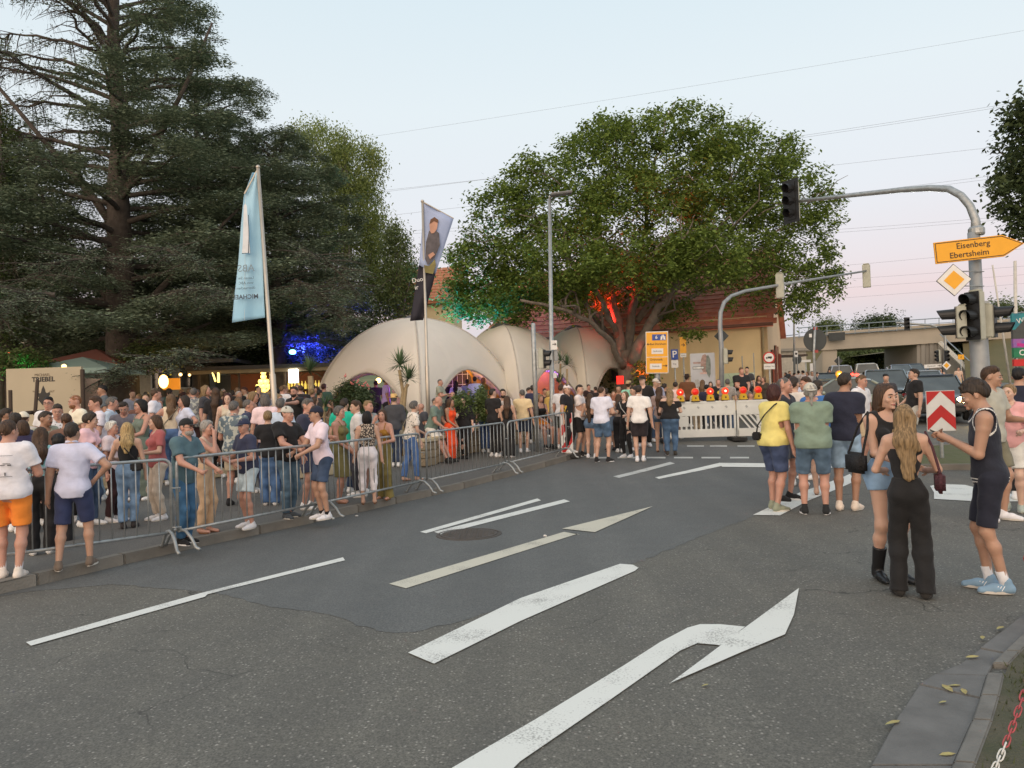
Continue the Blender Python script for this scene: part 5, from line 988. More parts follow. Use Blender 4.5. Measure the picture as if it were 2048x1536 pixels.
# --- great cedar
M_CB=bark('cedar_bark',(.045,.036,.030),(.085,.070,.058));M_CL=leafmat('cedar_needles',(.078,.108,.066),(.23,.285,.19),.1,.8);M_CT=mat('cedar_twig',(.050,.040,.033),.9,var=.3)
def cedar(px,D_,ztop,label,prof,trunk_r,nbr,dens,seed,bare=None,name='cedar_tree',zmin=2.6,lean=(0,0),forks=(),mleaf=None,leafsz=.125,per=1.0):
 global _ltri
 R=np.random.RandomState(seed);t,tb=tree_empty(name,px,D_,label);P=[];TP=[]
 q=MB();top=Vector((lean[0],lean[1],ztop));tr=[Vector((0,0,-.3)).lerp(top,(i/10))+Vector((R.normal(0,.06),R.normal(0,.06),0))*(i>0)for i in range(11)]
 q.tube(tr,[trunk_r*(1.25 if i==0 else 1)*(1-.085*i)for i in range(11)],14);q.build('trunk',M_CB,t,smooth=True)
 for fk in forks:
  q=MB();pts=[Vector(p)for p in fk[:-1]];q.tube(pts,[fk[-1]*(1-.75*i/(len(pts)-1))for i in range(len(pts))],10);q.build('limb',M_CB,t,smooth=True)
 qb=MB();nb=0
 for k in range(nbr):
  f=(k+R.rand()*.8)/nbr;z=zmin+(ztop-zmin)*f**.95;az=k*2.399+R.normal(0,.35);ca,sa=math.cos(az),math.sin(az);Lb=np.interp(z,[p[0]for p in prof],[p[1]if ca<0 else p[2]for p in prof])*abs(ca)+np.interp(z,[p[0]for p in prof],[(p[1]+p[2])/2 for p in prof])*(1-abs(ca))
  Lb*=R.uniform(.62,1.06);rise=np.interp(z/ztop,[0,.3,.6,1],[-.04,.10,.34,1.1]);base=Vector((lean[0]*z/ztop,lean[1]*z/ztop,z));d=Vector((ca,sa,0));n=10;pts=[]
  for i in range(n+1):
   u=i/n;hz_=Lb*(u*(1+.1*rise));zz=rise*Lb*(u-.42*u*u)*1.0-.06*Lb*u**3;sw=R.normal(0,.05)*Lb*u;pts.append(base+d*hz_+Vector((-sa,ca,0))*sw+up3*zz)
  qb.tube(pts,[max(.014,(.070+.04*(1-f))*trunk_r/.6*(1-.85*i/n))for i in range(n+1)],6,cap=False)
  lf=1.0 if bare is None else bare(z,ca)
  nsub=int(Lb*4.4)
  for j in range(nsub):
   u=R.uniform(.22,1.0);i=min(n-1,int(u*n));p=pts[i].lerp(pts[i+1],u*n-i);sg=1 if j%2 else-1;ls=(1.0-.55*u)*R.uniform(.35,.75)*min(2.6,Lb*.45)+.25;dd=(d*.75+Vector((-sa,ca,0))*sg*R.uniform(.5,1.1)).normalized();e=p+dd*ls+up3*(-.16*ls+R.normal(0,.12));
   if lf<.5 or R.rand()<.25:qb.tube([p,p.lerp(e,.5)+up3*.04*ls,e+up3*-.1*ls*(2.5 if lf<.5 else 1)],[.022,.014,.006],4,cap=False)
   if R.rand()<.20+lf*.8:
    m_=int(ls*dens*(.25+.75*lf)*(.5 if u<.4 else 1));tt=R.rand(m_)**.7;cen=np.array(p)[None]*(1-tt[:,None])+np.array(e)[None]*tt[:,None];wd=.26*ls*(1-.35*tt)
    P.append(cen+np.stack([R.normal(0,1,m_)*wd,R.normal(0,1,m_)*wd,R.normal(0,.07,m_)-np.abs(R.normal(0,.11,m_))+.08],1))
   if lf<.6:
    m_=int(6*ls)
    for _ in range(m_):
     a=p.lerp(e,R.rand());TP.append(np.array([a,a+Vector((R.normal(0,.12),R.normal(0,.12),-R.uniform(.15,.6)))]))
 o=qb.build('branches',M_CB,t,smooth=True,recalc=False);o['kind']='stuff'
 if P:leaves('crown',np.concatenate(P),leafsz,t,mleaf or M_CL,droop=.15,aspect=.34,upb=.75)
 if TP:
  T_=np.array(TP);n=len(T_);w_=R.normal(0,1,(n,3));w_/=np.linalg.norm(w_,axis=1)[:,None];w_*=.009;V=np.stack([T_[:,0]-w_,T_[:,0]+w_,T_[:,1]+w_*.3,T_[:,1]-w_*.3],1).reshape(-1,3);o=link('bare_twigs',np_mesh('bare_twigs',V,np.arange(4*n).reshape(-1,4)),t,M_CT);o['kind']='stuff';_ltri+=2*n
 return t
cedar(248,26,18.0,'huge old cedar with a thick trunk and bare upper left branches',[(2,6.0,6.5),(5,7.0,7.5),(8,6.8,6.6),(11,6.0,4.9),(14,5.0,3.7),(18,2.6,1.7)],.62,96,250,3,bare=lambda z,ca:(1.0 if z<9.0 else(.12 if(ca<.15)else(1 if z<15.5 else .6))),zmin=3.4,forks=(((0,0,2.6),(1.0,-.2,3.5),(2.0,-.3,4.2),(3.2,-.4,4.7),.20),((0,0,2.3),(.9,.3,2.9),(1.9,.5,3.8),(2.8,.8,4.2),.17),((0,0,7.2),(-.8,-.3,8.6),(-2.2,-.6,10.4),(-4.6,-.8,13.5),.17),((0,0,4.4),(-1.2,.3,6),(-2.4,.4,7.6),(-3.2,.4,9.4),.18),((0,0,3.9),(1.3,-.4,5.0),(3.0,-.6,6.6),(4.4,-.6,7.9),.16),((0,0,8.5),(1.2,0,10.2),(2.4,0,12.4),(3.4,0,14.6),.14)))
cedar(560,30.5,11.5,'dark second cedar behind the blue banner, its lower branches lit blue',[(1,5.0,3.4),(4,5.4,4.4),(7,5.0,3.9),(9.5,3.6,2.6),(11.5,1.5,1.0)],.42,90,280,7,zmin=3.3)
cedar(405,33,15.5,'dense cedar crown between the great cedar and the birch',[(2,5,5),(7,5.2,5.4),(11,4.2,4.6),(15.5,1.6,2.2)],.42,76,210,9,zmin=3)
cedar(20,30,12.5,'dark cedar at the left edge behind the great cedar',[(2,5,5),(7,4.6,4.6),(12.5,1.6,1.6)],.40,66,210,13,zmin=2.2)
def cedar_spray(parent_name,px0,py0,px1,py1,D_,thick,n,seed,label):
 R=np.random.RandomState(seed);a,b=PD(px0,py0,D_),PD(px1,py1,D_-.6);t=empty('cedar_branch',a,0,label,'branch');q=MB();pts=[a.lerp(b,i/8)+up3*(.25*math.sin(math.pi*i/8))-a for i in range(9)];q.tube(pts,[.07*(1-.8*i/8)for i in range(9)],6);P=[]
 for k in range(n):
  u=R.uniform(.02,1);i=min(7,int(u*8));p=pts[i].lerp(pts[i+1],u*8-i);e=p+Vector((R.normal(.0,.5),R.normal(0,.55),R.uniform(-.45,.2)))*thick;q.tube([p,p.lerp(e,.5)+up3*.05,e],[.02,.013,.006],4,cap=False);m_=80;tt=R.rand(m_)[:,None];P.append(np.array(p)*(1-tt)+np.array(e)*tt+R.normal(0,.085,(m_,3))*np.array([1,1,.55]))
 o=q.build('twigs',M_CB,t,recalc=False);leaves('needles',np.concatenate(P),.075,t,mat_spray,droop=.3,aspect=.32,upb=.7);return t
mat_spray=leafmat('cedar_needles_pale',(.10,.135,.095),(.24,.295,.21),.1,.8)
cedar_spray('',345,722,195,765,20.5,1.0,70,4,'low grey-green cedar branch hanging over the crowd before the trunk')
cedar_spray('',400,712,330,735,20.8,.9,36,5,'short cedar branch end right of the low hanging one')
cedar_spray('',110,590,-20,640,19,1.3,60,6,'grey-green cedar branch at the left edge above the sign wall')
cedar_spray('',230,520,60,560,21,1.4,80,8,'broad flat cedar branch left of the trunk, halfway up')
cedar_spray('',290,500,410,540,21,1.2,60,12,'flat cedar branch reaching right of the trunk, halfway up')
cedar_spray('',340,590,480,600,21,1.1,50,14,'drooping cedar branch just left of the blue banner')
cedar_spray('',600,500,720,590,24,1.4,70,15,'sweeping grey-green cedar branch right of the flagpole')
cedar_spray('',590,560,700,660,24,1.2,60,16,'lower sweeping cedar branch right of the flagpole, above the yucca')
# --- birch-like tree, light green, drooping
def leafy(name,px,D_,label,ells,ncl,per,rc,size,m,trunk=None,droop=.6,grp=None,cat='tree',shell=.3,grav=.0,tm=None,aspect=.5):
 t,tb=tree_empty(name,px,D_,label,cat,grp);sc=D_/FP;E_=[((PD(x,y,D_+dd)-tb),(rx*sc,(rd or rx*sc),ry*sc),rx*ry)for x,y,rx,ry,dd,rd in ells]
 P,C=blob_pts(E_,ncl,per,rc,shell=shell,grav=grav);keep=P[:,2]>.05;leaves('crown',P[keep],size,t,m,droop=droop,aspect=aspect)
 if trunk:
  q=MB();top=PD(trunk[0],trunk[1],D_)-tb;q.tube([Vector((0,0,-.2)),Vector((top.x*.3,0,top.z*.35)),Vector((top.x*.7,0,top.z*.7)),top],[trunk[2],trunk[2]*.8,trunk[2]*.5,trunk[2]*.15],9)
  q.build('trunk',tm or M_BARK,t,smooth=True);q=MB()
  for k in range(14):
   c=Vector(C[RNG.randint(len(C))]);a=Vector((top.x*.5,0,top.z*.5)).lerp(top,RNG.rand()*.8);q.tube([a,a.lerp(c,.5)+up3*.2,c],[trunk[2]*.35,trunk[2]*.2,.01],5,cap=False)
  o=q.build('branches',tm or M_BARK,t);o['kind']='stuff'
 return t
M_BIR=leafmat('birch_leaf',(.10,.145,.035),(.29,.34,.11),.4);M_BBARK=mat('birch_bark',(.45,.42,.36),.8,col2=(.12,.10,.08),scale=4)
leafy('birch_tree',690,38,'light yellow-green birch with drooping twigs behind the cedars',[(655,300,55,60,0,2),(700,330,60,70,0,2),(680,420,75,90,0,2.4),(740,400,28,70,0,1.2),(760,500,45,80,0,1.6),(790,560,45,60,0,1.5),(700,540,80,80,0,2.5),(620,260,35,25,0,1),(745,310,18,35,0,.7)],1250,44,.26,.13,M_BIR,(690,270,.28),droop=1.6,grav=.35,tm=M_BBARK)
M_DK=leafmat('dark_leaf',(.026,.042,.018),(.075,.105,.042),.15);M_MID=leafmat('mid_leaf',(.055,.080,.028),(.15,.19,.07),.25);M_THU=leafmat('thuja',(.030,.050,.016),(.085,.12,.035),.1)
leafy('ash_tree',805,34,'mid-green small-leaved tree right of the birch, its edge against the sky',[(790,480,30,45,0,1),(805,540,35,45,0,1.2),(780,600,50,40,0,1.5),(820,590,14,30,0,.6)],260,32,.22,.13,M_MID,(795,500,.16),droop=1.2,grav=.2)
leafy('thuja_tree',-6,24,'narrow dark thuja cut by the left edge',[(0,350,24,160,0,1),(5,560,34,190,0,1.2)],420,30,.16,.10,M_THU,(0,200,.2),droop=-.6)
leafy('conifer_tree',60,34,'reddish-brown dark conifer behind the thuja',[(70,330,55,80,0,2),(60,500,110,120,0,3),(110,620,100,90,0,3)],520,30,.35,.17,leafmat('conifer_brown',(.040,.030,.018),(.085,.070,.035),.1),(60,260,.3),droop=.2)
leafy('background_tree',330,40,'dark tree mass behind the great cedar trunk',[(330,560,160,90,0,3),(250,600,140,70,0,3),(420,520,100,110,0,3),(480,620,120,60,0,3)],700,30,.45,.22,M_DK,(330,500,.4))
leafy('background_tree',600,40,'dark tree mass behind the bar and the spotlight',[(560,560,120,110,0,3),(640,640,120,70,0,3),(720,620,90,60,0,3),(500,660,110,60,0,3)],700,30,.45,.22,M_DK,(600,520,.4))
leafy('background_tree',150,38,'dark tree mass behind the beige sign wall',[(140,660,120,70,0,3),(60,640,80,90,0,3),(230,690,60,40,0,2)],420,30,.4,.2,M_DK,(150,600,.35))
for px,D_,ells,m,lb,nc in((300,26,[(320,705,62,24,0,1.2),(290,715,40,22,0,1.2)],M_MID,'bright green bush right of the great cedar trunk',150),(165,30,[(165,690,40,42,0,1.3)],M_DK,'dark green clipped bush behind the reddish umbrella',130),(45,22,[(40,727,36,22,0,1.0)],M_MID,'bush lit green behind the beige sign wall',90),(600,32,[(560,700,110,34,0,1.6),(470,710,70,30,0,1.4),(660,680,75,44,0,1.4),(640,700,60,36,0,1.2)],M_DK,'dark hedge above the bar roof, lit blue',420),(1210,36.2,[(1195,760,45,40,0,.9),(1225,785,35,25,0,.8)],M_MID,'green bush seen through the farthest tent',120),(1000,33,[(1000,690,30,16,0,1)],M_DK,'dark leaves between the arch tents',30)):  # right-hand clumps of the hedge are added to catch the blue spotlight
 leafy('bush',px,D_,lb,ells,nc,40,.16,.12,m,None,cat='bush')
t=leafy('oleander_bush',704,21.5,'oleander bush with pink flowers in front of the first tent',[(704,800,34,30,0,.5),(690,790,22,20,0,.4),(722,795,20,20,0,.4),(700,775,14,14,0,.3)],130,40,.10,.11,leafmat('oleander_leaf',(.035,.060,.025),(.10,.14,.06),.2),None,cat='bush',aspect=.25)
for px,py in((690,752),(704,764),(716,763),(728,768),(737,772)):
 q=MB();c=PD(px,py,21.2)-t.location
 for k in range(7):q.ball(c+Vector(RNG.normal(0,.035,3)),.022,5,4)
 q.build('flower',mat('flower_pink',(.62,.20,.18),.6),t)
for px,D_,ells,lb in((930,18.3,[(926,800,14,22,0,.3),(932,818,12,20,0,.3)],'light green shrub behind the woman in black, left of two'),(962,18.6,[(962,805,13,30,0,.3),(965,825,12,14,0,.3)],'light green shrub with white flowers on the stone planter, right of two')):
 leafy('shrub',px,D_,lb,ells,80,30,.07,.075,leafmat('shrub_leaf',(.07,.11,.035),(.19,.25,.09),.3),None,cat='shrub')
def yucca(px,D_,pts,r,heads,label,nl=70,ll=.62,seed=1):
 R=np.random.RandomState(seed);p=PD(px,800,D_);p.z=H(D_)+.1;t=empty('yucca',p,0,label,'palm');
 for tr in pts:
  P=[PD(x,y,D_)-p for x,y in tr];MB().tube([Vector((P[0].x,0,0))]+P,[r]*(len(P)+1),8).build('trunk',mat('yucca_trunk',(.42,.33,.19),.9,col2=(.28,.21,.12),scale=14,bump=.8),t,smooth=True)
 for hx,hy in heads:
  c=PD(hx,hy,D_)-p;q=MB()
  for k in range(nl):
   az=R.uniform(0,6.283);el=R.uniform(-.35,1.35);d=Vector((math.cos(az)*math.cos(el),math.sin(az)*math.cos(el),math.sin(el)));s=d.cross(up3).normalized()*.017;L_=ll*R.uniform(.7,1.1);m_=c+d*L_*.5;e=c+d*L_+up3*-(.10*L_ if el<.6 else 0);q.add([c-s*.6,c+s*.6,m_+s,e,m_-s],[(0,1,2,4),(4,2,3)])
  q.build('leaf_crown',leafmat('yucca_leaf',(.035,.07,.03),(.13,.20,.10),.15)if 'yucca_leaf' not in bpy.data.materials else bpy.data.materials['yucca_leaf'],t,recalc=False)
yucca(621,22,[[(623,800),(621,752)]],.085,[(619,742)],'yucca with one thick yellow trunk left of the first tent',90,.60,1)
yucca(808,19,[[(806,830),(812,775),(816,768)],[(800,830),(806,785),(799,740)]],.045,[(817,758),(800,730)],'two-stemmed yucca before the purple opening of the first tent',90,.50,2)
yucca(1135,26,[[(1135,800),(1134,738)],[(1120,800),(1121,728)]],.035,[(1134,730),(1121,722),(1118,765)],'slim yucca between the lamp post and the farthest tent',60,.45,3)
yucca(640,17.5,[[(648,812),(650,806)]],.03,[(650,812)],'small spiky plant by the left foot of the first tent',40,.35,5)
leafy('maple_tree',2120,17,'dark leafy tree reaching in from the right edge',[(2060,230,50,60,0,.8),(2075,330,70,60,0,1),(2050,400,55,60,0,.9),(2100,280,90,120,0,1.6),(2050,450,40,20,0,.5),(2000,390,24,24,0,.4)],260,42,.15,.14,M_DK,(2120,250,.2),droop=.9,grp=None)
for px,D_,ells,m,lb,nc in((1715,95,[(1700,722,45,25,0,3),(1740,718,30,22,0,3),(1690,735,30,12,0,3)],M_MID,'big rounded bush under the railway bridge',240),(1655,76,[(1655,658,17,9,0,1)],M_MID,'bush tops behind the bridge railing, left',60),(1772,78,[(1765,650,22,9,0,1.5),(1738,653,18,6,0,1.5)],M_DK,'dark tree tops behind the bridge railing, middle',90),(1990,75,[(1985,690,36,22,0,3),(2010,720,50,25,0,3),(1945,700,18,14,0,2)],M_MID,'bushes on the embankment right of the big mast',260),(1990,90,[(1990,618,18,8,0,2),(2020,622,22,8,0,2)],M_MID,'tree tops above the embankment at the right',60),(1825,120,[(1840,696,50,7,0,3),(1775,697,26,8,0,3)],M_DK,'dark tree row on the hill under the bridge',200)):
 leafy('bush',px,D_,lb,ells,nc*2,36,.008*D_,.0035*D_,m,None,cat='bush')
MB_=None
print('leaf tris',_ltri)
# --- cars
M_TYRE=mat('tyre',(.018,.018,.018),.85);M_RIM=mat('rim',(.30,.31,.32),.35,.8);M_CGL=mat('car_glass',(.075,.088,.088),.10,var=.3,scale=1.5,spec=.5);M_CHR=mat('chrome_trim',(.5,.5,.5),.25,.9);M_GRL=mat('grille_black',(.012,.012,.012),.5)
M_HLON=mat('headlight_on',(1,1,1),.2,var=0,emis=(1,.98,.86),estr=70);M_HLW=mat('headlight_warm',(1,1,1),.2,var=0,emis=(1,.68,.25),estr=40);M_HLOFF=mat('headlight_off',(.35,.37,.38),.12,coat=.5);M_TLON=mat('taillight_on',(.7,.02,.02),.3,var=0,emis=(1,.05,.03),estr=7);M_TL=mat('taillight',(.25,.01,.01),.25);M_AMB=mat('indicator_on',(.8,.3,.02),.3,var=0,emis=(1,.30,.03),estr=9)
def car(px,D_,yaw,colr,label,Hc=1.45,Lc=4.4,Wc=1.80,kind='saloon',lights=None,lmat=None,tail=None,side_lit=None):
 p=PD(px,800,D_);p.z=H(D_);t=empty('car',p,R_(yaw)-math.atan2(p.x,p.y),label,'car');M_P=mat('paint_%d_%d_%d'%colr,lin(*colr),.28,.35,.04,coat=.8)
 hw=Wc/2;sub=Lc/4.4;suv=kind=='suv';zb=.22 if not suv else .30;belt=Hc*.62 if not suv else Hc*.60
 st=[(-2.2,.80,.42,belt*.60),(-2.12,.90,.28,belt*.80),(-1.75,.985,zb,belt*.90),(-1.0,1.0,zb,belt*.97),(-.6,1.0,zb,belt),(.6,1.0,zb,belt*1.01),(1.5,.985,zb,belt*1.03),(2.02,.94,.30,belt*(1.02 if kind!='saloon' else 1.0)),(2.2,.86,.40,belt*.82)]
 vs=[];prof=[(0,0),(.80,0),(.97,.12),(1.0,.45),(.985,.75),(.93,.93),(.78,1.0),(0,1.03)]
 for y,w_,z0,z1 in st:
  row=[(hw*w_*a,y*sub,z0+(z1-z0)*b)for a,b in prof];vs+=row+[(-x,yy,z)for x,yy,z in row[-2:0:-1]]
 k=14;n=len(st);fs=[(i*k+j,i*k+(j+1)%k,(i+1)*k+(j+1)%k,(i+1)*k+j)for i in range(n-1)for j in range(k)]+[tuple(range(k)),tuple((n-1)*k+j for j in range(k-1,-1,-1))]
 o=MB().add(vs,fs).build('body',M_P,t,smooth=True);m_=o.modifiers.new('s','SUBSURF');m_.levels=m_.render_levels=1
 rear={'saloon':(1.75,1.05),'estate':(2.08,1.85),'suv':(2.08,1.85)}[kind];g=[(-1.32,belt*.90,.90),(-.28,Hc-.05,.72),(.55,Hc-.03,.73),(rear[1],Hc-.10,.70),(rear[0],belt*.98,.88)]
 L_=[(hw*w_,y*sub,z)for y,z,w_ in g];vv=L_+[(-x,y,z)for x,y,z in L_];ng=len(L_)
 MB().add(vv,[tuple(range(ng)),tuple(range(2*ng-1,ng-1,-1))]+[(i,i+ng,i+1+ng,i+1)for i in range(ng-1)]+[(0,ng-1,2*ng-1,ng)]).build('windows',M_CGL,t)
 rv=[(x*.99,y,z+.015)for x,y,z in L_[1:4]];q=MB();nr=len(rv);top=[(x*.86,y,z+.05)for x,y,z in rv];allv=rv+top+[(-x,y,z)for x,y,z in top]+[(-x,y,z)for x,y,z in rv]
 q.add(allv,[(i+nr*j,i+1+nr*j,i+1+nr*(j+1),i+nr*(j+1))for j in range(3)for i in range(nr-1)]+[(0,nr,2*nr,3*nr),(nr-1,4*nr-1,3*nr-1,2*nr-1)]);q.build('roof',M_P,t,smooth=True)
 for s in(1,-1):
  for a_,b_,r in((0,1,.035),(3,4,.05)):MB().tube([(s*L_[a_][0],L_[a_][1],L_[a_][2]),(s*L_[b_][0],L_[b_][1],L_[b_][2]+.01)],r,6).build('pillar',M_P,t,smooth=True)
  MB().tube([(s*hw*.945,.25*sub,belt*.98),(s*hw*.77,.2*sub,Hc-.05)],.035,6).build('pillar',M_GRL,t)
  for y in(-1.35*sub,1.35*sub):
   w_=MB().lathe([(.20,-.11),(.30,-.11),(.33,-.08),(.33,.08),(.30,.11),(.20,.11)],(0,0,0),20,'X').build('tyre',M_TYRE,None,smooth=False);w_.parent=t;w_.location=(s*(hw-.10),y,.33)
   MB().lathe([(.001,-.10),(.215,-.118),(.215,.118),(.001,.10)],(0,0,0),16,'X').build('rim',M_RIM,w_)
   a_=MB();a_.lathe([(.375,-.05),(.36,.005)],(s*(hw*.985-.02),y,.34),20,'X').build('wheel_arch',M_GRL,t)
  MB().ball((s*(hw+.10),-.80*sub,belt+.05),(.11,.07,.08),8,6).build('wing_mirror',M_P,t,smooth=True)
  on=lights in('both','L' if s>0 else 'R');MB().ball((s*hw*.74,-2.10*sub,belt*.72),(.20,.10,.12),10,6).build('headlight',(lmat or M_HLON)if on else M_HLOFF,t,smooth=True)
  MB().ball((s*hw*.80,2.12*sub,belt*.86),(.14,.08,.10),8,6).build('taillight',M_TLON if tail else M_TL,t,smooth=True)
  if tail=='amber' and s<0:MB().ball((s*hw*.80,2.13*sub,belt*.66),(.14,.09,.10),8,6).build('indicator',M_AMB,t,smooth=True)
 MB().box((0,-2.19*sub,belt*.58),(hw*1.0,.06,.20)).build('grille',M_GRL,t,bevel=.02);MB().box((0,-2.20*sub,.36),(hw*1.5,.06,.12)).build('air_intake',M_GRL,t,bevel=.02)
 MB().box((0,-2.235*sub,.45),(.50,.02,.11)).build('number_plate',M_WHT,t);MB().box((0,2.23*sub,.62),(.50,.02,.11)).build('number_plate',M_WHT,t)
 MB().box((0,-.0,belt*.60),(Wc*1.003,.02,.02))if 0 else None
 for s in(1,-1):
  for y in(-.55,.42):MB().box((s*hw*.997,y*sub,belt*.82),(.03,.16,.025)).build('door_handle',M_CHR,t)
  MB().box((s*hw*1.0,0,.36),(.02,2.0*sub,.05)).build('side_sill',M_GRL,t)
 return t
car(1867,25.0,4,(40,44,48),'dark grey saloon with a warm yellow headlight behind the chevron board',lights='L',lmat=M_HLW)
car(1770,30.0,5,(108,118,122),'grey estate car with one glaring headlight behind the dark-haired young woman',Hc=1.62,kind='suv',Wc=1.86,lights='R')
car(1668,26.5,-66,(150,156,140),'pale silver-green car crossing behind the green and the navy T-shirts',Hc=1.40)
car(1662,40,4,(30,34,32),'dark far car with one glaring headlight under the far diamond sign',lights='L')
car(1848,36,5,(160,168,172),'silver car whose roof shows above the dark grey saloon')
car(1802,62,10,(120,135,150),'pale blue car waiting under the bridge, left of two',Hc=1.5,kind='estate')
car(1828,64,8,(70,88,108),'darker blue car waiting under the bridge, right of two',Hc=1.5,kind='estate')
car(1838,94,190,(170,165,160),'far car with glowing orange rear lamp on the hill road behind the bridge',Hc=1.6,kind='suv',tail='amber')
car(1733,57,184,(190,186,175),'white van-like car seen from behind with a red tail lamp under the bridge',Hc=1.7,kind='suv',tail='red')
car(1680,59,186,(160,160,165),'far car with a pink-red tail lamp right beside the bridge pier',Hc=1.6,kind='estate',tail='red')
for px,py,D_,e,c_ in((1916,802,24.0,1500,(1,.66,.28)),(1745,790,28.6,600,(1,.97,.85))):
 a=PD(px,py,D_-.5);point(a,c_,e,.08,100,a+Vector((-2.6,-5,-1.3)))
 # --- people: bodies grown from signed distance fields
V3=lambda*a:np.array(a,float)
def smin(a,b,k):
 h=np.clip(.5+.5*(b-a)/k,0,1);return b*(1-h)+a*h-k*h*(1-h)
class Cone:
 def __init__(s,a,b,ra,rb,sx=1.0,sy=1.0,k=.02,up=None):
  s.a,s.b,s.ra,s.rb,s.k=np.array(a,float),np.array(b,float),ra,rb,k;s.sc=np.array([sx,sy,1.0])
 def bb(s):
  r=max(s.ra,s.rb)*max(s.sc[0],s.sc[1],1);return np.minimum(s.a,s.b)-r,np.maximum(s.a,s.b)+r
 def d(s,X,Y,Z):
  sx,sy=s.sc[0],s.sc[1];a=s.a;ab=(s.b-a)/s.sc;px,py,pz=(X-a[0])/sx,(Y-a[1])/sy,Z-a[2]
  t=np.clip((px*ab[0]+py*ab[1]+pz*ab[2])/max(1e-9,ab.dot(ab)),0,1)
  q=np.sqrt((px-ab[0]*t)**2+(py-ab[1]*t)**2+(pz-ab[2]*t)**2)
  return(q-(s.ra+(s.rb-s.ra)*t))*min(sx,sy,1.0)
def infl(p,r):
 if isinstance(p,Cone):return Cone(p.a,p.b,p.ra+r,p.rb+r,p.sc[0],p.sc[1],p.k)
 return Ell(p.c,p.r+r,p.rot,p.k)
class Ell:
 def __init__(s,c,r,rot=None,k=.02):
  s.c,s.r,s.k=np.array(c,float),np.array(r,float),k;s.rot=rot
 def bb(s):
  m=s.r.max()if s.rot is not None else s.r;return s.c-m,s.c+m
 def d(s,X,Y,Z):
  x,y,z=X-s.c[0],Y-s.c[1],Z-s.c[2]
  if s.rot is not None:
   R=s.rot;x,y,z=R[0,0]*x+R[1,0]*y+R[2,0]*z,R[0,1]*x+R[1,1]*y+R[2,1]*z,R[0,2]*x+R[1,2]*y+R[2,2]*z
  k0=np.sqrt((x/s.r[0])**2+(y/s.r[1])**2+(z/s.r[2])**2)
  return(k0-1)*s.r.min()*(.55+.45*k0)
def field(prims,vox,cuts=(),noise=None,pad=.05,sub=()):
 lo=np.min([p.bb()[0]for p in prims],0)-pad;hi=np.max([p.bb()[1]for p in prims],0)+pad
 n=np.ceil((hi-lo)/vox).astype(int)+1
 ax=[(lo[i]+np.arange(n[i])*vox).astype(np.float32)for i in range(3)]
 D=np.full(n,9.0,np.float32)
 for p in list(prims)+list(sub):
  a,b=p.bb();m=p.k+vox*2.5
  i0=np.maximum(0,np.floor((a-m-lo)/vox).astype(int));i1=np.minimum(n,np.ceil((b+m-lo)/vox).astype(int)+1)
  if(i1<=i0).any():continue
  sl=tuple(slice(i0[i],i1[i])for i in range(3))
  X=ax[0][sl[0]][:,None,None];Y=ax[1][sl[1]][None,:,None];Z=ax[2][sl[2]][None,None,:]
  d=p.d(X,Y,Z)
  if p in sub:D[sl]=-smin(-D[sl],d,p.k)
  else:D[sl]=smin(D[sl],d,p.k)
 X=ax[0][:,None,None];Y=ax[1][None,:,None];Z=ax[2][None,None,:]
 if noise is not None:D=D+noise(X,Y,Z).astype(np.float32)
 for c in cuts:D=np.maximum(D,c(X,Y,Z))
 D=np.pad(D,1,constant_values=9.0)
 return D.astype(np.float32),lo-vox,vox
def surfnet(D,lo,vox):
 n=D.shape;S=D<0
 cnt=np.zeros((n[0]-1,n[1]-1,n[2]-1),np.int8);
 for i in(0,1):
  for j in(0,1):
   for k in(0,1):cnt+=S[i:n[0]-1+i,j:n[1]-1+j,k:n[2]-1+k]
 act=(cnt>0)&(cnt<8);idx=np.full(act.shape,-1,np.int32);C=np.argwhere(act);idx[act]=np.arange(len(C))
 if len(C)==0:return np.zeros((0,3)),np.zeros((0,4),int)
 P=np.zeros((len(C),3),np.float32);W=np.zeros(len(C),np.float32)
 cor=[(i,j,k)for i in(0,1)for j in(0,1)for k in(0,1)]
 for a in cor:
  for d in range(3):
   if a[d]:continue
   b=list(a);b[d]=1
   da=D[C[:,0]+a[0],C[:,1]+a[1],C[:,2]+a[2]];db=D[C[:,0]+b[0],C[:,1]+b[1],C[:,2]+b[2]]
   m=(da<0)!=(db<0);t=np.where(m,da/np.where(m,da-db,1),0)
   q=np.array(a,np.float32)[None,:]*m[:,None];q[:,d]=t*m;P+=q;W+=m
 P=P/W[:,None]+C;P=P*vox+lo
 F=[]
 for d in range(3):
  e,f=(d+1)%3,(d+2)%3
  sl0=[slice(0,n[0]),slice(0,n[1]),slice(0,n[2])];sl1=list(sl0);sl0[d]=slice(0,n[d]-1);sl1[d]=slice(1,n[d])
  A=S[tuple(sl0)];B=S[tuple(sl1)];E=np.argwhere(A!=B)
  E=E[(E[:,e]>0)&(E[:,f]>0)&(E[:,e]<n[e]-1)&(E[:,f]<n[f]-1)]
  fl=A[E[:,0],E[:,1],E[:,2]]
  def at(de,df):
   q=E.copy();q[:,e]+=de;q[:,f]+=df;return idx[q[:,0],q[:,1],q[:,2]]
  Q=np.stack([at(-1,-1),at(0,-1),at(0,0),at(-1,0)],1);Q[~fl]=Q[~fl][:,::-1];F.append(Q)
 return P,np.concatenate(F)
_tri=0
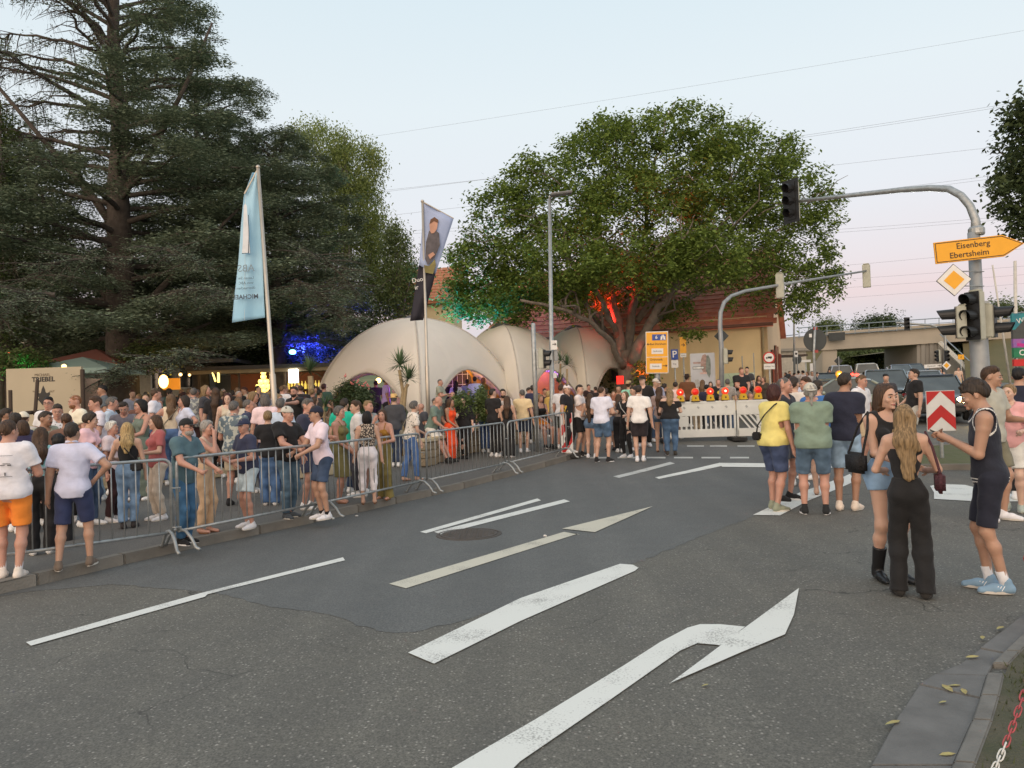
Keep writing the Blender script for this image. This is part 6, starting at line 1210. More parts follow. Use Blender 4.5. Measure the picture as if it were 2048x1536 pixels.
def sdf_mesh(name,prims,vox,cuts=(),noise=None,sub=(),extra=None,mats=None,parent=None,matfn=None):
 global _tri
 P,Q=surfnet(*field(prims,vox,cuts,noise,sub=sub))
 if len(P)==0:return None
 if extra is not None and len(extra.v):
  b=len(P);P=np.concatenate([P,np.array([tuple(v)for v in extra.v],np.float32)]);fe=[f if len(f)==4 else(f[0],f[1],f[2],f[2])for f in extra.f if len(f)in(3,4)]
  Qe=np.array(fe,int)+b
  me=bpy.data.meshes.new(name);me.from_pydata(P.tolist(),[],Q.tolist()+[tuple(dict.fromkeys(f))for f in Qe.tolist()]);me.update()
 else:me=np_mesh(name,P,Q)
 _tri+=2*len(Q)
 o=link(name,me,parent,mats,smooth=True)
 if matfn is not None:
  cen=P[Q].mean(1);mi=matfn(cen);a=np.zeros(len(me.polygons),np.int32);a[:len(mi)]=mi[:len(a)];me.polygons.foreach_set('material_index',a)
 return o
def ik(a,t,l1,l2,pole):
 a,t,pole=np.array(a,float),np.array(t,float),np.array(pole,float);d=t-a;L_=np.linalg.norm(d)
 if L_>(l1+l2)*.995:t=a+d/L_*(l1+l2)*.995;d=t-a;L_=np.linalg.norm(d)
 u=d/L_;x=(l1*l1-l2*l2+L_*L_)/(2*L_);h=math.sqrt(max(0,l1*l1-x*x));p=pole-u*pole.dot(u);p/=max(1e-6,np.linalg.norm(p));return a+u*x+p*h,t
SKIN={'light':(.54,.335,.245),'mid':(.44,.26,.18),'tan':(.37,.205,.135),'red':(.50,.27,.20),'dark':(.10,.052,.034),'pale':(.66,.44,.34)}
HAIR={'dark':(.030,.021,.015),'black':(.008,.007,.007),'brown':(.055,.030,.017),'lbrown':(.12,.072,.038),'blond':(.34,.24,.11),'dblond':(.20,.135,.068),'grey':(.27,.255,.235),'dgrey':(.10,.092,.085),'auburn':(.045,.014,.012),'white':(.6,.58,.52),'ginger':(.20,.085,.035)}
CLO={}
def cloth(c,pat=None):
 """cloth material: c = 0..255 srgb-ish albedo triple or hex key"""
 key='cloth_%d_%d_%d_%s'%(c+(pat or 'plain',))
 if key in _mc:return _mc[key]
 a=lin(*c);m=mat(key,a,.85,var=.10,scale=9,bump=.5,bscale=16,sheen=.08)
 n=m.node_tree;b=n.nodes['Principled BSDF'];l=n.links
 src=b.inputs['Base Color'].links[0].from_socket
 t=n.nodes.new('ShaderNodeTexCoord')
 if pat in('floral','leopard','camo','denim','print'):
  v=n.nodes.new('ShaderNodeTexVoronoi' if pat in('floral','leopard')else 'ShaderNodeTexNoise');v.inputs['Scale'].default_value={'floral':24,'leopard':38,'camo':14,'denim':5,'print':9}[pat]
  l.new(t.outputs['Object'],v.inputs['Vector']);r=n.nodes.new('ShaderNodeMapRange');lo,hi,dk={'floral':(.22,.3,(.10,.13,.10)),'leopard':(.38,.48,(.06,.05,.045)),'camo':(.50,.56,(.45,.47,.42)),'denim':(.35,.65,tuple(min(1,x*1.8+.02)for x in a)),'print':(.62,.66,(.03,.03,.035))}[pat]
  r.inputs[1].default_value=lo;r.inputs[2].default_value=hi
  if pat=='floral':r.inputs[3].default_value=1;r.inputs[4].default_value=0
  l.new(v.outputs[0],r.inputs[0]);mx=n.nodes.new('ShaderNodeMix');mx.data_type='RGBA';l.new(r.outputs[0],mx.inputs[0]);l.new(src,mx.inputs[6]);mx.inputs[7].default_value=dk+(1,);l.new(mx.outputs[2],b.inputs['Base Color'])
 if pat in('plaid','knit','stripe'):
  wv=[]
  for ax,sc in((('X',9),('Z',9))if pat=='plaid' else((('Z',60),)if pat=='knit' else(('Z',12),))):
   wq=n.nodes.new('ShaderNodeTexWave');wq.bands_direction=ax;wq.inputs['Scale'].default_value=sc;l.new(t.outputs['Object'],wq.inputs['Vector']);wv.append(wq)
  s_=wv[0].outputs['Fac']
  if len(wv)>1:
   mu=n.nodes.new('ShaderNodeMath');mu.operation='MULTIPLY';l.new(s_,mu.inputs[0]);l.new(wv[1].outputs['Fac'],mu.inputs[1]);s_=mu.outputs[0]
  r=n.nodes.new('ShaderNodeMapRange');r.inputs[1].default_value=.25;r.inputs[2].default_value=.4;l.new(s_,r.inputs[0])
  mx=n.nodes.new('ShaderNodeMix');mx.data_type='RGBA';l.new(r.outputs[0],mx.inputs[0]);mx.inputs[6].default_value=tuple(x*.25 for x in a)+(1,);l.new(src,mx.inputs[7]);l.new(mx.outputs[2],b.inputs['Base Color'])
 return m
def skinmat(s):
 return mat('skin_'+s,SKIN[s],.48,var=.10,scale=5,subs=.08,bump=.12,bscale=60)
def hairmat(h,h2=None):
 key='hair_'+h
 if key in _mc:return _mc[key]
 c=HAIR[h];m=mat(key,c,.55,var=.35,scale=10,spec=.35)
 n=m.node_tree;b=n.nodes['Principled BSDF'];l=n.links;t=n.nodes.new('ShaderNodeTexCoord')
 mp=n.nodes.new('ShaderNodeMapping');mp.inputs['Scale'].default_value=(90,90,6);l.new(t.outputs['Object'],mp.inputs[0]);no=n.nodes.new('ShaderNodeTexNoise');no.inputs['Scale'].default_value=1.0;no.inputs['Detail'].default_value=3;l.new(mp.outputs[0],no.inputs['Vector'])
 r=n.nodes.new('ShaderNodeMapRange');r.inputs[1].default_value=.3;r.inputs[2].default_value=.7;l.new(no.outputs[0],r.inputs[0]);mx=n.nodes.new('ShaderNodeMix');mx.data_type='RGBA';l.new(r.outputs[0],mx.inputs[0])
 mx.inputs[6].default_value=tuple(x*.5 for x in c)+(1,);mx.inputs[7].default_value=tuple(min(1,x*1.7)for x in c)+(1,);l.new(mx.outputs[2],b.inputs['Base Color'])
 bu=n.nodes.new('ShaderNodeBump');bu.inputs['Strength'].default_value=.7;bu.inputs['Distance'].default_value=.01;l.new(no.outputs[0],bu.inputs['Height']);l.new(bu.outputs[0],b.inputs['Normal'])
 return m
M_EYEW=mat('eye_white',(.42,.38,.35),.2,var=0);M_IRIS=mat('eye_iris',(.03,.018,.01),.2,var=0);M_LIP=mat('lips',(.34,.11,.095),.5,var=0)
def rotm(yaw=0.,pitch=0.,roll=0.):
 m=Matrix.Rotation(yaw,3,'Z')@Matrix.Rotation(pitch,3,'X')@Matrix.Rotation(roll,3,'Y');return np.array(m)
ARM={'down':(.165,-.02,.455),'downf':(.15,-.07,.47),'hip':(.135,-.03,.60),'pocket':(.125,-.045,.52),'back':(.06,.10,.55),'cup':(.07,-.19,.68),'cup2':(.11,-.17,.64),'cross':(-.07,-.11,.68),'front':(.02,-.13,.56),'phone':(.03,-.145,.715),'face':(.045,-.10,.86),'rail':(.10,-.22,.62),'reach':(.12,-.36,.78),'up':(.14,-.10,1.0),'lap':(.06,-.20,.60),'bag':(.16,-.06,.58),'clasp':(.01,-.15,.60),'out':(.28,-.10,.62)}
POLE={'face':(.4,.2,-1),'up':(1,.2,-.3),'hip':(1,.6,0),'cross':(.7,.2,-.6),'back':(1,.6,.2)}
def person(px,fy=None,D=None,hy=None,yaw=0,sex='m',skin='light',hair='short',hc='brown',top='tee',tc=(230,230,230),tp=None,bot='shorts',bc=(40,50,70),bp=None,shoes=(235,235,235),socks=None,arms=('down','down'),build=1.0,belly=0.0,lean=0.0,head=(0,0),stance=.05,step=0.0,weight=0,acc=(),label='',vox=None,h=None,off=None,sit=0.0,sleeve=None,hem=None,beard=None,seed=None,grp=None,side=0.0,aux=None):
 rs=np.random.RandomState(int(px*7+(hy or 0))if seed is None else seed)
 # --- where it stands
 if lean==0:lean=rs.uniform(-1,4)
 if side==0:side=rs.uniform(-2.2,2.2)
 if head==(0,0):head=(rs.uniform(-20,20),rs.uniform(-5,7))
 if stance==.05:stance=rs.uniform(.036,.066)
 if step==0:step=rs.uniform(-.035,.035)
 if off is None:off=0.0
 if fy is not None:base=G(px,fy,off)
 else:
  base=PD(px,800,D);base.z=H(D)+off
 Dp=base.y
 if h is None:
  h=PD(px,hy,Dp).z-base.z
  if sit:h=h/(1-.30*sit)
 hh=min(1.98,max(1.50,h))
 if abs(hh-h)>.02:print('PH',label[:30],round(Dp,1))if 0 else print('person height',px,hy,round(h,2))
 if h!=hh and fy is None:base.z+=(h-hh)*(1-.30*sit if sit else 1)
 h=hh
 if vox is None:vox=.0092 if Dp<8 else .0135 if Dp<12 else .0155 if Dp<15 else .019 if Dp<19 else .024 if Dp<24 else .030
 far=Dp>19.5;near=Dp<8
 fem=sex=='f';W=(.90 if fem else 1.0)*(1+(build-1)*.6);B=build
 yaw=yaw-math.degrees(math.atan2(base.x,base.y))
 t=empty('person',base,R_(yaw));tag(t,label,'person',grp)
 # --- skeleton
 hz=.525*h*(1-.44*sit);pel=V3(weight*.02*h,0,hz+.02*h)
 Lr=rotm(0,R_(lean),R_(side))
 def tor(x,y,z):return pel+Lr@(V3(x,y,z-.545)*h)
 if sit:
  foot=[V3(s*.055*h,-.22*h,0)+V3(0,-.05*h*(1-sit),0)for s in(1,-1)]
 else:foot=[V3(s*stance*h,s*step*h,0)for s in(1,-1)]
 shw=.112*W*h/h
 sh=[tor(s*.102*W,.005,.804)for s in(1,-1)]
 prims=[];c=B
 hip=[pel+V3(s*.052*W*h,0,-.02*h)for s in(1,-1)];kne=[];ank=[]
 for i,s in enumerate((1,-1)):
  an=foot[i]+V3(0,.01*h,.045*h);k_,an=ik(hip[i],an,.245*h,.245*h,(s*.15,-1,0));kne.append(k_);ank.append(an)
 nb=tor(0,.005,.838);hd=R_(head[0]);hp=R_(head[1]);Hr=Lr*0+rotm(hd,R_(lean)*.35+hp,0);
 hc_=nb+V3(0,-.004*h,.022*h)+Hr@V3(0,-.012*h,.062*h)
 hs=h/1.75 if True else 1
 def hdp(x,y,z):return hc_+Hr@(V3(x,y,z)*hs)
 hw=.071 if fem else .076
 P_=[]
 P_.append(Ell(tor(0,-.002,.745),V3(.098*W*(.9+.1*c),.060*c,.105)*h,Lr,.03*h))
 P_.append(Ell(tor(0,-.006-.02*belly,.650),V3((.072 if fem else .080)*W*c+.02*belly,.054*c+.035*belly,.080)*h,Lr,.035*h))
 P_.append(Ell(pel+V3(0,.004,0),V3((.090 if fem else .080)*W*c,.062*c,.066)*h,None,.035*h))
 P_.append(Cone(tor(-.068*W,.004,.796),tor(.068*W,.004,.796),.034*h*(.8+.2*c),.034*h*(.8+.2*c),1,1,.03*h))
 for s in(1,-1):P_.append(Cone(tor(s*.012,.012,.842),tor(s*.092*W,.004,.808),.022*h,.026*h,k=.02*h))
 if fem:
  for s in(1,-1):P_.append(Ell(tor(s*.042,-.052,.735),V3(.034,.030,.034)*h*c,None,.015*h))
 torso=list(P_)
 for s in(1,-1):torso.append(Ell(pel+V3(s*.042*h,.030*h,-.015*h),V3(.045,.042,.05)*h*c,None,.02*h))
 legs=[]
 lr=c*(1.05 if fem else 1.0)
 for i in(0,1):
  a,b,e=hip[i],kne[i],ank[i]
  legs.append(Cone(a,b,.049*h*lr,.0275*h*(.6+.4*lr),k=.03*h));mid=b+(e-b)*.30+V3(0,.007*h,0)
  legs.append(Cone(b,mid,.0265*h,.0295*h*(.5+.5*lr),k=.03*h));legs.append(Cone(mid,e,.029*h*(.5+.5*lr),.0185*h,k=.02*h))
  fs_=1.0 if shoes=='sandal' else .62
  legs.append(Cone(e+V3(0,.006*h,-.016*h),e+V3(0,-(.085 if fs_==1 else .055)*h,-.030*h if fs_==1 else-.026*h),.020*h*(.5+.5*fs_),.015*h*fs_,1.15*fs_+.15*(1-fs_),1,.015*h))
 armp=[];hands=[];elb=[];wri=[]
 ra=(.026 if fem else .031)*(.5+.5*c)*h
 ext=MB()
 for i,s in enumerate((1,-1)):
  nm=arms[i];tg=ARM[nm]if isinstance(nm,str)else nm
  tgt=tor(s*tg[0],tg[1],tg[2]);pole=np.array(POLE.get(nm if isinstance(nm,str)else '',(.5,.9,-.5)),float);pole[0]*=s
  if tg[2]<.5 and isinstance(nm,str):tgt=V3(sh[i][0]+s*(tg[0]-.108)*h,sh[i][1]+tg[1]*h-.01*h,sh[i][2]-.335*h)
  e,wr=ik(sh[i],tgt,.168*h,.145*h,pole);elb.append(e);wri.append(wr)
  armp.append(Cone(sh[i],sh[i]+(e-sh[i])*.3,ra*1.05,ra*.98,k=.022*h));armp.append(Cone(sh[i]+(e-sh[i])*.3,e,ra*.98,ra*.80,k=.006*h));armp.append(Cone(e,wr,ra*.84,.0145*h,k=.006*h))
  fd=wr-e;fd/=np.linalg.norm(fd);nxt=V3(0,-1,0)if fd[2]<-.6 else V3(-s*.5,-.2,-.8)
  lat=np.cross(fd,nxt);lat/=max(1e-6,np.linalg.norm(lat));nrm=np.cross(lat,fd)
  L2=.052*h;pc=wr+fd*L2*.55
  if near or not far:
   armp.append(Cone(wr,wr+fd*L2*.95,.015*h,.0185*h,k=.01*h))
   grip=.9 if(isinstance(nm,str)and nm in('cup','cup2','phone','rail','clasp','lap','pocket','bag'))else .35
   for q in range(4):
    o0=wr+fd*L2*.85+nrm*(q-1.5)*.0085*h;ln=(.042,.048,.045,.036)[q]*h
    d1=fd*math.cos(grip*.6)+lat*s*math.sin(grip*.6)*(-1 if s>0 else 1)*-1;d2=fd*math.cos(grip*1.6)+lat*s*math.sin(grip*1.6)*(-1 if s>0 else 1)*-1
    ext.tube([o0,o0+d1*ln*.5,o0+d1*ln*.5+d2*ln*.5],[.0058*h,.0054*h,.0040*h],n=6 if near else 5)
   o0=wr+fd*L2*.3+nrm*.012*h;ext.tube([o0,o0+(nrm*.7+fd*.7)*.022*h,o0+(nrm*.45+fd*1.1)*.040*h],[.0075*h,.0066*h,.005*h],n=6 if near else 5)
  else:
   armp.append(Cone(wr,wr+fd*.075*h,.016*h,.014*h,k=.01*h))
 hd_=[Cone(nb-Hr@V3(0,-.005,.03)*h,hdp(0,.012,-.06),.034*h*(.84 if fem else 1.02)*(.7+.3*c),.031*h*(.84 if fem else 1),k=.02*h),Ell(hdp(0,.014,.022),V3(hw,.094,.092)*hs,Hr,.02),Ell(hdp(0,-.026,-.038),V3(hw*.78,.064,.078)*hs*(.6+.4*min(c,1.15)),Hr,.02)]
 if not far:
  hd_+=[Ell(hdp(0,-.076,-.092),V3(.022,.018,.018)*hs,Hr,.012),Cone(hdp(0,-.088,.004),hdp(0,-.1005,-.028),.008*hs,.0115*hs,k=.010),Cone(hdp(-.026,-.080,.020),hdp(.026,-.080,.020),.012*hs,.012*hs,k=.012)]
  for s in(1,-1):hd_+=[Ell(hdp(s*(hw+.003),.012,-.012),V3(.009,.018,.030)*hs,Hr,.006),Ell(hdp(s*.040,-.062,-.028),V3(.020,.020,.020)*hs,Hr,.012)]
  if near:hd_+=[Cone(hdp(-.018,-.086,-.063),hdp(.018,-.086,-.063),.006,.006,k=.004),Cone(hdp(-.013,-.086,-.072),hdp(.013,-.086,-.072),.006,.006,k=.004)]
  sb=[Ell(hdp(s*.031,-.095,.000),V3(.014,.012,.010)*hs,Hr,.010)for s in(1,-1)]
 else:
  hd_+=[Cone(hdp(0,-.086,.004),hdp(0,-.104,-.030),.010,.014,k=.01)];sb=[]
 sm=skinmat(skin)
 tb_=[infl(p,-.0022*h)for p in torso]if top!='none' else torso
 sdf_mesh('body',tb_+legs+armp+hd_,vox,parent=t,mats=[sm],extra=ext,sub=sb)
 if not far:
  for s in(1,-1):
   m_=MB();m_.ball(hdp(s*.031,-.0765,.000),(.0125*hs,.011*hs,.0095*hs),8,6);o=m_.build('eye',[M_EYEW],t,smooth=True,recalc=False)
   q=MB();q.ball(hdp(s*.031,-.0845,-.001),.0062*hs,8,6,0);q.build('iris',[M_IRIS],o,smooth=True,recalc=False)
   q=MB();q.tube([hdp(s*.014,-.098,.020),hdp(s*.032,-.094,.026),hdp(s*.048,-.078,.020)],[.003,.0045,.002],5);q.build('eyebrow',hairmat(hc if hc not in('white','blond')else 'dblond'),t,recalc=False)
  q=MB();q.tube([hdp(-.024,-.082,-.064),hdp(-.008,-.094,-.066),hdp(.008,-.094,-.066),hdp(.024,-.082,-.064)],[.002,.0065,.0065,.002],6);q.build('lips',M_LIP,t,smooth=True,recalc=False)
  # --- clothes
 th=.006*h
 wn_=[(rs.uniform(-1,1,3)*(20,20,12),rs.uniform(0,6))for _ in range(4)]
 amp=.0024 if far else .0034
 def wr_(X,Y,Z):
  r=0
  for(f1,f2,f3),ph in wn_:r=r+np.sin(X*f1+Y*f2+Z*f3+ph)
  r=r+.8*np.sin(Z*38+3*np.sin(X*11+rs_ph)+2*np.sin(Y*13));return r*amp
 rs_ph=rs.uniform(0,6)
 def plane(p,n):
  p=np.array(p,float);n=np.array(n,float);n=n/np.linalg.norm(n);return lambda X,Y,Z:((X-p[0])*n[0]+(Y-p[1])*n[1]+(Z-p[2])*n[2])
 up=Lr@V3(0,0,1);tm=cloth(tc,tp)
 loose=.012*h if top in('tee','shirt','polo','blouse','jacket')else .010*h if top=='vest' else .004*h
 wz={'tee':.50,'shirt':.485,'polo':.50,'blouse':.50,'jacket':.50,'tank':.565,'strap':.57,'vest':.50,'crop':.63,'off':.53,'dress':.5,'strapless':.575}.get(top,.5)
 if hem is not None and top!='dress':wz=hem
 tp_=[infl(p,max(.004*h,loose*.7))for p in P_]+([infl(p,.004*h)for p in torso[len(P_):]]if wz<.56 or top=='dress' else[])
 if top in('tee','shirt','polo','blouse','jacket','vest','off'):
  tp_.append(Cone(tor(0,-.004-.012*belly,.70),tor(0,0,wz-.03),(.080*c**.8+.010*belly)*h,(.0795*c**.8+.008*belly)*h,1.12*W,.88,.02*h));tp_.append(infl(P_[2],.014*h))
 zt={'strap':.775,'strapless':.762,'off':.800,'dress':.80,'crop':.80}.get(top,.845)
 if top=='dress' and tp=='strap':zt=.775
 slv={'tee':.62,'polo':.62,'shirt':.66,'blouse':.7,'jacket':1.8,'off':.6}.get(top,0)if sleeve is None else sleeve
 sleeves=[];elist=[]
 for i in(0,1):
  if slv>0:
   if slv<=1:
    e_=sh[i]+(elb[i]-sh[i])*slv;q=Cone(sh[i],sh[i]+(elb[i]-sh[i])*min(1,slv+.12),ra*1.05+.007*h,ra+.011*h,k=.026*h);sleeves.append((q,e_,elb[i]-sh[i]))
   else:
    tp_.append(Cone(sh[i],elb[i],ra+.010*h,ra+.006*h,k=.02*h));e_=elb[i]+(wri[i]-elb[i])*(slv-1);sleeves.append((Cone(elb[i],wri[i],ra*.84+.009*h,.020*h,k=.012*h),e_,wri[i]-elb[i]))
 if top=='none':tp_=None
 if tp_ is not None:
  cut=[plane(tor(0,0,wz),-up),plane(tor(0,0,zt),up)]
  nk=tor(0,-.040,.853);nr={'tee':.040,'vest':.055,'shirt':.036,'polo':.036,'blouse':.045,'jacket':.04,'tank':.056}.get(top,0)*h
  if nr:cut.append(lambda X,Y,Z:nr-np.sqrt((X-nk[0])**2+(Y-nk[1])**2*.8+(Z-nk[2])**2))
  if top in('vest','tank','crop','strap','dress','strapless')and not(top=='dress' and slv):
   for i,s in enumerate((1,-1)):
    q=sh[i]+V3(s*.016*h,0,-.012*h);R0={'vest':.046,'strap':.047,'tank':.044}.get(top,.040)*h
    cut.append(lambda X,Y,Z,q=q,R0=R0:R0-np.sqrt((X-q[0])**2+(Y-q[1])**2*.35+((Z-q[2])*.75)**2))
  sub_=[]
  D0,lo,vx=field(tp_+[q[0]for q in sleeves],vox,(),wr_)
  X=(lo[0]+np.arange(D0.shape[0])*vx)[:,None,None];Y=(lo[1]+np.arange(D0.shape[1])*vx)[None,:,None];Z=(lo[2]+np.arange(D0.shape[2])*vx)[None,None,:]
  for c_ in cut[:1]+cut[2:]:D0=np.maximum(D0,c_(X,Y,Z))
  if zt<.84:D0=np.maximum(D0,cut[1](X,Y,Z))
  else:D0=np.maximum(D0,(np.abs(X-nb[0])<.08*h)*(plane(tor(0,0,.853),up)(X,Y,Z))-(np.abs(X-nb[0])>=.08*h)*9.)
  for q,e_,dr in sleeves:
   dn=dr/np.linalg.norm(dr);pl=plane(e_,dr)(X,Y,Z);ax=((X-e_[0])**2+(Y-e_[1])**2+(Z-e_[2])**2);rr=(ra+.035*h)
   D0=np.where(ax<rr*rr,np.maximum(D0,pl),D0)
   D0=np.where((q.d(X,Y,Z)<.02*h)&(pl>0),np.maximum(D0,pl),D0)
  Pv,Q=surfnet(D0.astype(np.float32),lo,vx)
  tw_=None
  if top=='vest' and len(Pv):
   cn_=Pv[Q].mean(1);tw_=np.zeros(len(Q),np.int32)
   for i,s in enumerate((1,-1)):
    q=sh[i]+V3(s*.016*h,0,-.012*h);dd=np.sqrt((cn_[:,0]-q[0])**2+(cn_[:,1]-q[1])**2*.35+((cn_[:,2]-q[2])*.75)**2)-.046*h;tw_[(dd<.0105*h)&(dd>.003*h)]=1
   dd=np.sqrt((cn_[:,0]-nk[0])**2+(cn_[:,1]-nk[1])**2*.8+(cn_[:,2]-nk[2])**2)-nr;tw_[(dd<.012*h)&(dd>.005*h)]=1
   zz=(cn_-tor(0,0,wz))@up/h;tw_[((zz>.010)&(zz<.017))|((zz>.025)&(zz<.031))]=1
  if len(Pv):to_=link({'jacket':'jacket','dress':'dress','vest':'vest','shirt':'shirt','polo':'polo_shirt','blouse':'blouse','tee':'shirt'}.get(top,'top'),np_mesh('top',Pv,Q),t,[tm]+([cloth((225,225,220))]if tw_ is not None else[]),smooth=True);tw_ is not None and to_.data.polygons.foreach_set('material_index',tw_);globals()['_tri']+=2*len(Q)
  if top in('strap','dress','strapless')and 'nostrap' not in acc and top!='strapless':
   for s in(1,-1):
    MB().tube([tor(s*.05,-.062*c,zt-.01),tor(s*.058,-.03,.835),tor(s*.058,.03,.835),tor(s*.05,.058*c,zt-.01)],.0045*h,5).build('shoulder_strap',tm,t)
  if top in('shirt','polo')and not far:
   MB().tube([tor(.012,-.040,.815),tor(.040,-.018,.848),tor(.030,.028,.865),tor(-.030,.028,.865),tor(-.040,-.018,.848),tor(-.012,-.040,.815)],.0085*h,6).build('collar',tm,t,smooth=True)
 bm_=cloth(bc,bp)
 botn={'shorts':'shorts','dshorts':'shorts','hotpants':'shorts','trousers':'trousers','jeans':'jeans','wide':'trousers','slim':'trousers','capri':'trousers','skirt':'skirt','dress':'skirt','maxi':'skirt','mid':'shorts'}[bot]
 pl_=[infl(P_[2],.008*h)]+[infl(p,.006*h if bot!='hotpants' else .009*h)for p in torso[-2:]]
 pl_.append(Ell(pel+V3(0,0,.045*h),V3(.078*W*c+.010,.054*c+.012*belly+.008,.05)*h,None,.03*h))
 cut=[]
 wzb=pel+V3(0,0,.068*h)
 if bot in('skirt','dress','maxi'):
  zl={'skirt':.33,'dress':.27,'maxi':.04}[bot]*h if hem is None or top!='dress' else hem*h
  pl_+=[Cone(hip[i],kne[i],.049*h*lr+.010*h,.036*h,k=.05*h)for i in(0,1)];kz=(kne[0]+kne[1])/2;fz=(ank[0]+ank[1])/2;mid_=kz if zl>.2*h else kz
  pl_.append(Cone(pel,V3(kz[0],kz[1],kz[2]),.080*h*c,.088*h*c,1.1,.95 if not sit else 1.0,.03*h))
  if zl<.25*h:pl_.append(Cone(kz,fz,.085*h*c,.10*h,1.15,.9,.03*h))
  cut.append(plane(V3(0,0,zl),(0,0,-1)))
 else:
  e0={'shorts':.80,'dshorts':.84,'mid':.90,'hotpants':.28,'trousers':1.93,'jeans':1.95,'wide':1.99,'slim':1.95,'capri':1.62}[bot]
  fl={'shorts':.019,'dshorts':.016,'mid':.017,'hotpants':.009,'trousers':.012,'jeans':.012,'wide':.015,'slim':.005,'capri':.008}[bot]*h
  for i in(0,1):
   a,b,e=hip[i],kne[i],ank[i]
   rt=.049*h*lr;rk=.0285*h*(.6+.4*lr)
   if e0<1:
    en=a+(b-a)*e0;r_end=(rt*(1-e0)+rk*e0)+fl*(1 if bot!='hotpants' else .6);pl_.append(Cone(a,a+(b-a)*(e0+.06),rt+.008*h,r_end,k=(.034 if bot=='hotpants' else .024)*h))
    dn=(b-a)/np.linalg.norm(b-a);cut.append((en,dn,.085*h*max(1,c)))
   else:
    f_=e0-1;en=b+(e-b)*min(1,f_)+(V3(0,0,-.025*h)if bot=='wide' else 0)
    pl_.append(Cone(a,b,rt+.008*h,rk+fl*.8,k=.022*h));mid=b+(e-b)*.30+V3(0,.007*h,0);fe=fl*(1.2 if bot!='wide' else 1.9)
    pl_.append(Cone(b,mid,rk+fl*.8,.030*h*(.5+.5*lr)+fl*.8,k=.03*h));pl_.append(Cone(mid,en+(e-b)*.04,.030*h*(.5+.5*lr)+fl*.8,.020*h+fe,1,1.1 if bot=='wide' else 1,k=.02*h))
    dn=(e-b)/np.linalg.norm(e-b);cut.append((en,dn,.09*h))
 D0,lo,vx=field(pl_,vox,(),wr_)
 X=(lo[0]+np.arange(D0.shape[0])*vx)[:,None,None];Y=(lo[1]+np.arange(D0.shape[1])*vx)[None,:,None];Z=(lo[2]+np.arange(D0.shape[2])*vx)[None,None,:]
 D0=np.maximum(D0,plane(wzb,(0,0,1))(X,Y,Z))
 for c_ in cut:
  if callable(c_):D0=np.maximum(D0,c_(X,Y,Z))
  else:
   en,dn,rr=c_;pl=(X-en[0])*dn[0]+(Y-en[1])*dn[1]+(Z-en[2])*dn[2];r2=(X-en[0])**2+(Y-en[1])**2+(Z-en[2])**2-pl**2
   D0=np.where((r2<rr*rr)&(Z<hz),np.maximum(D0,pl),D0)
 Pv,Q=surfnet(D0.astype(np.float32),lo,vx)
 if len(Pv):link(botn,np_mesh(botn,Pv,Q),t,[tm if bot in('dress','maxi')and top=='dress' else bm_],smooth=True);globals()['_tri']+=2*len(Q)
 for i,s in enumerate((1,-1)):
  e=ank[i];to=R_(rs.uniform(4,16))*s;c_,s_=math.cos(to),math.sin(to)
  fdir=V3(math.sin(to),-math.cos(to),0);z0=e[2]-.045*h
  if socks and e0s(bot):
   dr=(kne[i]-e);dr/=np.linalg.norm(dr)
   MB().tube([e-V3(0,0,.02*h),e+dr*.02*h,e+dr*(.062*h if socks[0]!=1 else .03*h)],[.0225*h,.0215*h,.0235*h],10).build('sock',cloth(socks[1]),t,smooth=True)
  kind='sandal' if shoes=='sandal' else 'boot' if shoes=='boot' else 'shoe'
  if kind=='sandal':
   MB().tube([V3(e[0],e[1],z0+.006*h)-fdir*-.0,V3(e[0],e[1],z0+.006*h)+fdir*.09*h],.012*h,6).build('sandal',cloth((120,80,50)),t)
   continue
  sc_=(20,20,20)if kind=='boot' else shoes
  c0=V3(e[0],e[1],z0)
  vs_=min(vox,.0135 if Dp>8 else .007)
  sp=[Cone(c0-fdir*.018*h+V3(0,0,.022*h),c0+fdir*.045*h+V3(0,0,.020*h),.024*h,.023*h,k=.01*h),Cone(c0+fdir*.045*h+V3(0,0,.020*h),c0+fdir*.098*h+V3(0,0,.012*h),.023*h,.017*h,1.1,1,k=.015*h),Cone(c0+V3(0,0,.03*h)-fdir*.006*h,c0+V3(0,0,.052*h)-fdir*.004*h,.026*h,.024*h,k=.01*h)]
  if kind=='boot':
   sp+=[Cone(e,e+(kne[i]-e)*.55,.027*h,.034*h,k=.015*h),Cone(c0+fdir*.09*h+V3(0,0,.014*h),c0+fdir*.125*h+V3(0,0,.010*h),.016*h,.010*h,k=.01*h)]
  o=sdf_mesh(kind,sp,vs_,cuts=[plane(V3(0,0,z0+.006),(0,0,-1))]+([plane(e+(kne[i]-e)*.52,kne[i]-e)]if kind=='boot' else[]),parent=t,mats=[cloth(sc_)if kind=='shoe' else mat('boot_leather',(.012,.012,.013),.35,var=.2)])
  if kind=='shoe' and o is not None:
   poly=[]
   for k_ in range(16):
    a=2*math.pi*k_/16;yy=math.cos(a);xx=math.sin(a);L0=.073*h;p=c0+fdir*(.038*h+yy*L0)+V3(math.cos(to),math.sin(to),0)*xx*(.0265 if yy>-.2 else .0235)*h;poly.append((p[0],p[1]))
   MB().prism(poly,z0+.002,z0+.013*h).build('sole',cloth((205,200,190)if sum(sc_)>200 else((225,225,225)if rs.rand()<.6 else(30,30,30))),o)
   if 'stripes' in acc and near:
    for k_ in range(3):
     for sg in(1,-1):
      q0=c0+fdir*(.022+.013*k_)*h+V3(math.cos(to),math.sin(to),0)*sg*.0235*h+V3(0,0,.016*h);q1=q0+fdir*-.014*h+V3(0,0,.022*h)-V3(math.cos(to),math.sin(to),0)*sg*.002*h
      MB().tube([q0,q1],.0035,4).build('stripe',cloth((240,240,240)),o)
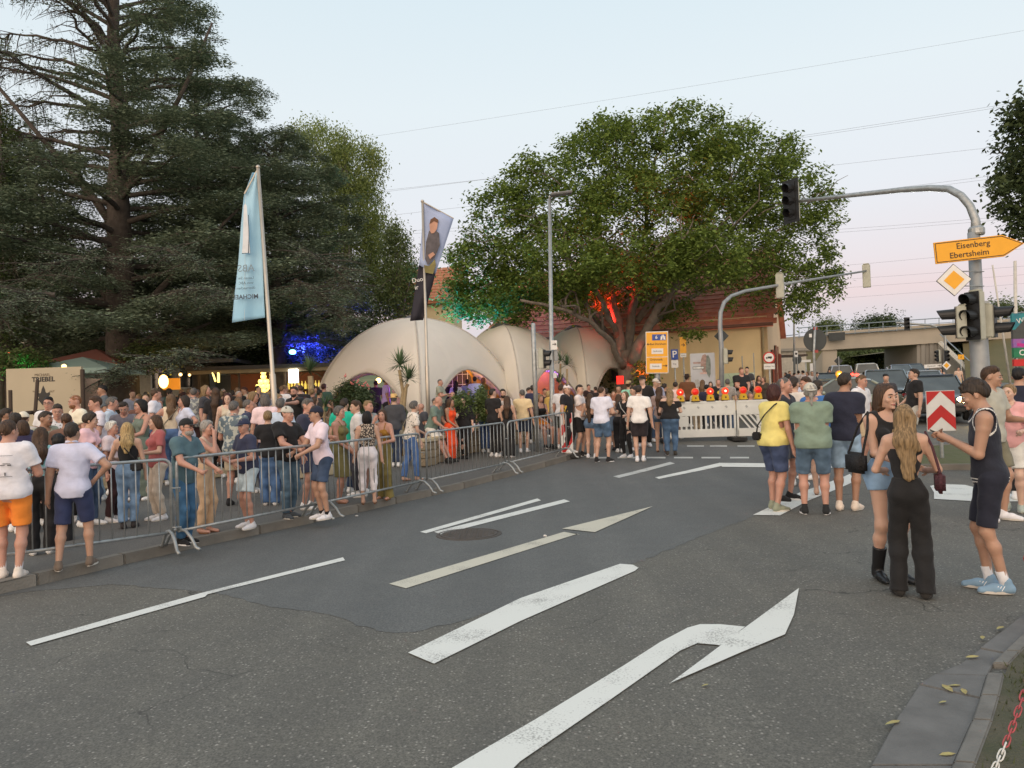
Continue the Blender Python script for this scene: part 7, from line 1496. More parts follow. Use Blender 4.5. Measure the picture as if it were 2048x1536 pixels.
      # --- hair
 hm=hairmat(hc)
 hn_=(lambda X,Y,Z:(np.sin(X*130+3*np.sin(Z*9)+Y*60)*np.sin(Y*110+Z*45)*.0042+np.sin((X-Y)*41+rs_ph)*.0032).astype(np.float32))if not far else None
 if hair not in('bald','none'):
  cap_=[Ell(hdp(0,.020,.026),V3(hw+.010,.103,.100)*hs,Hr,.02)]
  hl={'short':.048,'buzz':.046,'curly':.045}.get(hair,.05)
  n1=Hr@V3(0,1,.55);fr=hdp(0,-.050,.052)
  cuts_=[plane(fr,-n1)]
  lowz={'short':-.008,'buzz':.0,'curly':-.006,'bob':-.11,'long':-.05,'pony':-.045,'bun':-.045,'med':-.10,'fade':-.015,'thin':-.03}.get(hair,-.04)
  if hair in('short','curly','fade','thin','buzz'):
   tk={'short':.002,'curly':.010,'buzz':.0}.get(hair,.002);cap_=[Ell(hdp(0,.018,.025),V3(hw+tk,.098+tk,.094+tk)*hs,Hr,.02)];fh=rs.uniform(-.008,.008)
   if hair=='short':cap_.append(Ell(hdp(rs.uniform(-.02,.02),-.006,.084),V3(.060,.064,.034+.014*rs.rand())*hs,Hr,.025))
   if hair=='curly':cap_+=[Ell((lambda a,b:hdp((hw+.010)*math.sin(a)*math.cos(b),-.094*math.cos(a)*math.cos(b)*.98+.012,.032+.090*math.sin(b)))(rs.uniform(-3.1,3.1),rs.uniform(.35,1.5)),V3(.024,.024,.022),None,.005)for _ in range(9 if far else 34)]
   fz0=.066+fh-(.022 if hair=='curly' else 0)+(.04 if hair=='thin' else 0)
   def hl_(X,Y,Z):
    dx,dy,dz=X-hc_[0],Y-hc_[1],Z-hc_[2];y=(Hr[0,1]*dx+Hr[1,1]*dy+Hr[2,1]*dz)/hs;z=(Hr[0,2]*dx+Hr[1,2]*dy+Hr[2,2]*dz)/hs
    return(np.interp(y,[-.10,-.055,-.030,-.005,.004,.028,.06,.11],[fz0,fz0,.030,-.012,.008,.012,-.040,-.080])-z)*hs
   cuts_=[hl_]
   if fem:cuts_=[plane(hdp(0,-.055,.050),-(Hr@V3(0,1,.55))),plane(hdp(0,.0,-.055),Hr@V3(0,.15,-1))];cap_[0]=Ell(hdp(0,.020,.024),V3(hw+.013,.106,.102)*hs,Hr,.02)
  elif hair in('bob','med'):
   cap_+=[Ell(hdp(s*.045,.020,-.045),V3(.045,.075,.080)*hs,Hr,.03)for s in(1,-1)]+[Ell(hdp(0,.060,-.045),V3(.070,.055,.085)*hs,Hr,.03)]
   cuts_=[plane(hdp(0,-.055,.045),-(Hr@V3(0,1,.42))),plane(hdp(0,0,lowz-.02),Hr@V3(0,0,-1))]
  elif hair=='long':
   ll=aux if aux else .28
   cap_+=[Ell(hdp(s*.050,.018,-.040),V3(.038,.070,.085)*hs,Hr,.03)for s in(1,-1)]
   e_=tor(0,.060,.84-ll);cap_+=[Cone(hdp(0,.055,-.02),tor(0,.062*c+.01,.80),.060,.060,1.25,.7,.03),Cone(tor(0,.062*c+.01,.80),tor(0,.070*c+.008,.84-ll),.060,.034,1.35,.5,.03)]
   for s in(1,-1):cap_.append(Cone(hdp(s*.060,.012,-.06),tor(s*.055,(.02 if s>0 else .045)if 'hairback' in acc else(-.035 if s>0 else .04),.76),.030,.024,k=.02))
   cuts_=[plane(hdp(0,-.050,.045),-(Hr@V3(0,1,.40)))]
   cuts_=[lambda X,Y,Z,f=cuts_[0]:np.where(Z>hc_[2]-.09,f(X,Y,Z),-9.)]
  elif hair in('pony','bun'):
   cuts_.append(plane(hdp(0,.03,lowz),Hr@V3(0,-.75,-1)))
   if hair=='bun':cap_.append(Ell(hdp(0,.115,.05),V3(.034,.034,.034),None,.01))
   else:cap2=[Cone(hdp(0,.105,.03),hdp(0,.135,-.04),.026,.026,k=.015),Cone(hdp(0,.135,-.04),hdp(0,.125,-.17),.026,.012,k=.015)]
  sdf_mesh('hair',cap_,vox*.85 if not near else .0075,cuts=cuts_,noise=hn_,parent=t,mats=[hm])
  if hair=='pony':sdf_mesh('ponytail',cap2,vox*.85,noise=hn_,parent=t,mats=[hm])
 if beard:
  bm2=hairmat(beard)
  if far:sdf_mesh('beard',[Ell(hdp(0,-.045,-.075),V3(hw*.80,.060,.040),Hr,.01)],vox*.8,parent=t,mats=[bm2])
  else:sdf_mesh('beard',[Ell(hdp(0,-.036,-.070),V3(hw*.82,.066,.052)*hs,Hr,.01)],vox*.7,cuts=[plane(hdp(0,-.01,-.06),Hr@V3(0,1,.3)),plane(hdp(0,-.09,-.052),Hr@V3(0,-.6,1))],parent=t,mats=[bm2])
  # --- things worn (parts)
 for a in acc:
  nm,_,arg=a.partition(':')
  colr=tuple(int(x)for x in arg.split(','))if arg and arg[0].isdigit()else(20,20,25)
  if nm in('cap','capback'):
   sg=1 if nm=='cap' else-1;cm=cloth(colr)
   o=sdf_mesh('cap',[Ell(hdp(0,.014,.030),V3(hw+.014,.108,.104)*hs,Hr,.01)],vox*.8,cuts=[plane(hdp(0,.01,.032),Hr@V3(0,-.12*sg,-1))],parent=t,mats=[cm])
   poly=[hdp(.068*math.sin(x),-sg*(.075+.095*math.cos(x))+(.0 if sg>0 else .02),.036-.012*math.cos(x)+(0))for x in np.linspace(-1.5,1.5,11)]
   mb_=MB();vs1=[tuple(p)for p in poly]+[tuple(p+V3(0,0,.006))for p in poly];n_=len(poly)
   mb_.add(vs1,[tuple(range(n_)),tuple(range(2*n_-1,n_-1,-1))]+[(i_,i_+n_,(i_+1)%n_+n_,(i_+1)%n_)for i_ in range(n_)]);mb_.build('brim',cm,o if o else t)
  elif nm=='hat':
   cm=cloth(colr,None);o=sdf_mesh('hat',[Cone(hdp(0,.012,.055),hdp(0,.012,.115),.088,.074,1,1.15,.01)],vox*.8,cuts=[plane(hdp(0,0,.05),(0,0,-1)),plane(hdp(0,0,.150),(0,0,1))],parent=t,mats=[cm])
   MB().lathe([(.085,0),(.145,.004),(.147,.010),(.085,.012)],tuple(hdp(0,.012,.046)),20).build('brim',cm,t);MB().lathe([(.0915,0),(.0905,.026)],tuple(hdp(0,.012,.060)),20).build('hat_band',cloth((60,45,35)),t)
  elif nm=='glasses' and not far:
   gm=mat('glasses_frame',(.012,.012,.014),.3,var=0)
   mb_=MB()
   for s in(1,-1):mb_.tube([hdp(s*.031+.021*math.cos(x),-.101,.001+.016*math.sin(x))for x in np.linspace(0,6.283,13)],.0022,4,cap=False);mb_.tube([hdp(s*.052,-.099,.004),hdp(s*(hw+.004),.0,.002)],.002,4)
   mb_.tube([hdp(-.011,-.105,.003),hdp(.011,-.105,.003)],.002,4);mb_.build('glasses',gm,t)
  elif nm=='shoulderbag':
   s=1 if arg.startswith('L')else-1;cc=tuple(int(x)for x in arg[2:].split(','))if len(arg)>2 else(22,20,22);bmm=mat('bag_%d_%d_%d'%cc,lin(*cc),.5,var=.35,scale=50,bump=.8,bscale=90)
   cx=tor(s*.145,.02,.60)
   o=MB().box((0,0,0),(.045*h,.15*h,.105*h)).build('handbag',bmm,t,bevel=.015*h,smooth=True);o.location=cx-V3(0,0,.01*h)
   MB().tube([V3(0,-.06*h,.04*h)+cx,tor(s*.125,-.045,.76),tor(s*.095,.0,.845),tor(s*.12,.045,.77),cx+V3(0,.06*h,.04*h)],.0065*h,6).build('bag_strap',bmm,t)
  elif nm=='crossbag':
   s=1 if arg.startswith('L')else-1;cc=tuple(int(x)for x in arg[2:].split(','))if len(arg)>2 else(22,20,22);bmm=mat('bag_%d_%d_%d'%cc,lin(*cc),.5,var=.2)
   dy=.085 if 'bagback' in acc else-.09
   cx=tor(s*.085,dy*.9*c,.575);o=MB().box((0,0,0),(.16,.06,.12)).build('handbag',bmm,t,bevel=.02);o.location=cx
   w_=1.10
   pts=[cx+V3(0,0,.05),tor(s*.06,dy*w_*c,.66),tor(-s*.01,dy*w_*c,.745),tor(-s*.062,dy*.62*c,.825),tor(-s*.066,0,.852),tor(-s*.062,-dy*.62*c,.825),tor(-s*.01,-dy*w_*c,.745),tor(s*.06,-dy*w_*c,.66),tor(s*.105*c,-dy*.3,.585),cx]
   MB().tube(pts,.008*h/1.7*1.3,4).build('bag_strap',bmm,t)
  elif nm=='backpack':
   o=sdf_mesh('backpack',[Ell(tor(0,.10*c,.71),V3(.075,.045,.10)*h,None,.02)],vox,parent=t,mats=[cloth(colr)])
  elif nm in('cup','cupr','bottle'):
   i=0 if nm=='cup' else 1;fd=wri[i]-elb[i];fd/=np.linalg.norm(fd);cc=wri[i]+fd*.055*h
   o=MB().lathe([(.026,-.055),(.034,.055)]if nm!='bottle' else[(.03,-.09),(.03,.03),(.012,.07),(.012,.11)],(0,0,0),10).build('drinking_cup' if nm!='bottle' else 'bottle',mat('cup_plastic',(.62,.58,.48),.25,trans=.4,var=0)if nm!='bottle' else mat('bottle_glass',(.10,.09,.05),.1,trans=.5,var=0),None,smooth=True)
   M_=t.matrix_world if False else None
   a_=R_(yaw);o.location=(base.x+cc[0]*math.cos(a_)-cc[1]*math.sin(a_),base.y+cc[0]*math.sin(a_)+cc[1]*math.cos(a_),base.z+cc[2])
   tag(o,'drink of the '+' '.join(label.split()[:11]),'drink','drinks in people\'s hands')
  elif nm=='phone':
   cc=(wri[0]+wri[1])/2+V3(0,-.045*h,.028*h);o=MB().box((0,0,0),(.075,.15,.009)).build('phone',mat('phone_black',(.01,.01,.012),.15,var=0),None,bevel=.003)
   a_=R_(yaw);o.location=(base.x+cc[0]*math.cos(a_)-cc[1]*math.sin(a_),base.y+cc[0]*math.sin(a_)+cc[1]*math.cos(a_),base.z+cc[2]);o.rotation_euler=(R_(-28),0,a_);tag(o,'black phone held in both hands by the young man in the sleeveless knit vest','phone')
  elif nm=='print':
   mb_=MB()
   if arg=='back':
    for(x0,z0_,w0,h0)in((-.045,.775,.075,.002),(-.03,.725,.04,.003),(-.035,.715,.02,.008),(.0,.716,.03,.004),(-.005,.66,.007,.02),(.035,.665,.005,.022),(-.04,.645,.08,.003)):
     mb_.box(tor(x0+w0/2,.0745*c,z0_),(w0*h,.003,h0*h))
   else:mb_.lathe([(.001,0),(.034*h,0),(.034*h,.002)],tuple(tor(0,-.078*c-.012*belly,.735)),14,'Y')
   mb_.build('shirt_print',cloth((95,95,98)if arg=='back' else(225,200,70)),t)
  elif nm=='moustache' and not far:
   MB().tube([hdp(-.026,-.088,-.056),hdp(0,-.103,-.050),hdp(.026,-.088,-.056)],[.003,.007,.003],5).build('moustache',hairmat('dark'),t)
  elif nm=='belt':pass
 return t
def e0s(b):return b in('shorts','dshorts','hotpants','skirt','mid','capri')
# --- the people
WH=(222,222,226);BK=(26,25,27);NV=(36,42,62);JN=(70,92,122);LJ=(135,160,182);BE=(196,176,146)
PV=.11
person(1779,1160,hy=763,side=2.5,yaw=34,sex='f',hair='long',hc='brown',skin='light',top='tank',tc=BK,bot='hotpants',bc=(112,140,168),bp='denim',shoes='boot',arms=('clasp','clasp'),acc=('shoulderbag:R',),head=(8,0),stance=.035,aux=.27,hem=.50,build=.88,vox=.0085,label='young woman with long brown hair, black top, denim hot pants and black cowboy boots')
person(1825,1192,hy=805,yaw=182,sex='f',hair='long',hc='dblond',skin='light',top='strapless',tc=BK,bot='wide',bc=(22,22,24),shoes=(40,38,36),arms=('cup2','cup2'),acc=('shoulderbag:R 72,30,40','nostrap'),stance=.06,aux=.22,build=.88,vox=.0085,label='blonde woman seen from behind in black strapless top and wide trousers, burgundy bag')
person(1990,1182,hy=752,yaw=-88,hair='curly',hc='dark',skin='mid',top='vest',tc=(30,34,48),bot='mid',bc=(30,34,50),arms=('phone','phone'),shoes=(128,158,182),socks=(0,(225,225,228)),head=(0,16),step=.03,stance=.035,acc=('phone','stripes'),build=.86,vox=.0085,label='young man in a sleeveless dark knit vest with white trim, looking down at a phone')
person(1990,1040,hy=713,yaw=62,hair='short',hc='brown',skin='mid',top='polo',tc=(178,178,166),bot='shorts',bc=(120,118,100),arms=('cup2','down'),shoes=WH,label='tall man in a grey-beige polo shirt behind the young man with the phone')
person(2028,1022,hy=765,yaw=-12,sex='f',hair='bun',hc='dblond',skin='pale',top='tee',tc=(225,170,170),bot='shorts',bc=(220,220,214),arms=('cup2','face'),shoes=(170,180,170),acc=('cupr',),label='blonde girl in a pink top and white shorts raising a drink at the right edge')
person(2046,1000,hy=722,yaw=170,hair='short',hc='black',skin='mid',top='tee',tc=(32,36,56),bot='trousers',bc=BK,label='black-haired man in a dark navy top cut by the right edge')
person(1696,1020,hy=737,yaw=168,hair='short',hc='dark',skin='tan',top='tee',tc=(34,38,58),bot='mid',bc=(122,146,168),bp='denim',arms=('cup2','front'),shoes=(230,215,200),build=1.02,label='man in a navy T-shirt and light denim shorts, seen from behind')
person(1631,1028,hy=764,yaw=182,hair='pony',hc='grey',skin='red',top='tee',tc=(126,146,130),bot='mid',bc=(66,88,108),bp='denim',arms=('front','front'),shoes=(30,32,34),socks=(1,(20,20,22)),build=1.2,belly=.7,acc=('capback:196,192,178',),stance=.075,label='heavy man in a sage green T-shirt and beige cap with a grey ponytail')
person(1552,1020,hy=765,yaw=138,sex='f',hair='bob',hc='auburn',skin='red',top='tee',tc=(228,214,130),bot='mid',bc=(44,58,88),bp='denim',arms=('front','down'),shoes=(140,145,125),build=1.18,acc=('crossbag:L','bagback'),stance=.06,step=-.04,label='woman with dark red bob in a yellow T-shirt and denim shorts')
person(1572,1000,hy=752,yaw=62,hair='buzz',hc='dgrey',skin='red',top='tee',tc=(50,52,62),bot='shorts',bc=(90,92,100),arms=('cup2','down'),shoes=(26,26,28),label='man with grey stubble hair and dark T-shirt half behind the yellow shirt')
person(1598,972,hy=752,yaw=165,hair='short',hc='dark',skin='light',top='tee',tc=(214,208,200),bot='shorts',bc=BE,arms=('cup2','down'),label='man in an off-white T-shirt between the yellow and the green shirts')
person(1622,958,hy=749,yaw=-62,hair='short',hc='brown',skin='red',top='jacket',tc=(40,36,38),bot='trousers',bc=(48,48,54),label='brown-haired man in a black jacket facing left, behind the grey cap')
person(1643,990,hy=757,yaw=175,hair='short',hc='dark',skin='light',top='tee',tc=(60,110,175),bot='shorts',bc=(140,130,105),shoes='sandal',label='person in a blue top and sandals hidden behind the sage green T-shirt')
person(1585,None,17.5,751,yaw=10,hair='short',hc='brown',skin='red',top='shirt',tc=(190,196,215),bot='trousers',bc=JN,label='man in a pale shirt facing the camera, small face left of the black jacket')
person(1578,None,19.5,747,yaw=120,hair='short',hc='black',skin='light',top='tee',tc=(175,182,200),bot='trousers',bc=BK,label='black-haired head farthest back behind the yellow shirt group')
person(1722,None,15.5,748,yaw=58,hair='short',hc='lbrown',skin='red',top='shirt',tc=WH,bot='shorts',bc=BE,label='man in a white shirt just right of the navy T-shirt, partly hidden')
person(1826,None,17.5,735,yaw=-66,hair='short',hc='dark',skin='light',top='tee',tc=BK,bot='shorts',bc=(200,198,190),arms=('down','front'),lean=-6,label='man in a black T-shirt bending towards the dark grey saloon')
person(1773,None,20,746,yaw=0,hair='short',hc='black',skin='light',top='tee',tc=(60,60,66),bot='trousers',bc=BK,label='black-haired person peeping out above the brown-haired young woman')
person(1886,None,44,736,yaw=-20,sex='f',hair='long',hc='black',skin='light',top='tank',tc=(70,72,88),bot='maxi',bc=(60,62,80),label='distant woman with long black hair standing before the concrete bridge wall')
person(1919,None,44,734,yaw=15,hair='short',hc='brown',skin='light',top='tee',tc=(210,180,160),bot='trousers',bc=BE,label='distant man in a salmon shirt before the bridge stairs')
for k,(px,hy,tc_,sx,hc,hr)in enumerate([(1561,743,WH,'m','dark','short'),(1573,744,(205,165,160),'f','brown','long'),(1582,741,(180,120,110),'m','dblond','short'),(1590,745,(90,90,100),'m','dark','short'),(1599,740,WH,'f','dark','bun'),(1609,740,(215,205,200),'m','black','short'),(1618,742,(170,110,110),'f','lbrown','med'),(1626,741,WH,'m','grey','short'),(1634,744,(60,60,70),'m','dark','short')]):
 person(px,None,40-k*.3,hy,yaw=(k*67)%360-100,sex=sx,hair=hr,hc=hc,top='tee',tc=tc_,bot='trousers',bc=(60,64,80),seed=k,grp='distant people by the bridge',label=['first distant head right of the cream house corner, white top','distant woman with long brown hair right of the cream house','distant sandy-haired person in a reddish top beyond the junction','distant small dark-haired person in grey beyond the junction','distant dark-haired woman in white below the small round sign','distant black-haired man in a light shirt below the white name plate','distant woman in dull red left of the round sign post','distant grey-haired person in white beside the round sign post','distant person in dark clothes just left of the round sign post'][k])
person(1661,None,40,738,yaw=0,sex='f',hair='short',hc='dark',skin='light',top='tee',tc=(205,120,130),bot='trousers',bc=(225,222,220),label='distant woman in a pink top and white trousers before the bridge pier')
person(1437,None,23.5,757,yaw=5,hair='thin',hc='dgrey',skin='red',top='tee',tc=BK,bot='trousers',bc=BK,build=1.15,belly=1,acc=('print:front',),label='stout man in a black T-shirt with a round yellow print behind the road block')
person(1456,None,22.2,757,yaw=172,hair='short',hc='dgrey',skin='light',top='shirt',tc=(205,200,195),tp='plaid',bot='jeans',bc=JN,label='man in a black and white checked shirt behind the road block')
person(1484,None,25,749,yaw=18,hair='short',hc='lbrown',skin='red',top='tee',tc=BK,bot='shorts',bc=(140,130,120),build=1.25,belly=1,arms=('lap','lap'),sit=.8,off=.45,h=1.84,label='big man in a black T-shirt sitting before the green map board')
person(1496,None,27,749,yaw=-15,hair='short',hc='black',skin='light',top='tee',tc=(60,60,64),bot='trousers',bc=BK,h=1.7,off=.25,label='small dark-haired person behind the big seated man in black')
person(1407,None,25,758,yaw=160,sex='f',hair='long',hc='lbrown',skin='light',top='tank',tc=(60,50,50),bot='jeans',bc=JN,label='woman with long light brown hair under the grey poster')
person(1423,None,26,762,yaw=10,sex='f',hair='med',hc='brown',skin='light',top='tee',tc=(200,160,140),bot='jeans',bc=JN,label='girl with brown hair at the right foot of the grey poster')
person(1414,None,22,768,yaw=176,hair='short',hc='black',skin='light',top='tee',tc=(36,38,62),bot='trousers',bc=BK,label='black-haired boy in navy seen from behind over the red lamps')
person(1375,None,25,748,yaw=172,hair='short',hc='dark',skin='tan',top='tee',tc=(104,66,40),bot='trousers',bc=BK,acc=('hat:50,36,28',),build=1.1,label='man with a dark brim hat and brown shirt left of the grey poster')
person(1352,None,21.5,762,yaw=168,hair='thin',hc='dark',skin='light',top='tee',tc=(232,205,200),bot='shorts',bc=BE,arms=('cup2','down'),label='man with a bald spot in a pale pink T-shirt behind the off-shoulder top')
person(1394,None,22.5,775,yaw=180,sex='f',hair='bob',hc='white',skin='light',top='blouse',tc=(200,195,180),bot='trousers',bc=BE,label='white-haired person in a pale blouse below the grey poster')
person(1518,None,27,750,yaw=20,sex='f',hair='long',hc='brown',skin='mid',top='tee',tc=(50,48,50),bot='trousers',bc=BK,label='brown-haired woman in black right of the green map board')
person(1530,None,26,752,yaw=-30,sex='f',hair='med',hc='lbrown',skin='red',top='tee',tc=(70,60,50),bot='trousers',bc=BK,label='woman with light brown hair just left of the dark red bob')
person(1290,893,hy=750,yaw=-5,hair='short',hc='dark',skin='pale',top='tee',tc=BK,bot='trousers',bc=BK,shoes=WH,arms=('pocket','down'),acc=('cap:30,28,30',),label='very tall boy with a dark cap and black T-shirt below the yellow board')
person(1321,862,hy=757,yaw=-28,hair='short',hc='dark',skin='light',top='tee',tc=BK,bot='jeans',bc=(150,175,198),shoes=WH,label='dark-haired boy in a black T-shirt and light blue jeans')
person(1311,None,21,756,yaw=20,hair='short',hc='dblond',skin='light',top='tee',tc=(165,170,195),bot='trousers',bc=JN,acc=('cap:205,195,185',),label='person in a pale blue top half hidden behind the black T-shirt boy')
person(1330,None,21.5,766,yaw=160,hair='short',hc='dark',skin='mid',top='tee',tc=(60,50,50),bot='trousers',bc=BK,label='dark head between the black T-shirt boy and the bald-spot man')
person(1343,910,hy=775,yaw=178,sex='f',hair='long',hc='dblond',skin='pale',top='off',tc=BK,bot='jeans',bc=(58,84,112),bp='denim',shoes=(60,56,50),arms=('cup2','cup2'),build=1.28,aux=.10,label='plump blonde woman in a black off-shoulder top and blue jeans')
person(1323,904,hy=772,yaw=170,sex='f',hair='long',hc='brown',skin='light',top='tee',tc=(150,130,125),bot='hotpants',bc=(70,90,110),bp='denim',shoes='sandal',label='woman in denim shorts and sandals almost hidden by the off-shoulder top')
person(1281,923,hy=769,yaw=176,hair='short',hc='dark',skin='light',top='polo',tc=(232,230,228),bot='shorts',bc=(42,36,40),shoes=WH,socks=(1,(225,225,225)),arms=('down','down'),build=1.05,acc=('cup',),label='man in a white polo shirt and black shorts, seen from behind')
person(1206,924,hy=771,yaw=150,hair='buzz',hc='brown',skin='light',top='tee',tc=(220,222,238),bot='shorts',bc=(60,84,110),bp='denim',shoes=(28,28,30),arms=('cup2','cup2'),build=1.08,stance=.075,acc=('cupr',),label='man in a pale white T-shirt and rolled denim shorts, seen from behind')
person(1161,912,hy=768,yaw=72,hair='short',hc='dark',skin='light',top='tee',tc=(230,222,222),bot='shorts',bc=BK,shoes=(34,33,34),arms=('cross','cross'),build=1.05,label='man in a white T-shirt with crossed arms beside the amber lamp')
person(1138,906,hy=768,yaw=58,hair='short',hc='brown',skin='light',top='polo',tc=(28,28,34),bot='trousers',bc=BK,acc=('cap:225,215,212',),off=PV,label='man with a white cap and black polo behind the amber lamp')
person(1122,None,19.3,768,yaw=150,hair='short',hc='brown',skin='red',top='tee',tc=WH,bot='shorts',bc=(70,72,66),beard='brown',off=PV,label='bearded man in a white T-shirt left of the white cap')
person(1184,916,hy=785,yaw=165,sex='f',hair='long',hc='brown',skin='light',top='tank',tc=BK,bot='hotpants',bc=(74,96,122),bp='denim',shoes=WH,arms=('cup2','down'),label='brown-haired woman in black top and denim shorts between two white T-shirts')
person(1223,900,hy=786,yaw=-22,sex='f',hair='bun',hc='lbrown',skin='light',top='tee',tc=(232,220,215),bot='skirt',bc=(110,132,155),arms=('cup2','cross'),acc=('glasses',),shoes=BK,label='woman with glasses, white top and denim skirt in the ring of friends')
person(1232,890,hy=783,yaw=5,sex='f',hair='long',hc='lbrown',skin='light',top='tank',tc=(205,190,180),bot='skirt',bc=(110,118,150),label='long-haired woman in the background of the ring, behind the glasses')
person(1240,905,hy=787,yaw=178,sex='f',hair='long',hc='brown',skin='light',top='tank',tc=(160,140,130),bot='trousers',bc=BK,arms=('cup2','down'),aux=.16,label='woman with long brown hair, back turned, next to the strap-bag woman')
person(1255,915,hy=781,yaw=-32,sex='f',hair='long',hc='lbrown',skin='pale',top='tee',tc=BK,bot='slim',bc=(22,22,24),shoes=WH,arms=('cup2','cup'),head=(-10,-12),acc=('crossbag:L 190,190,185',),label='woman in black looking up, with a pale bag strap across her chest')
person(1238,None,20.5,768,yaw=-5,hair='short',hc='dark',skin='mid',top='tee',tc=(150,100,80),bot='trousers',bc=BK,label='smiling dark-haired young man in the back of the ring of friends')
person(1257,None,22,762,yaw=150,hair='short',hc='brown',skin='light',top='tee',tc=(150,210,185),bot='trousers',bc=BE,acc=('hat:185,160,125',),label='person in a mint T-shirt and straw hat under the last tent edge')
person(1272,900,hy=772,yaw=-60,hair='short',hc='dark',skin='light',top='tee',tc=(60,45,45),bot='shorts',bc=BE,shoes=WH,label='man half hidden left of the white polo shirt, light shorts')
person(1048,905,hy=778,yaw=170,hair='short',hc='dgrey',skin='light',top='tee',tc=(222,200,158),bot='shorts',bc=(44,54,74),shoes=WH,arms=('cup2','down'),off=PV,build=1.06,label='man in a sand-coloured T-shirt and dark shorts, seen from behind')
person(1018,915,hy=791,yaw=172,sex='f',hair='long',hc='brown',skin='light',top='strap',tc=BK,bot='wide',bc=BK,shoes=WH,aux=.20,off=PV,arms=('cup2','down'),label='woman with very long brown hair and a black strappy top, seen from behind')
person(990,914,hy=776,yaw=140,hair='short',hc='dark',skin='light',top='tee',tc=BK,bot='trousers',bc=BK,off=PV,arms=('cup2','down'),label='dark-haired young man all in black behind the fourth barrier')
person(973,905,hy=778,yaw=160,hair='short',hc='dark',skin='light',top='tee',tc=(165,168,160),bot='jeans',bc=(60,84,130),off=PV,label='man in a light grey T-shirt and jeans left of the young man in black')
person(1006,None,18.5,777,yaw=-15,hair='short',hc='dark',skin='light',top='tee',tc=(226,215,208),bot='trousers',bc=BK,beard='dark',off=PV,label='bearded man in white facing the camera between the two in black')
person(931,917,hy=792,yaw=-16,sex='f',hair='bun',hc='black',skin='pale',top='shirt',tc=(24,22,26),bot='slim',bc=BK,shoes=BK,arms=('down','cup'),sleeve=1.2,build=1.12,hem=.42,off=PV,acc=('cupr',),label='black-haired woman in a long black shirt beside the orange dress')
person(902,922,hy=797,yaw=52,sex='f',hair='long',hc='brown',skin='tan',top='dress',tc=(235,78,28),tp=None,bot='maxi',arms=('front','front'),lean=3,step=.02,shoes='sandal',off=PV,aux=.14,label='brown-haired woman in a long orange dress leaning on the stone planter')
person(905,None,21.5,782,yaw=-5,hair='bald',hc='dgrey',skin='red',top='tee',tc=(36,34,36),bot='trousers',bc=BK,arms=('cross','cross'),off=PV,beard='dgrey',build=1.12,label='bald bearded man in a black T-shirt behind the orange dress')
person(868,None,20.5,795,yaw=60,hair='short',hc='dgrey',skin='light',top='shirt',tc=(175,150,175),tp='plaid',bot='trousers',bc=NV,off=PV,label='man in a purple checked shirt behind the second flagpole')
person(881,None,23.5,757,yaw=72,hair='buzz',hc='dgrey',skin='red',top='polo',tc=(150,155,140),bot='trousers',bc=(90,86,80),arms=('cup2','cup'),build=1.2,belly=1,off=.35,label='big man in a grey polo standing at the opening of the first tent')
person(865,925,hy=803,yaw=66,hair='bald',hc='grey',skin='red',top='tee',tc=(112,132,122),bot='shorts',bc=(225,222,215),shoes=(30,30,30),arms=('rail','rail'),lean=20,sit=.25,off=PV,belly=.6,h=1.70,label='bald man in a green T-shirt and white shorts leaning forward on the barrier')
person(822,962,hy=800,yaw=112,sex='f',hair='short',hc='dgrey',skin='light',top='blouse',tc=(225,216,206),tp='floral',bot='jeans',bc=(84,118,172),shoes='sandal',arms=('rail','down'),lean=12,off=PV,step=.07,acc=('crossbag:L 150,145,130','bagback'),label='woman in a white floral blouse and bright blue jeans bending forward')
person(843,None,18,805,yaw=-60,hair='bald',hc='grey',skin='red',top='tee',tc=(70,72,80),bot='trousers',bc=NV,off=PV,label='bald red-faced man facing left beside the floral blouse')
person(788,None,17.2,788,yaw=168,hair='short',hc='dgrey',skin='light',top='jacket',tc=(66,68,74),bot='jeans',bc=(50,64,90),acc=('hat:215,180,120',),off=PV,label='man in a straw hat and dark grey jacket, seen from behind')
person(771,998,hy=817,yaw=-32,sex='f',hair='bob',hc='brown',skin='red',top='strap',tc=(165,118,40),bot='wide',bc=(128,116,66),shoes='sandal',arms=('cup2','face'),off=PV,label='woman with a brown bob, mustard top and olive wide trousers')
person(738,1008,hy=820,yaw=182,sex='f',hair='bob',hc='black',skin='light',top='tank',tc=(196,182,164),tp='leopard',bot='capri',bc=(228,222,226),shoes='sandal',arms=('down','down'),off=PV,label='woman with a black bob, leopard top and white capri trousers')
person(741,985,hy=799,yaw=52,hair='short',hc='dblond',skin='red',top='tee',tc=(152,154,150),bot='shorts',bc=BE,arms=('down','down'),off=PV,build=1.08,label='fair-haired man in a grey T-shirt behind the leopard top')
person(692,985,hy=795,yaw=158,hair='short',hc='dark',skin='light',top='tee',tc=(24,178,150),bot='jeans',bc=(34,52,82),off=PV,build=1.08,label='dark-haired man in a bright turquoise T-shirt')
person(714,None,13.2,799,yaw=-88,hair='short',hc='brown',skin='light',top='shirt',tc=(222,220,218),bot='trousers',bc=(60,60,70),off=PV,label='man in a white shirt facing left between the turquoise and grey T-shirts')
person(680,1006,hy=810,yaw=62,sex='f',hair='short',hc='dgrey',skin='red',top='dress',tc=(118,112,70),bot='dress',arms=('front','front'),shoes='sandal',off=PV,label='short-haired woman in a sleeveless olive dress')
person(648,1038,hy=810,yaw=-66,hair='short',hc='dark',skin='mid',top='shirt',tc=(232,216,228),bot='shorts',bc=(44,62,88),bp='denim',shoes=WH,socks=(1,(20,20,22)),arms=('rail','rail'),lean=7,off=PV,acc=('cap:26,32,52',),label='man in a pale pink shirt and navy cap leaning on the barrier, denim shorts')
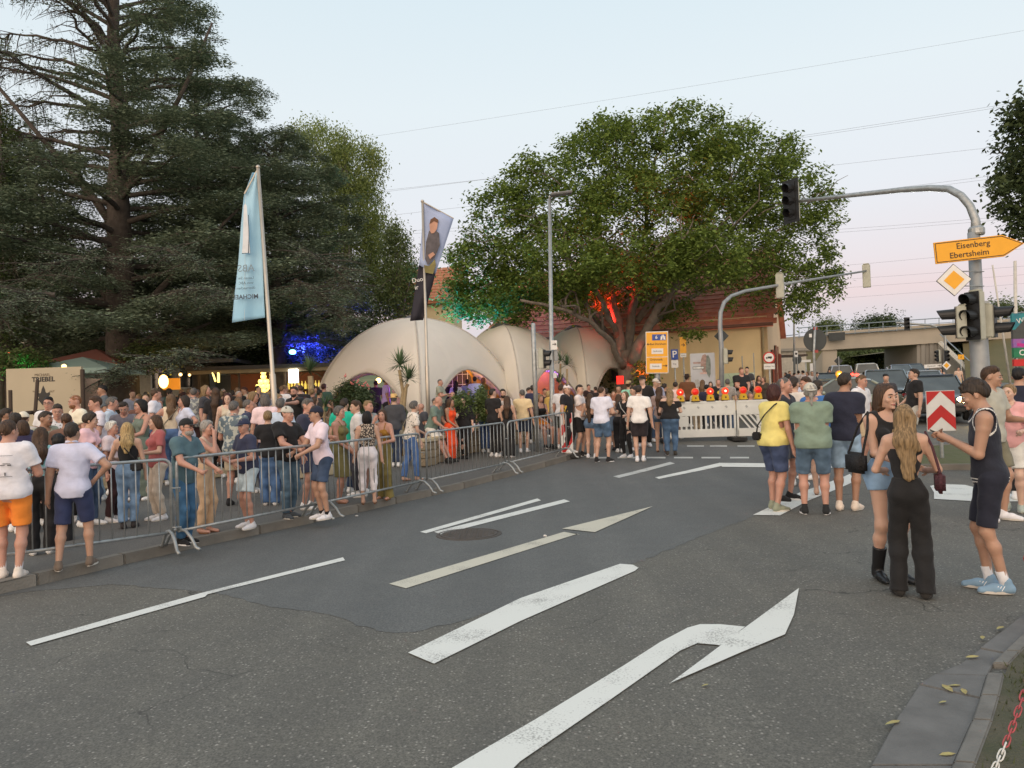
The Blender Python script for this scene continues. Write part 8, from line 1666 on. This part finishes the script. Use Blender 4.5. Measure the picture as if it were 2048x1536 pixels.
person(612,None,11.9,795,yaw=66,hair='short',hc='dgrey',skin='red',top='tee',tc=(52,54,74),bot='shorts',bc=(60,66,90),off=PV,build=1.15,belly=.6,arms=('cup2','down'),label='grey-haired man in a dark slate T-shirt left of the pale pink shirt')
person(578,1036,hy=811,yaw=42,hair='short',hc='brown',skin='red',top='tee',tc=(22,21,23),bot='jeans',bc=(62,86,104),bp='denim',shoes=(70,76,82),arms=('rail','rail'),off=PV,build=1.12,acc=('capback:190,188,178',),label='man in a black T-shirt and pale cap with both hands on the barrier')
person(541,1010,hy=820,yaw=176,sex='f',hair='short',hc='dblond',skin='light',top='tee',tc=(22,22,26),bot='wide',bc=(62,92,130),bp='denim',off=PV,build=1.12,label='woman with short ash-blond hair in a black top and wide jeans, seen from behind')
person(498,1056,hy=842,yaw=-58,hair='short',hc='dgrey',skin='red',top='tee',tc=(48,54,80),bot='shorts',bc=(168,184,192),bp='denim',shoes=WH,arms=('cup2','cup2'),off=PV,belly=.4,acc=('cap:40,48,76',),label='man in a navy T-shirt and navy cap with pale denim shorts and white trainers')
person(472,1010,hy=800,yaw=152,hair='short',hc='dgrey',skin='red',top='shirt',tc=(92,108,118),tp='camo',bot='shorts',bc=(186,170,145),shoes=BK,arms=('cup2','down'),off=PV,build=1.06,label='man in a blue-grey speckled shirt and beige shorts, seen from behind')
person(411,1066,hy=843,yaw=58,sex='f',hair='short',hc='grey',skin='red',top='tank',tc=(200,180,160),bot='trousers',bc=(205,172,138),shoes='sandal',arms=('rail','face'),lean=7,off=PV,label='grey-haired woman in a beige tank top and beige trousers leaning on the barrier')
person(369,1088,hy=835,yaw=48,hair='short',hc='dgrey',skin='red',top='shirt',tc=(78,106,116),bot='jeans',bc=(44,84,116),bp='denim',shoes=(24,24,26),arms=('rail','rail'),lean=7,off=PV,build=1.08,belly=.5,acc=('cap:24,24,26','glasses'),beard='grey',label='man in a teal shirt and black cap with glasses, hands on the barrier')
person(319,1040,hy=828,yaw=-74,sex='f',hair='med',hc='brown',skin='light',top='blouse',tc=(168,92,92),bot='trousers',bc=(200,186,170),shoes=WH,arms=('cup2','cup2'),off=PV,acc=('cup',),label='woman in a dusty red blouse and light trousers holding a cup')
person(258,1056,hy=852,yaw=172,sex='f',hair='long',hc='blond',skin='light',top='strap',tc=(20,20,24),bot='jeans',bc=(96,122,150),bp='denim',shoes=(50,45,45),arms=('cup2','down'),off=PV,aux=.12,acc=('crossbag:R','bagback'),label='blonde woman in a black strappy top and jeans with a small black bag')
person(228,1044,hy=840,yaw=62,sex='f',hair='short',hc='white',skin='red',top='tee',tc=(226,212,216),bot='trousers',bc=(56,30,34),shoes=WH,off=PV,label='woman with short platinum hair in a white T-shirt and dark trousers')
person(150,1136,hy=843,yaw=168,hair='short',hc='dark',skin='mid',top='shirt',tc=(205,208,232),bot='mid',bc=(46,56,92),shoes=(110,96,84),arms=('down','hip'),off=PV*.9,stance=.085,step=.05,build=1.04,label='dark-haired man in a pale lilac shirt and navy shorts, legs apart, seen from behind')
person(22,1156,hy=838,yaw=166,hair='short',hc='brown',skin='red',top='tee',tc=(228,226,232),bot='shorts',bc=(240,140,50),shoes=(225,215,205),socks=(0,(225,222,225)),arms=('cup2','cup2'),off=PV*.9,build=1.14,acc=('print:back',),head=(-30,0),label='man in a printed white T-shirt and bright orange shorts at the left edge')
person(84,1108,hy=858,yaw=172,sex='f',hair='long',hc='brown',skin='light',top='tank',tc=(150,205,205),bot='wide',bc=(22,20,22),off=PV,aux=.12,arms=('cup2','cup2'),label='brown-haired woman in a pale turquoise top and black wide trousers')
person(114,None,9.7,868,yaw=176,sex='f',hair='curly',hc='black',skin='light',top='tee',tc=BK,bot='wide',bc=BK,off=PV,label='woman with black curls and black top behind the pale lilac shirt')
person(88,None,11.2,820,yaw=42,hair='short',hc='dark',skin='tan',top='tee',tc=(158,160,140),bot='trousers',bc=BK,off=PV,acc=('moustache',),label='moustached man in a grey-green T-shirt looking right')
person(113,None,12.5,806,yaw=12,hair='short',hc='dark',skin='red',top='shirt',tc=(215,215,218),tp='floral',bot='trousers',bc=NV,off=PV,label='smiling dark-haired man in a black and white patterned shirt')
person(98,None,15,792,yaw=-32,hair='short',hc='black',skin='red',top='shirt',tc=WH,bot='trousers',bc=NV,off=PV,acc=('glasses',),label='man with black hair and glasses in front of the black vine leaf')
person(133,None,11.2,824,yaw=178,hair='buzz',hc='brown',skin='tan',top='tee',tc=(120,90,76),bot='trousers',bc=BK,off=PV,label='man with a shaved brown head and brown top, back turned')
person(157,None,15,788,yaw=-66,hair='buzz',hc='ginger',skin='red',top='tee',tc=(232,226,205),bot='shorts',bc=BE,off=PV,beard='ginger',label='man with a red beard in a cream T-shirt before the beige sign wall')
person(172,None,10.9,823,yaw=62,sex='f',hair='short',hc='dark',skin='light',top='tee',tc=(236,196,204),bot='jeans',bc=JN,off=PV,arms=('cross','cross'),label='woman with short dark hair and a pink top, arms crossed')
person(196,None,13.8,790,yaw=-78,hair='short',hc='brown',skin='red',top='tee',tc=(226,220,230),bot='jeans',bc=LJ,off=PV,arms=('cup2','cup2'),label='tall brown-haired man in a white T-shirt facing left')
person(221,None,14.6,792,yaw=78,hair='short',hc='dgrey',skin='red',top='polo',tc=(186,204,222),bot='trousers',bc=BE,off=PV,label='man in a light blue polo shirt facing right')
person(246,None,14.4,800,yaw=-5,hair='short',hc='dark',skin='red',top='tee',tc=(112,110,120),bot='shorts',bc=(90,90,95),off=PV,head=(0,24),label='man in a grey T-shirt looking down at his hands')
person(284,None,13.8,796,yaw=-58,sex='f',hair='med',hc='black',skin='red',top='dress',tc=(110,124,114),bot='maxi',off=PV,arms=('rail','cup2'),label='woman with black hair in a long grey-green dress facing left')
person(208,None,19,768,yaw=-84,hair='short',hc='black',skin='tan',top='tee',tc=(88,98,106),bot='trousers',bc=BK,off=.2,label='dark-haired man in a grey T-shirt before the pinkish panel')
person(309,None,17.5,776,yaw=76,hair='short',hc='brown',skin='red',top='tee',tc=(226,226,236),bot='jeans',bc=JN,off=PV,label='brown-haired man in a white T-shirt facing right near the trunk')
person(341,None,15.6,786,yaw=174,sex='f',hair='long',hc='lbrown',skin='red',top='tank',tc=(228,212,186),bot='jeans',bc=(66,92,130),bp='denim',off=PV,aux=.12,arms=('out','down'),acc=('crossbag:L 120,110,90','bagback'),label='woman in a cream tank top with a strap across her back')
person(371,None,15.6,789,yaw=-72,sex='f',hair='bob',hc='dark',skin='red',top='tee',tc=(205,210,230),bot='trousers',bc=BK,off=PV,arms=('hip','down'),label='woman with a dark bob and pale blue T-shirt, hand on her hip')
person(388,None,18.5,774,yaw=170,hair='thin',hc='dgrey',skin='red',top='shirt',tc=(120,124,130),tp='camo',bot='trousers',bc=(60,36,36),off=PV,build=1.1,label='balding man in a grey patterned shirt, seen from behind')
person(432,None,16.8,774,yaw=168,sex='f',hair='long',hc='brown',skin='light',top='tee',tc=(24,22,26),bot='trousers',bc=BK,off=PV,aux=.30,build=1.05,label='woman with very long auburn-brown hair reaching her waist, in black')
person(457,None,16.5,784,yaw=2,sex='f',hair='long',hc='auburn',skin='pale',top='tank',tc=(214,200,176),bot='trousers',bc=BK,off=PV,label='smiling woman with reddish hair and a cream top facing the camera')
person(410,None,18.6,769,yaw=64,sex='f',hair='long',hc='dblond',skin='red',top='tee',tc=(60,60,66),bot='trousers',bc=(110,104,86),off=PV,label='woman with wavy blond hair facing right behind the waist-long hair')
person(426,None,20,771,yaw=66,hair='short',hc='black',skin='light',top='shirt',tc=(30,30,34),bot='trousers',bc=BK,off=PV,label='black-haired man in a black shirt left of the waist-long hair')
person(529,None,14.2,784,yaw=178,sex='f',hair='bob',hc='dgrey',skin='light',top='blouse',tc=(238,212,216),bot='trousers',bc=(40,44,70),off=PV,label='woman with a grey bob and pale pink blouse, seen from behind')
person(497,None,14.3,797,yaw=74,hair='thin',hc='dgrey',skin='red',top='shirt',tc=(60,66,92),bot='trousers',bc=NV,off=PV,label='balding man in profile right of the speckled blue-grey shirt')
person(560,None,13.6,795,yaw=152,hair='short',hc='dgrey',skin='red',top='tee',tc=(196,212,232),bot='jeans',bc=JN,off=PV,label='man in a pale blue T-shirt between the flagpole and the pale cap')
person(592,None,18,771,yaw=-38,hair='short',hc='dark',skin='red',top='shirt',tc=(20,20,22),bot='trousers',bc=BK,off=PV,beard='dark',arms=('reach','cup2'),label='bearded man in a black shirt in front of the yucca trunk')
person(505,None,17,781,yaw=66,sex='f',hair='med',hc='dblond',skin='red',top='tank',tc=(34,24,30),bot='trousers',bc=BK,off=PV,label='blond woman in a black top facing right above the balding man')
person(553,None,16.5,786,yaw=30,sex='f',hair='med',hc='dblond',skin='red',top='tee',tc=(190,150,120),bot='trousers',bc=BE,off=PV,label='blond woman half hidden by the first flagpole, facing right')
person(478,None,15.6,792,yaw=175,sex='f',hair='med',hc='lbrown',skin='red',top='tee',tc=(205,198,184),bot='trousers',bc=BK,off=PV,label='woman with light brown hair in a cream T-shirt above the speckled shirt')
person(30,None,10.6,823,yaw=175,hair='short',hc='dark',skin='light',top='tee',tc=(60,60,80),bot='trousers',bc=BK,off=PV,label='man with short dark hair directly behind the orange shorts man')
person(44,None,12.4,822,yaw=160,hair='short',hc='brown',skin='light',top='tee',tc=(180,175,170),bot='trousers',bc=BK,off=PV,acc=('cap:228,220,200',),label='person with a cream cap near the left edge')
person(45,None,10.4,838,yaw=170,sex='f',hair='bob',hc='brown',skin='light',top='tee',tc=(44,40,74),bot='trousers',bc=BK,off=PV,label='brown-haired person in dark purple below the cream cap')
person(5,None,13,815,yaw=100,hair='short',hc='dark',skin='tan',top='tee',tc=(40,40,44),bot='trousers',bc=BK,off=PV,label='dark-haired man in black cut by the left edge')
for i,(px,D_,hy,yw,sx,hr,hc,sk,tp0,tcc,lb)in enumerate([(772,26.0,754,100,'m','short','dark','tan','tee',(180,160,215),'man in a lilac-lit white T-shirt in the first tent'),(798,25.6,752,140,'m','curly','black','dark','shirt',(215,175,175),'dark curly-haired man in a pinkish shirt in the first tent'),(752,27,760,200,'m','short','black','tan','tee',(30,30,36),'man in black left inside the first tent'),(830,26,768,190,'m','short','black','light','tee',(225,222,230),'person in white beside the yucca stems'),(935,27.5,757,180,'m','short','black','dark','shirt',(120,140,190),'man in a pale blue shirt in the first tent, seen from behind'),(952,27.0,752,175,'m','short','black','tan','shirt',(175,185,228),'man in a lilac-blue shirt right of the pale blue one'),(912,27,760,170,'f','long','black','light','tee',(190,200,220),'black-haired woman in a light top in the first tent'),(893,28,760,160,'m','short','black','tan','shirt',(30,30,40),'man in a dark shirt in the left of the grille'),(968,28,754,120,'f','long','dblond','light','tee',(120,100,50),'woman with fair hair at the right end inside the first tent'),(1065,20.6,769,160,'m','short','dark','red','polo',(44,48,78),'man in a dark navy polo left of the short signal post'),(1057,24,774,100,'m','short','dark','red','tee',(70,40,50),'dark head behind the sand-coloured T-shirt'),(1090,24,776,10,'m','short','dark','tan','tee',(60,40,40),'shadowy man beside the seated woman in black'),(1098,23.5,780,120,'f','med','blond','light','tee',(205,170,90),'fair-haired woman in yellow behind the slim street lamp'),(1178,27,768,30,'m','short','dark','red','tee',(50,30,30),'man in shadow at the opening of the last tent'),(1192,26,772,200,'m','buzz','dark','red','tee',(40,30,30),'second man in shadow at the opening of the last tent'),(1212,24,775,160,'f','med','dark','light','tee',(90,50,60),'dark-haired woman in shadow before the last tent'),(1270,25,768,200,'f','med','lbrown','light','tee',(150,130,110),'woman at the right foot of the last tent')]):
 person(px,None,D_,hy,yaw=yw,sex=sx,hair=hr,hc=hc,skin=sk,top=tp0,tc=tcc,bot='trousers',bc=(40,40,50),off=PV,label=lb,seed=i+50)
person(1083,895,hy=774,yaw=30,sex='f',hair='med',hc='dblond',skin='red',top='strap',tc=(22,20,22),bot='hotpants',bc=(225,140,50),arms=('lap','lap'),sit=.75,off=PV,shoes=BK,h=1.72,label='blond woman in a black top and orange shorts sitting between the two posts')
rc=random.Random(42);spots=[]
cols=[WH,BK,NV,(150,60,60),(200,190,170),(90,100,120),(60,90,80),(180,150,160),(120,120,125),(46,46,52),(210,200,205),(100,70,60),(170,175,195),(32,30,34)]
cn={WH:'white',BK:'black',NV:'navy',(150,60,60):'red',(200,190,170):'cream',(90,100,120):'blue-grey',(60,90,80):'dark green',(180,150,160):'dusty pink',(120,120,125):'grey',(46,46,52):'charcoal',(210,200,205):'off-white',(100,70,60):'brown',(170,175,195):'pale blue',(32,30,34):'black'}
wx=[(275,'right of the great trunk'),(300,'under the pale cedar branch'),(330,'below the oval yellow lamp'),(360,'below the orange panel'),(390,'under the grey canopy'),(420,'left of the bar'),(450,'before the red bar wall'),(480,'left of the lit pyramid'),(520,'before the lit pyramid'),(560,'behind the first flagpole'),(590,'below the glaring light box'),(620,'beside the thick yucca'),(650,'by the foot of the first tent')]
used_lb=set();hn={'dark':'dark','brown':'brown','lbrown':'light brown','dblond':'fair','black':'black','dgrey':'greying','grey':'grey','auburn':'reddish'}
bgk=0
for row,(D0_,n_)in enumerate(((19.3,15),(21.2,17),(23.2,18),(25.2,18))):
 for i in range(n_):
  px=262+(655-262)*(i+rc.random()*.8)/n_;D_=D0_+rc.uniform(-.7,.7);sx='f' if rc.random()<.5 else 'm';hc=rc.choice(list(hn));hr=rc.choice(['long','med','bob','pony'])if sx=='f' else rc.choice(['short','short','buzz','thin']);tc_=rc.choice(cols);pl=[b for a_,b in wx if a_<=px+15][-1:]or[wx[0][1]]
  rw=('first','second','third','last')[row];lb='%s-haired %s in %s, %s crowd row, %s'%(hn[hc],'woman' if sx=='f' else 'man',cn[tc_],rw,pl[0])
  if lb in used_lb:lb=lb+' again' if False else lb.replace(' in ',' wearing ')
  used_lb.add(lb);yw=rc.choice([180,170,160,200,150,90,-90,20,-30,60,-60]);h_=(1.62 if sx=='f' else 1.76)+rc.uniform(-.07,.09)
  person(px,None,D_,790,yaw=yw,sex=sx,hair=hr,hc=hc,skin=rc.choice(['light','light','red','mid','tan']),top='tee' if rc.random()<.7 else('tank' if sx=='f' else 'shirt'),tc=tc_,bot='trousers',bc=rc.choice([BK,NV,JN,BE]),h=h_,off=PV,vox=.034,label=lb,grp='dense crowd in front of the bar',seed=i+row*30,arms=(rc.choice(['cup2','down','cross']),rc.choice(['cup2','down','hip'])))
print('people tris',_tri)
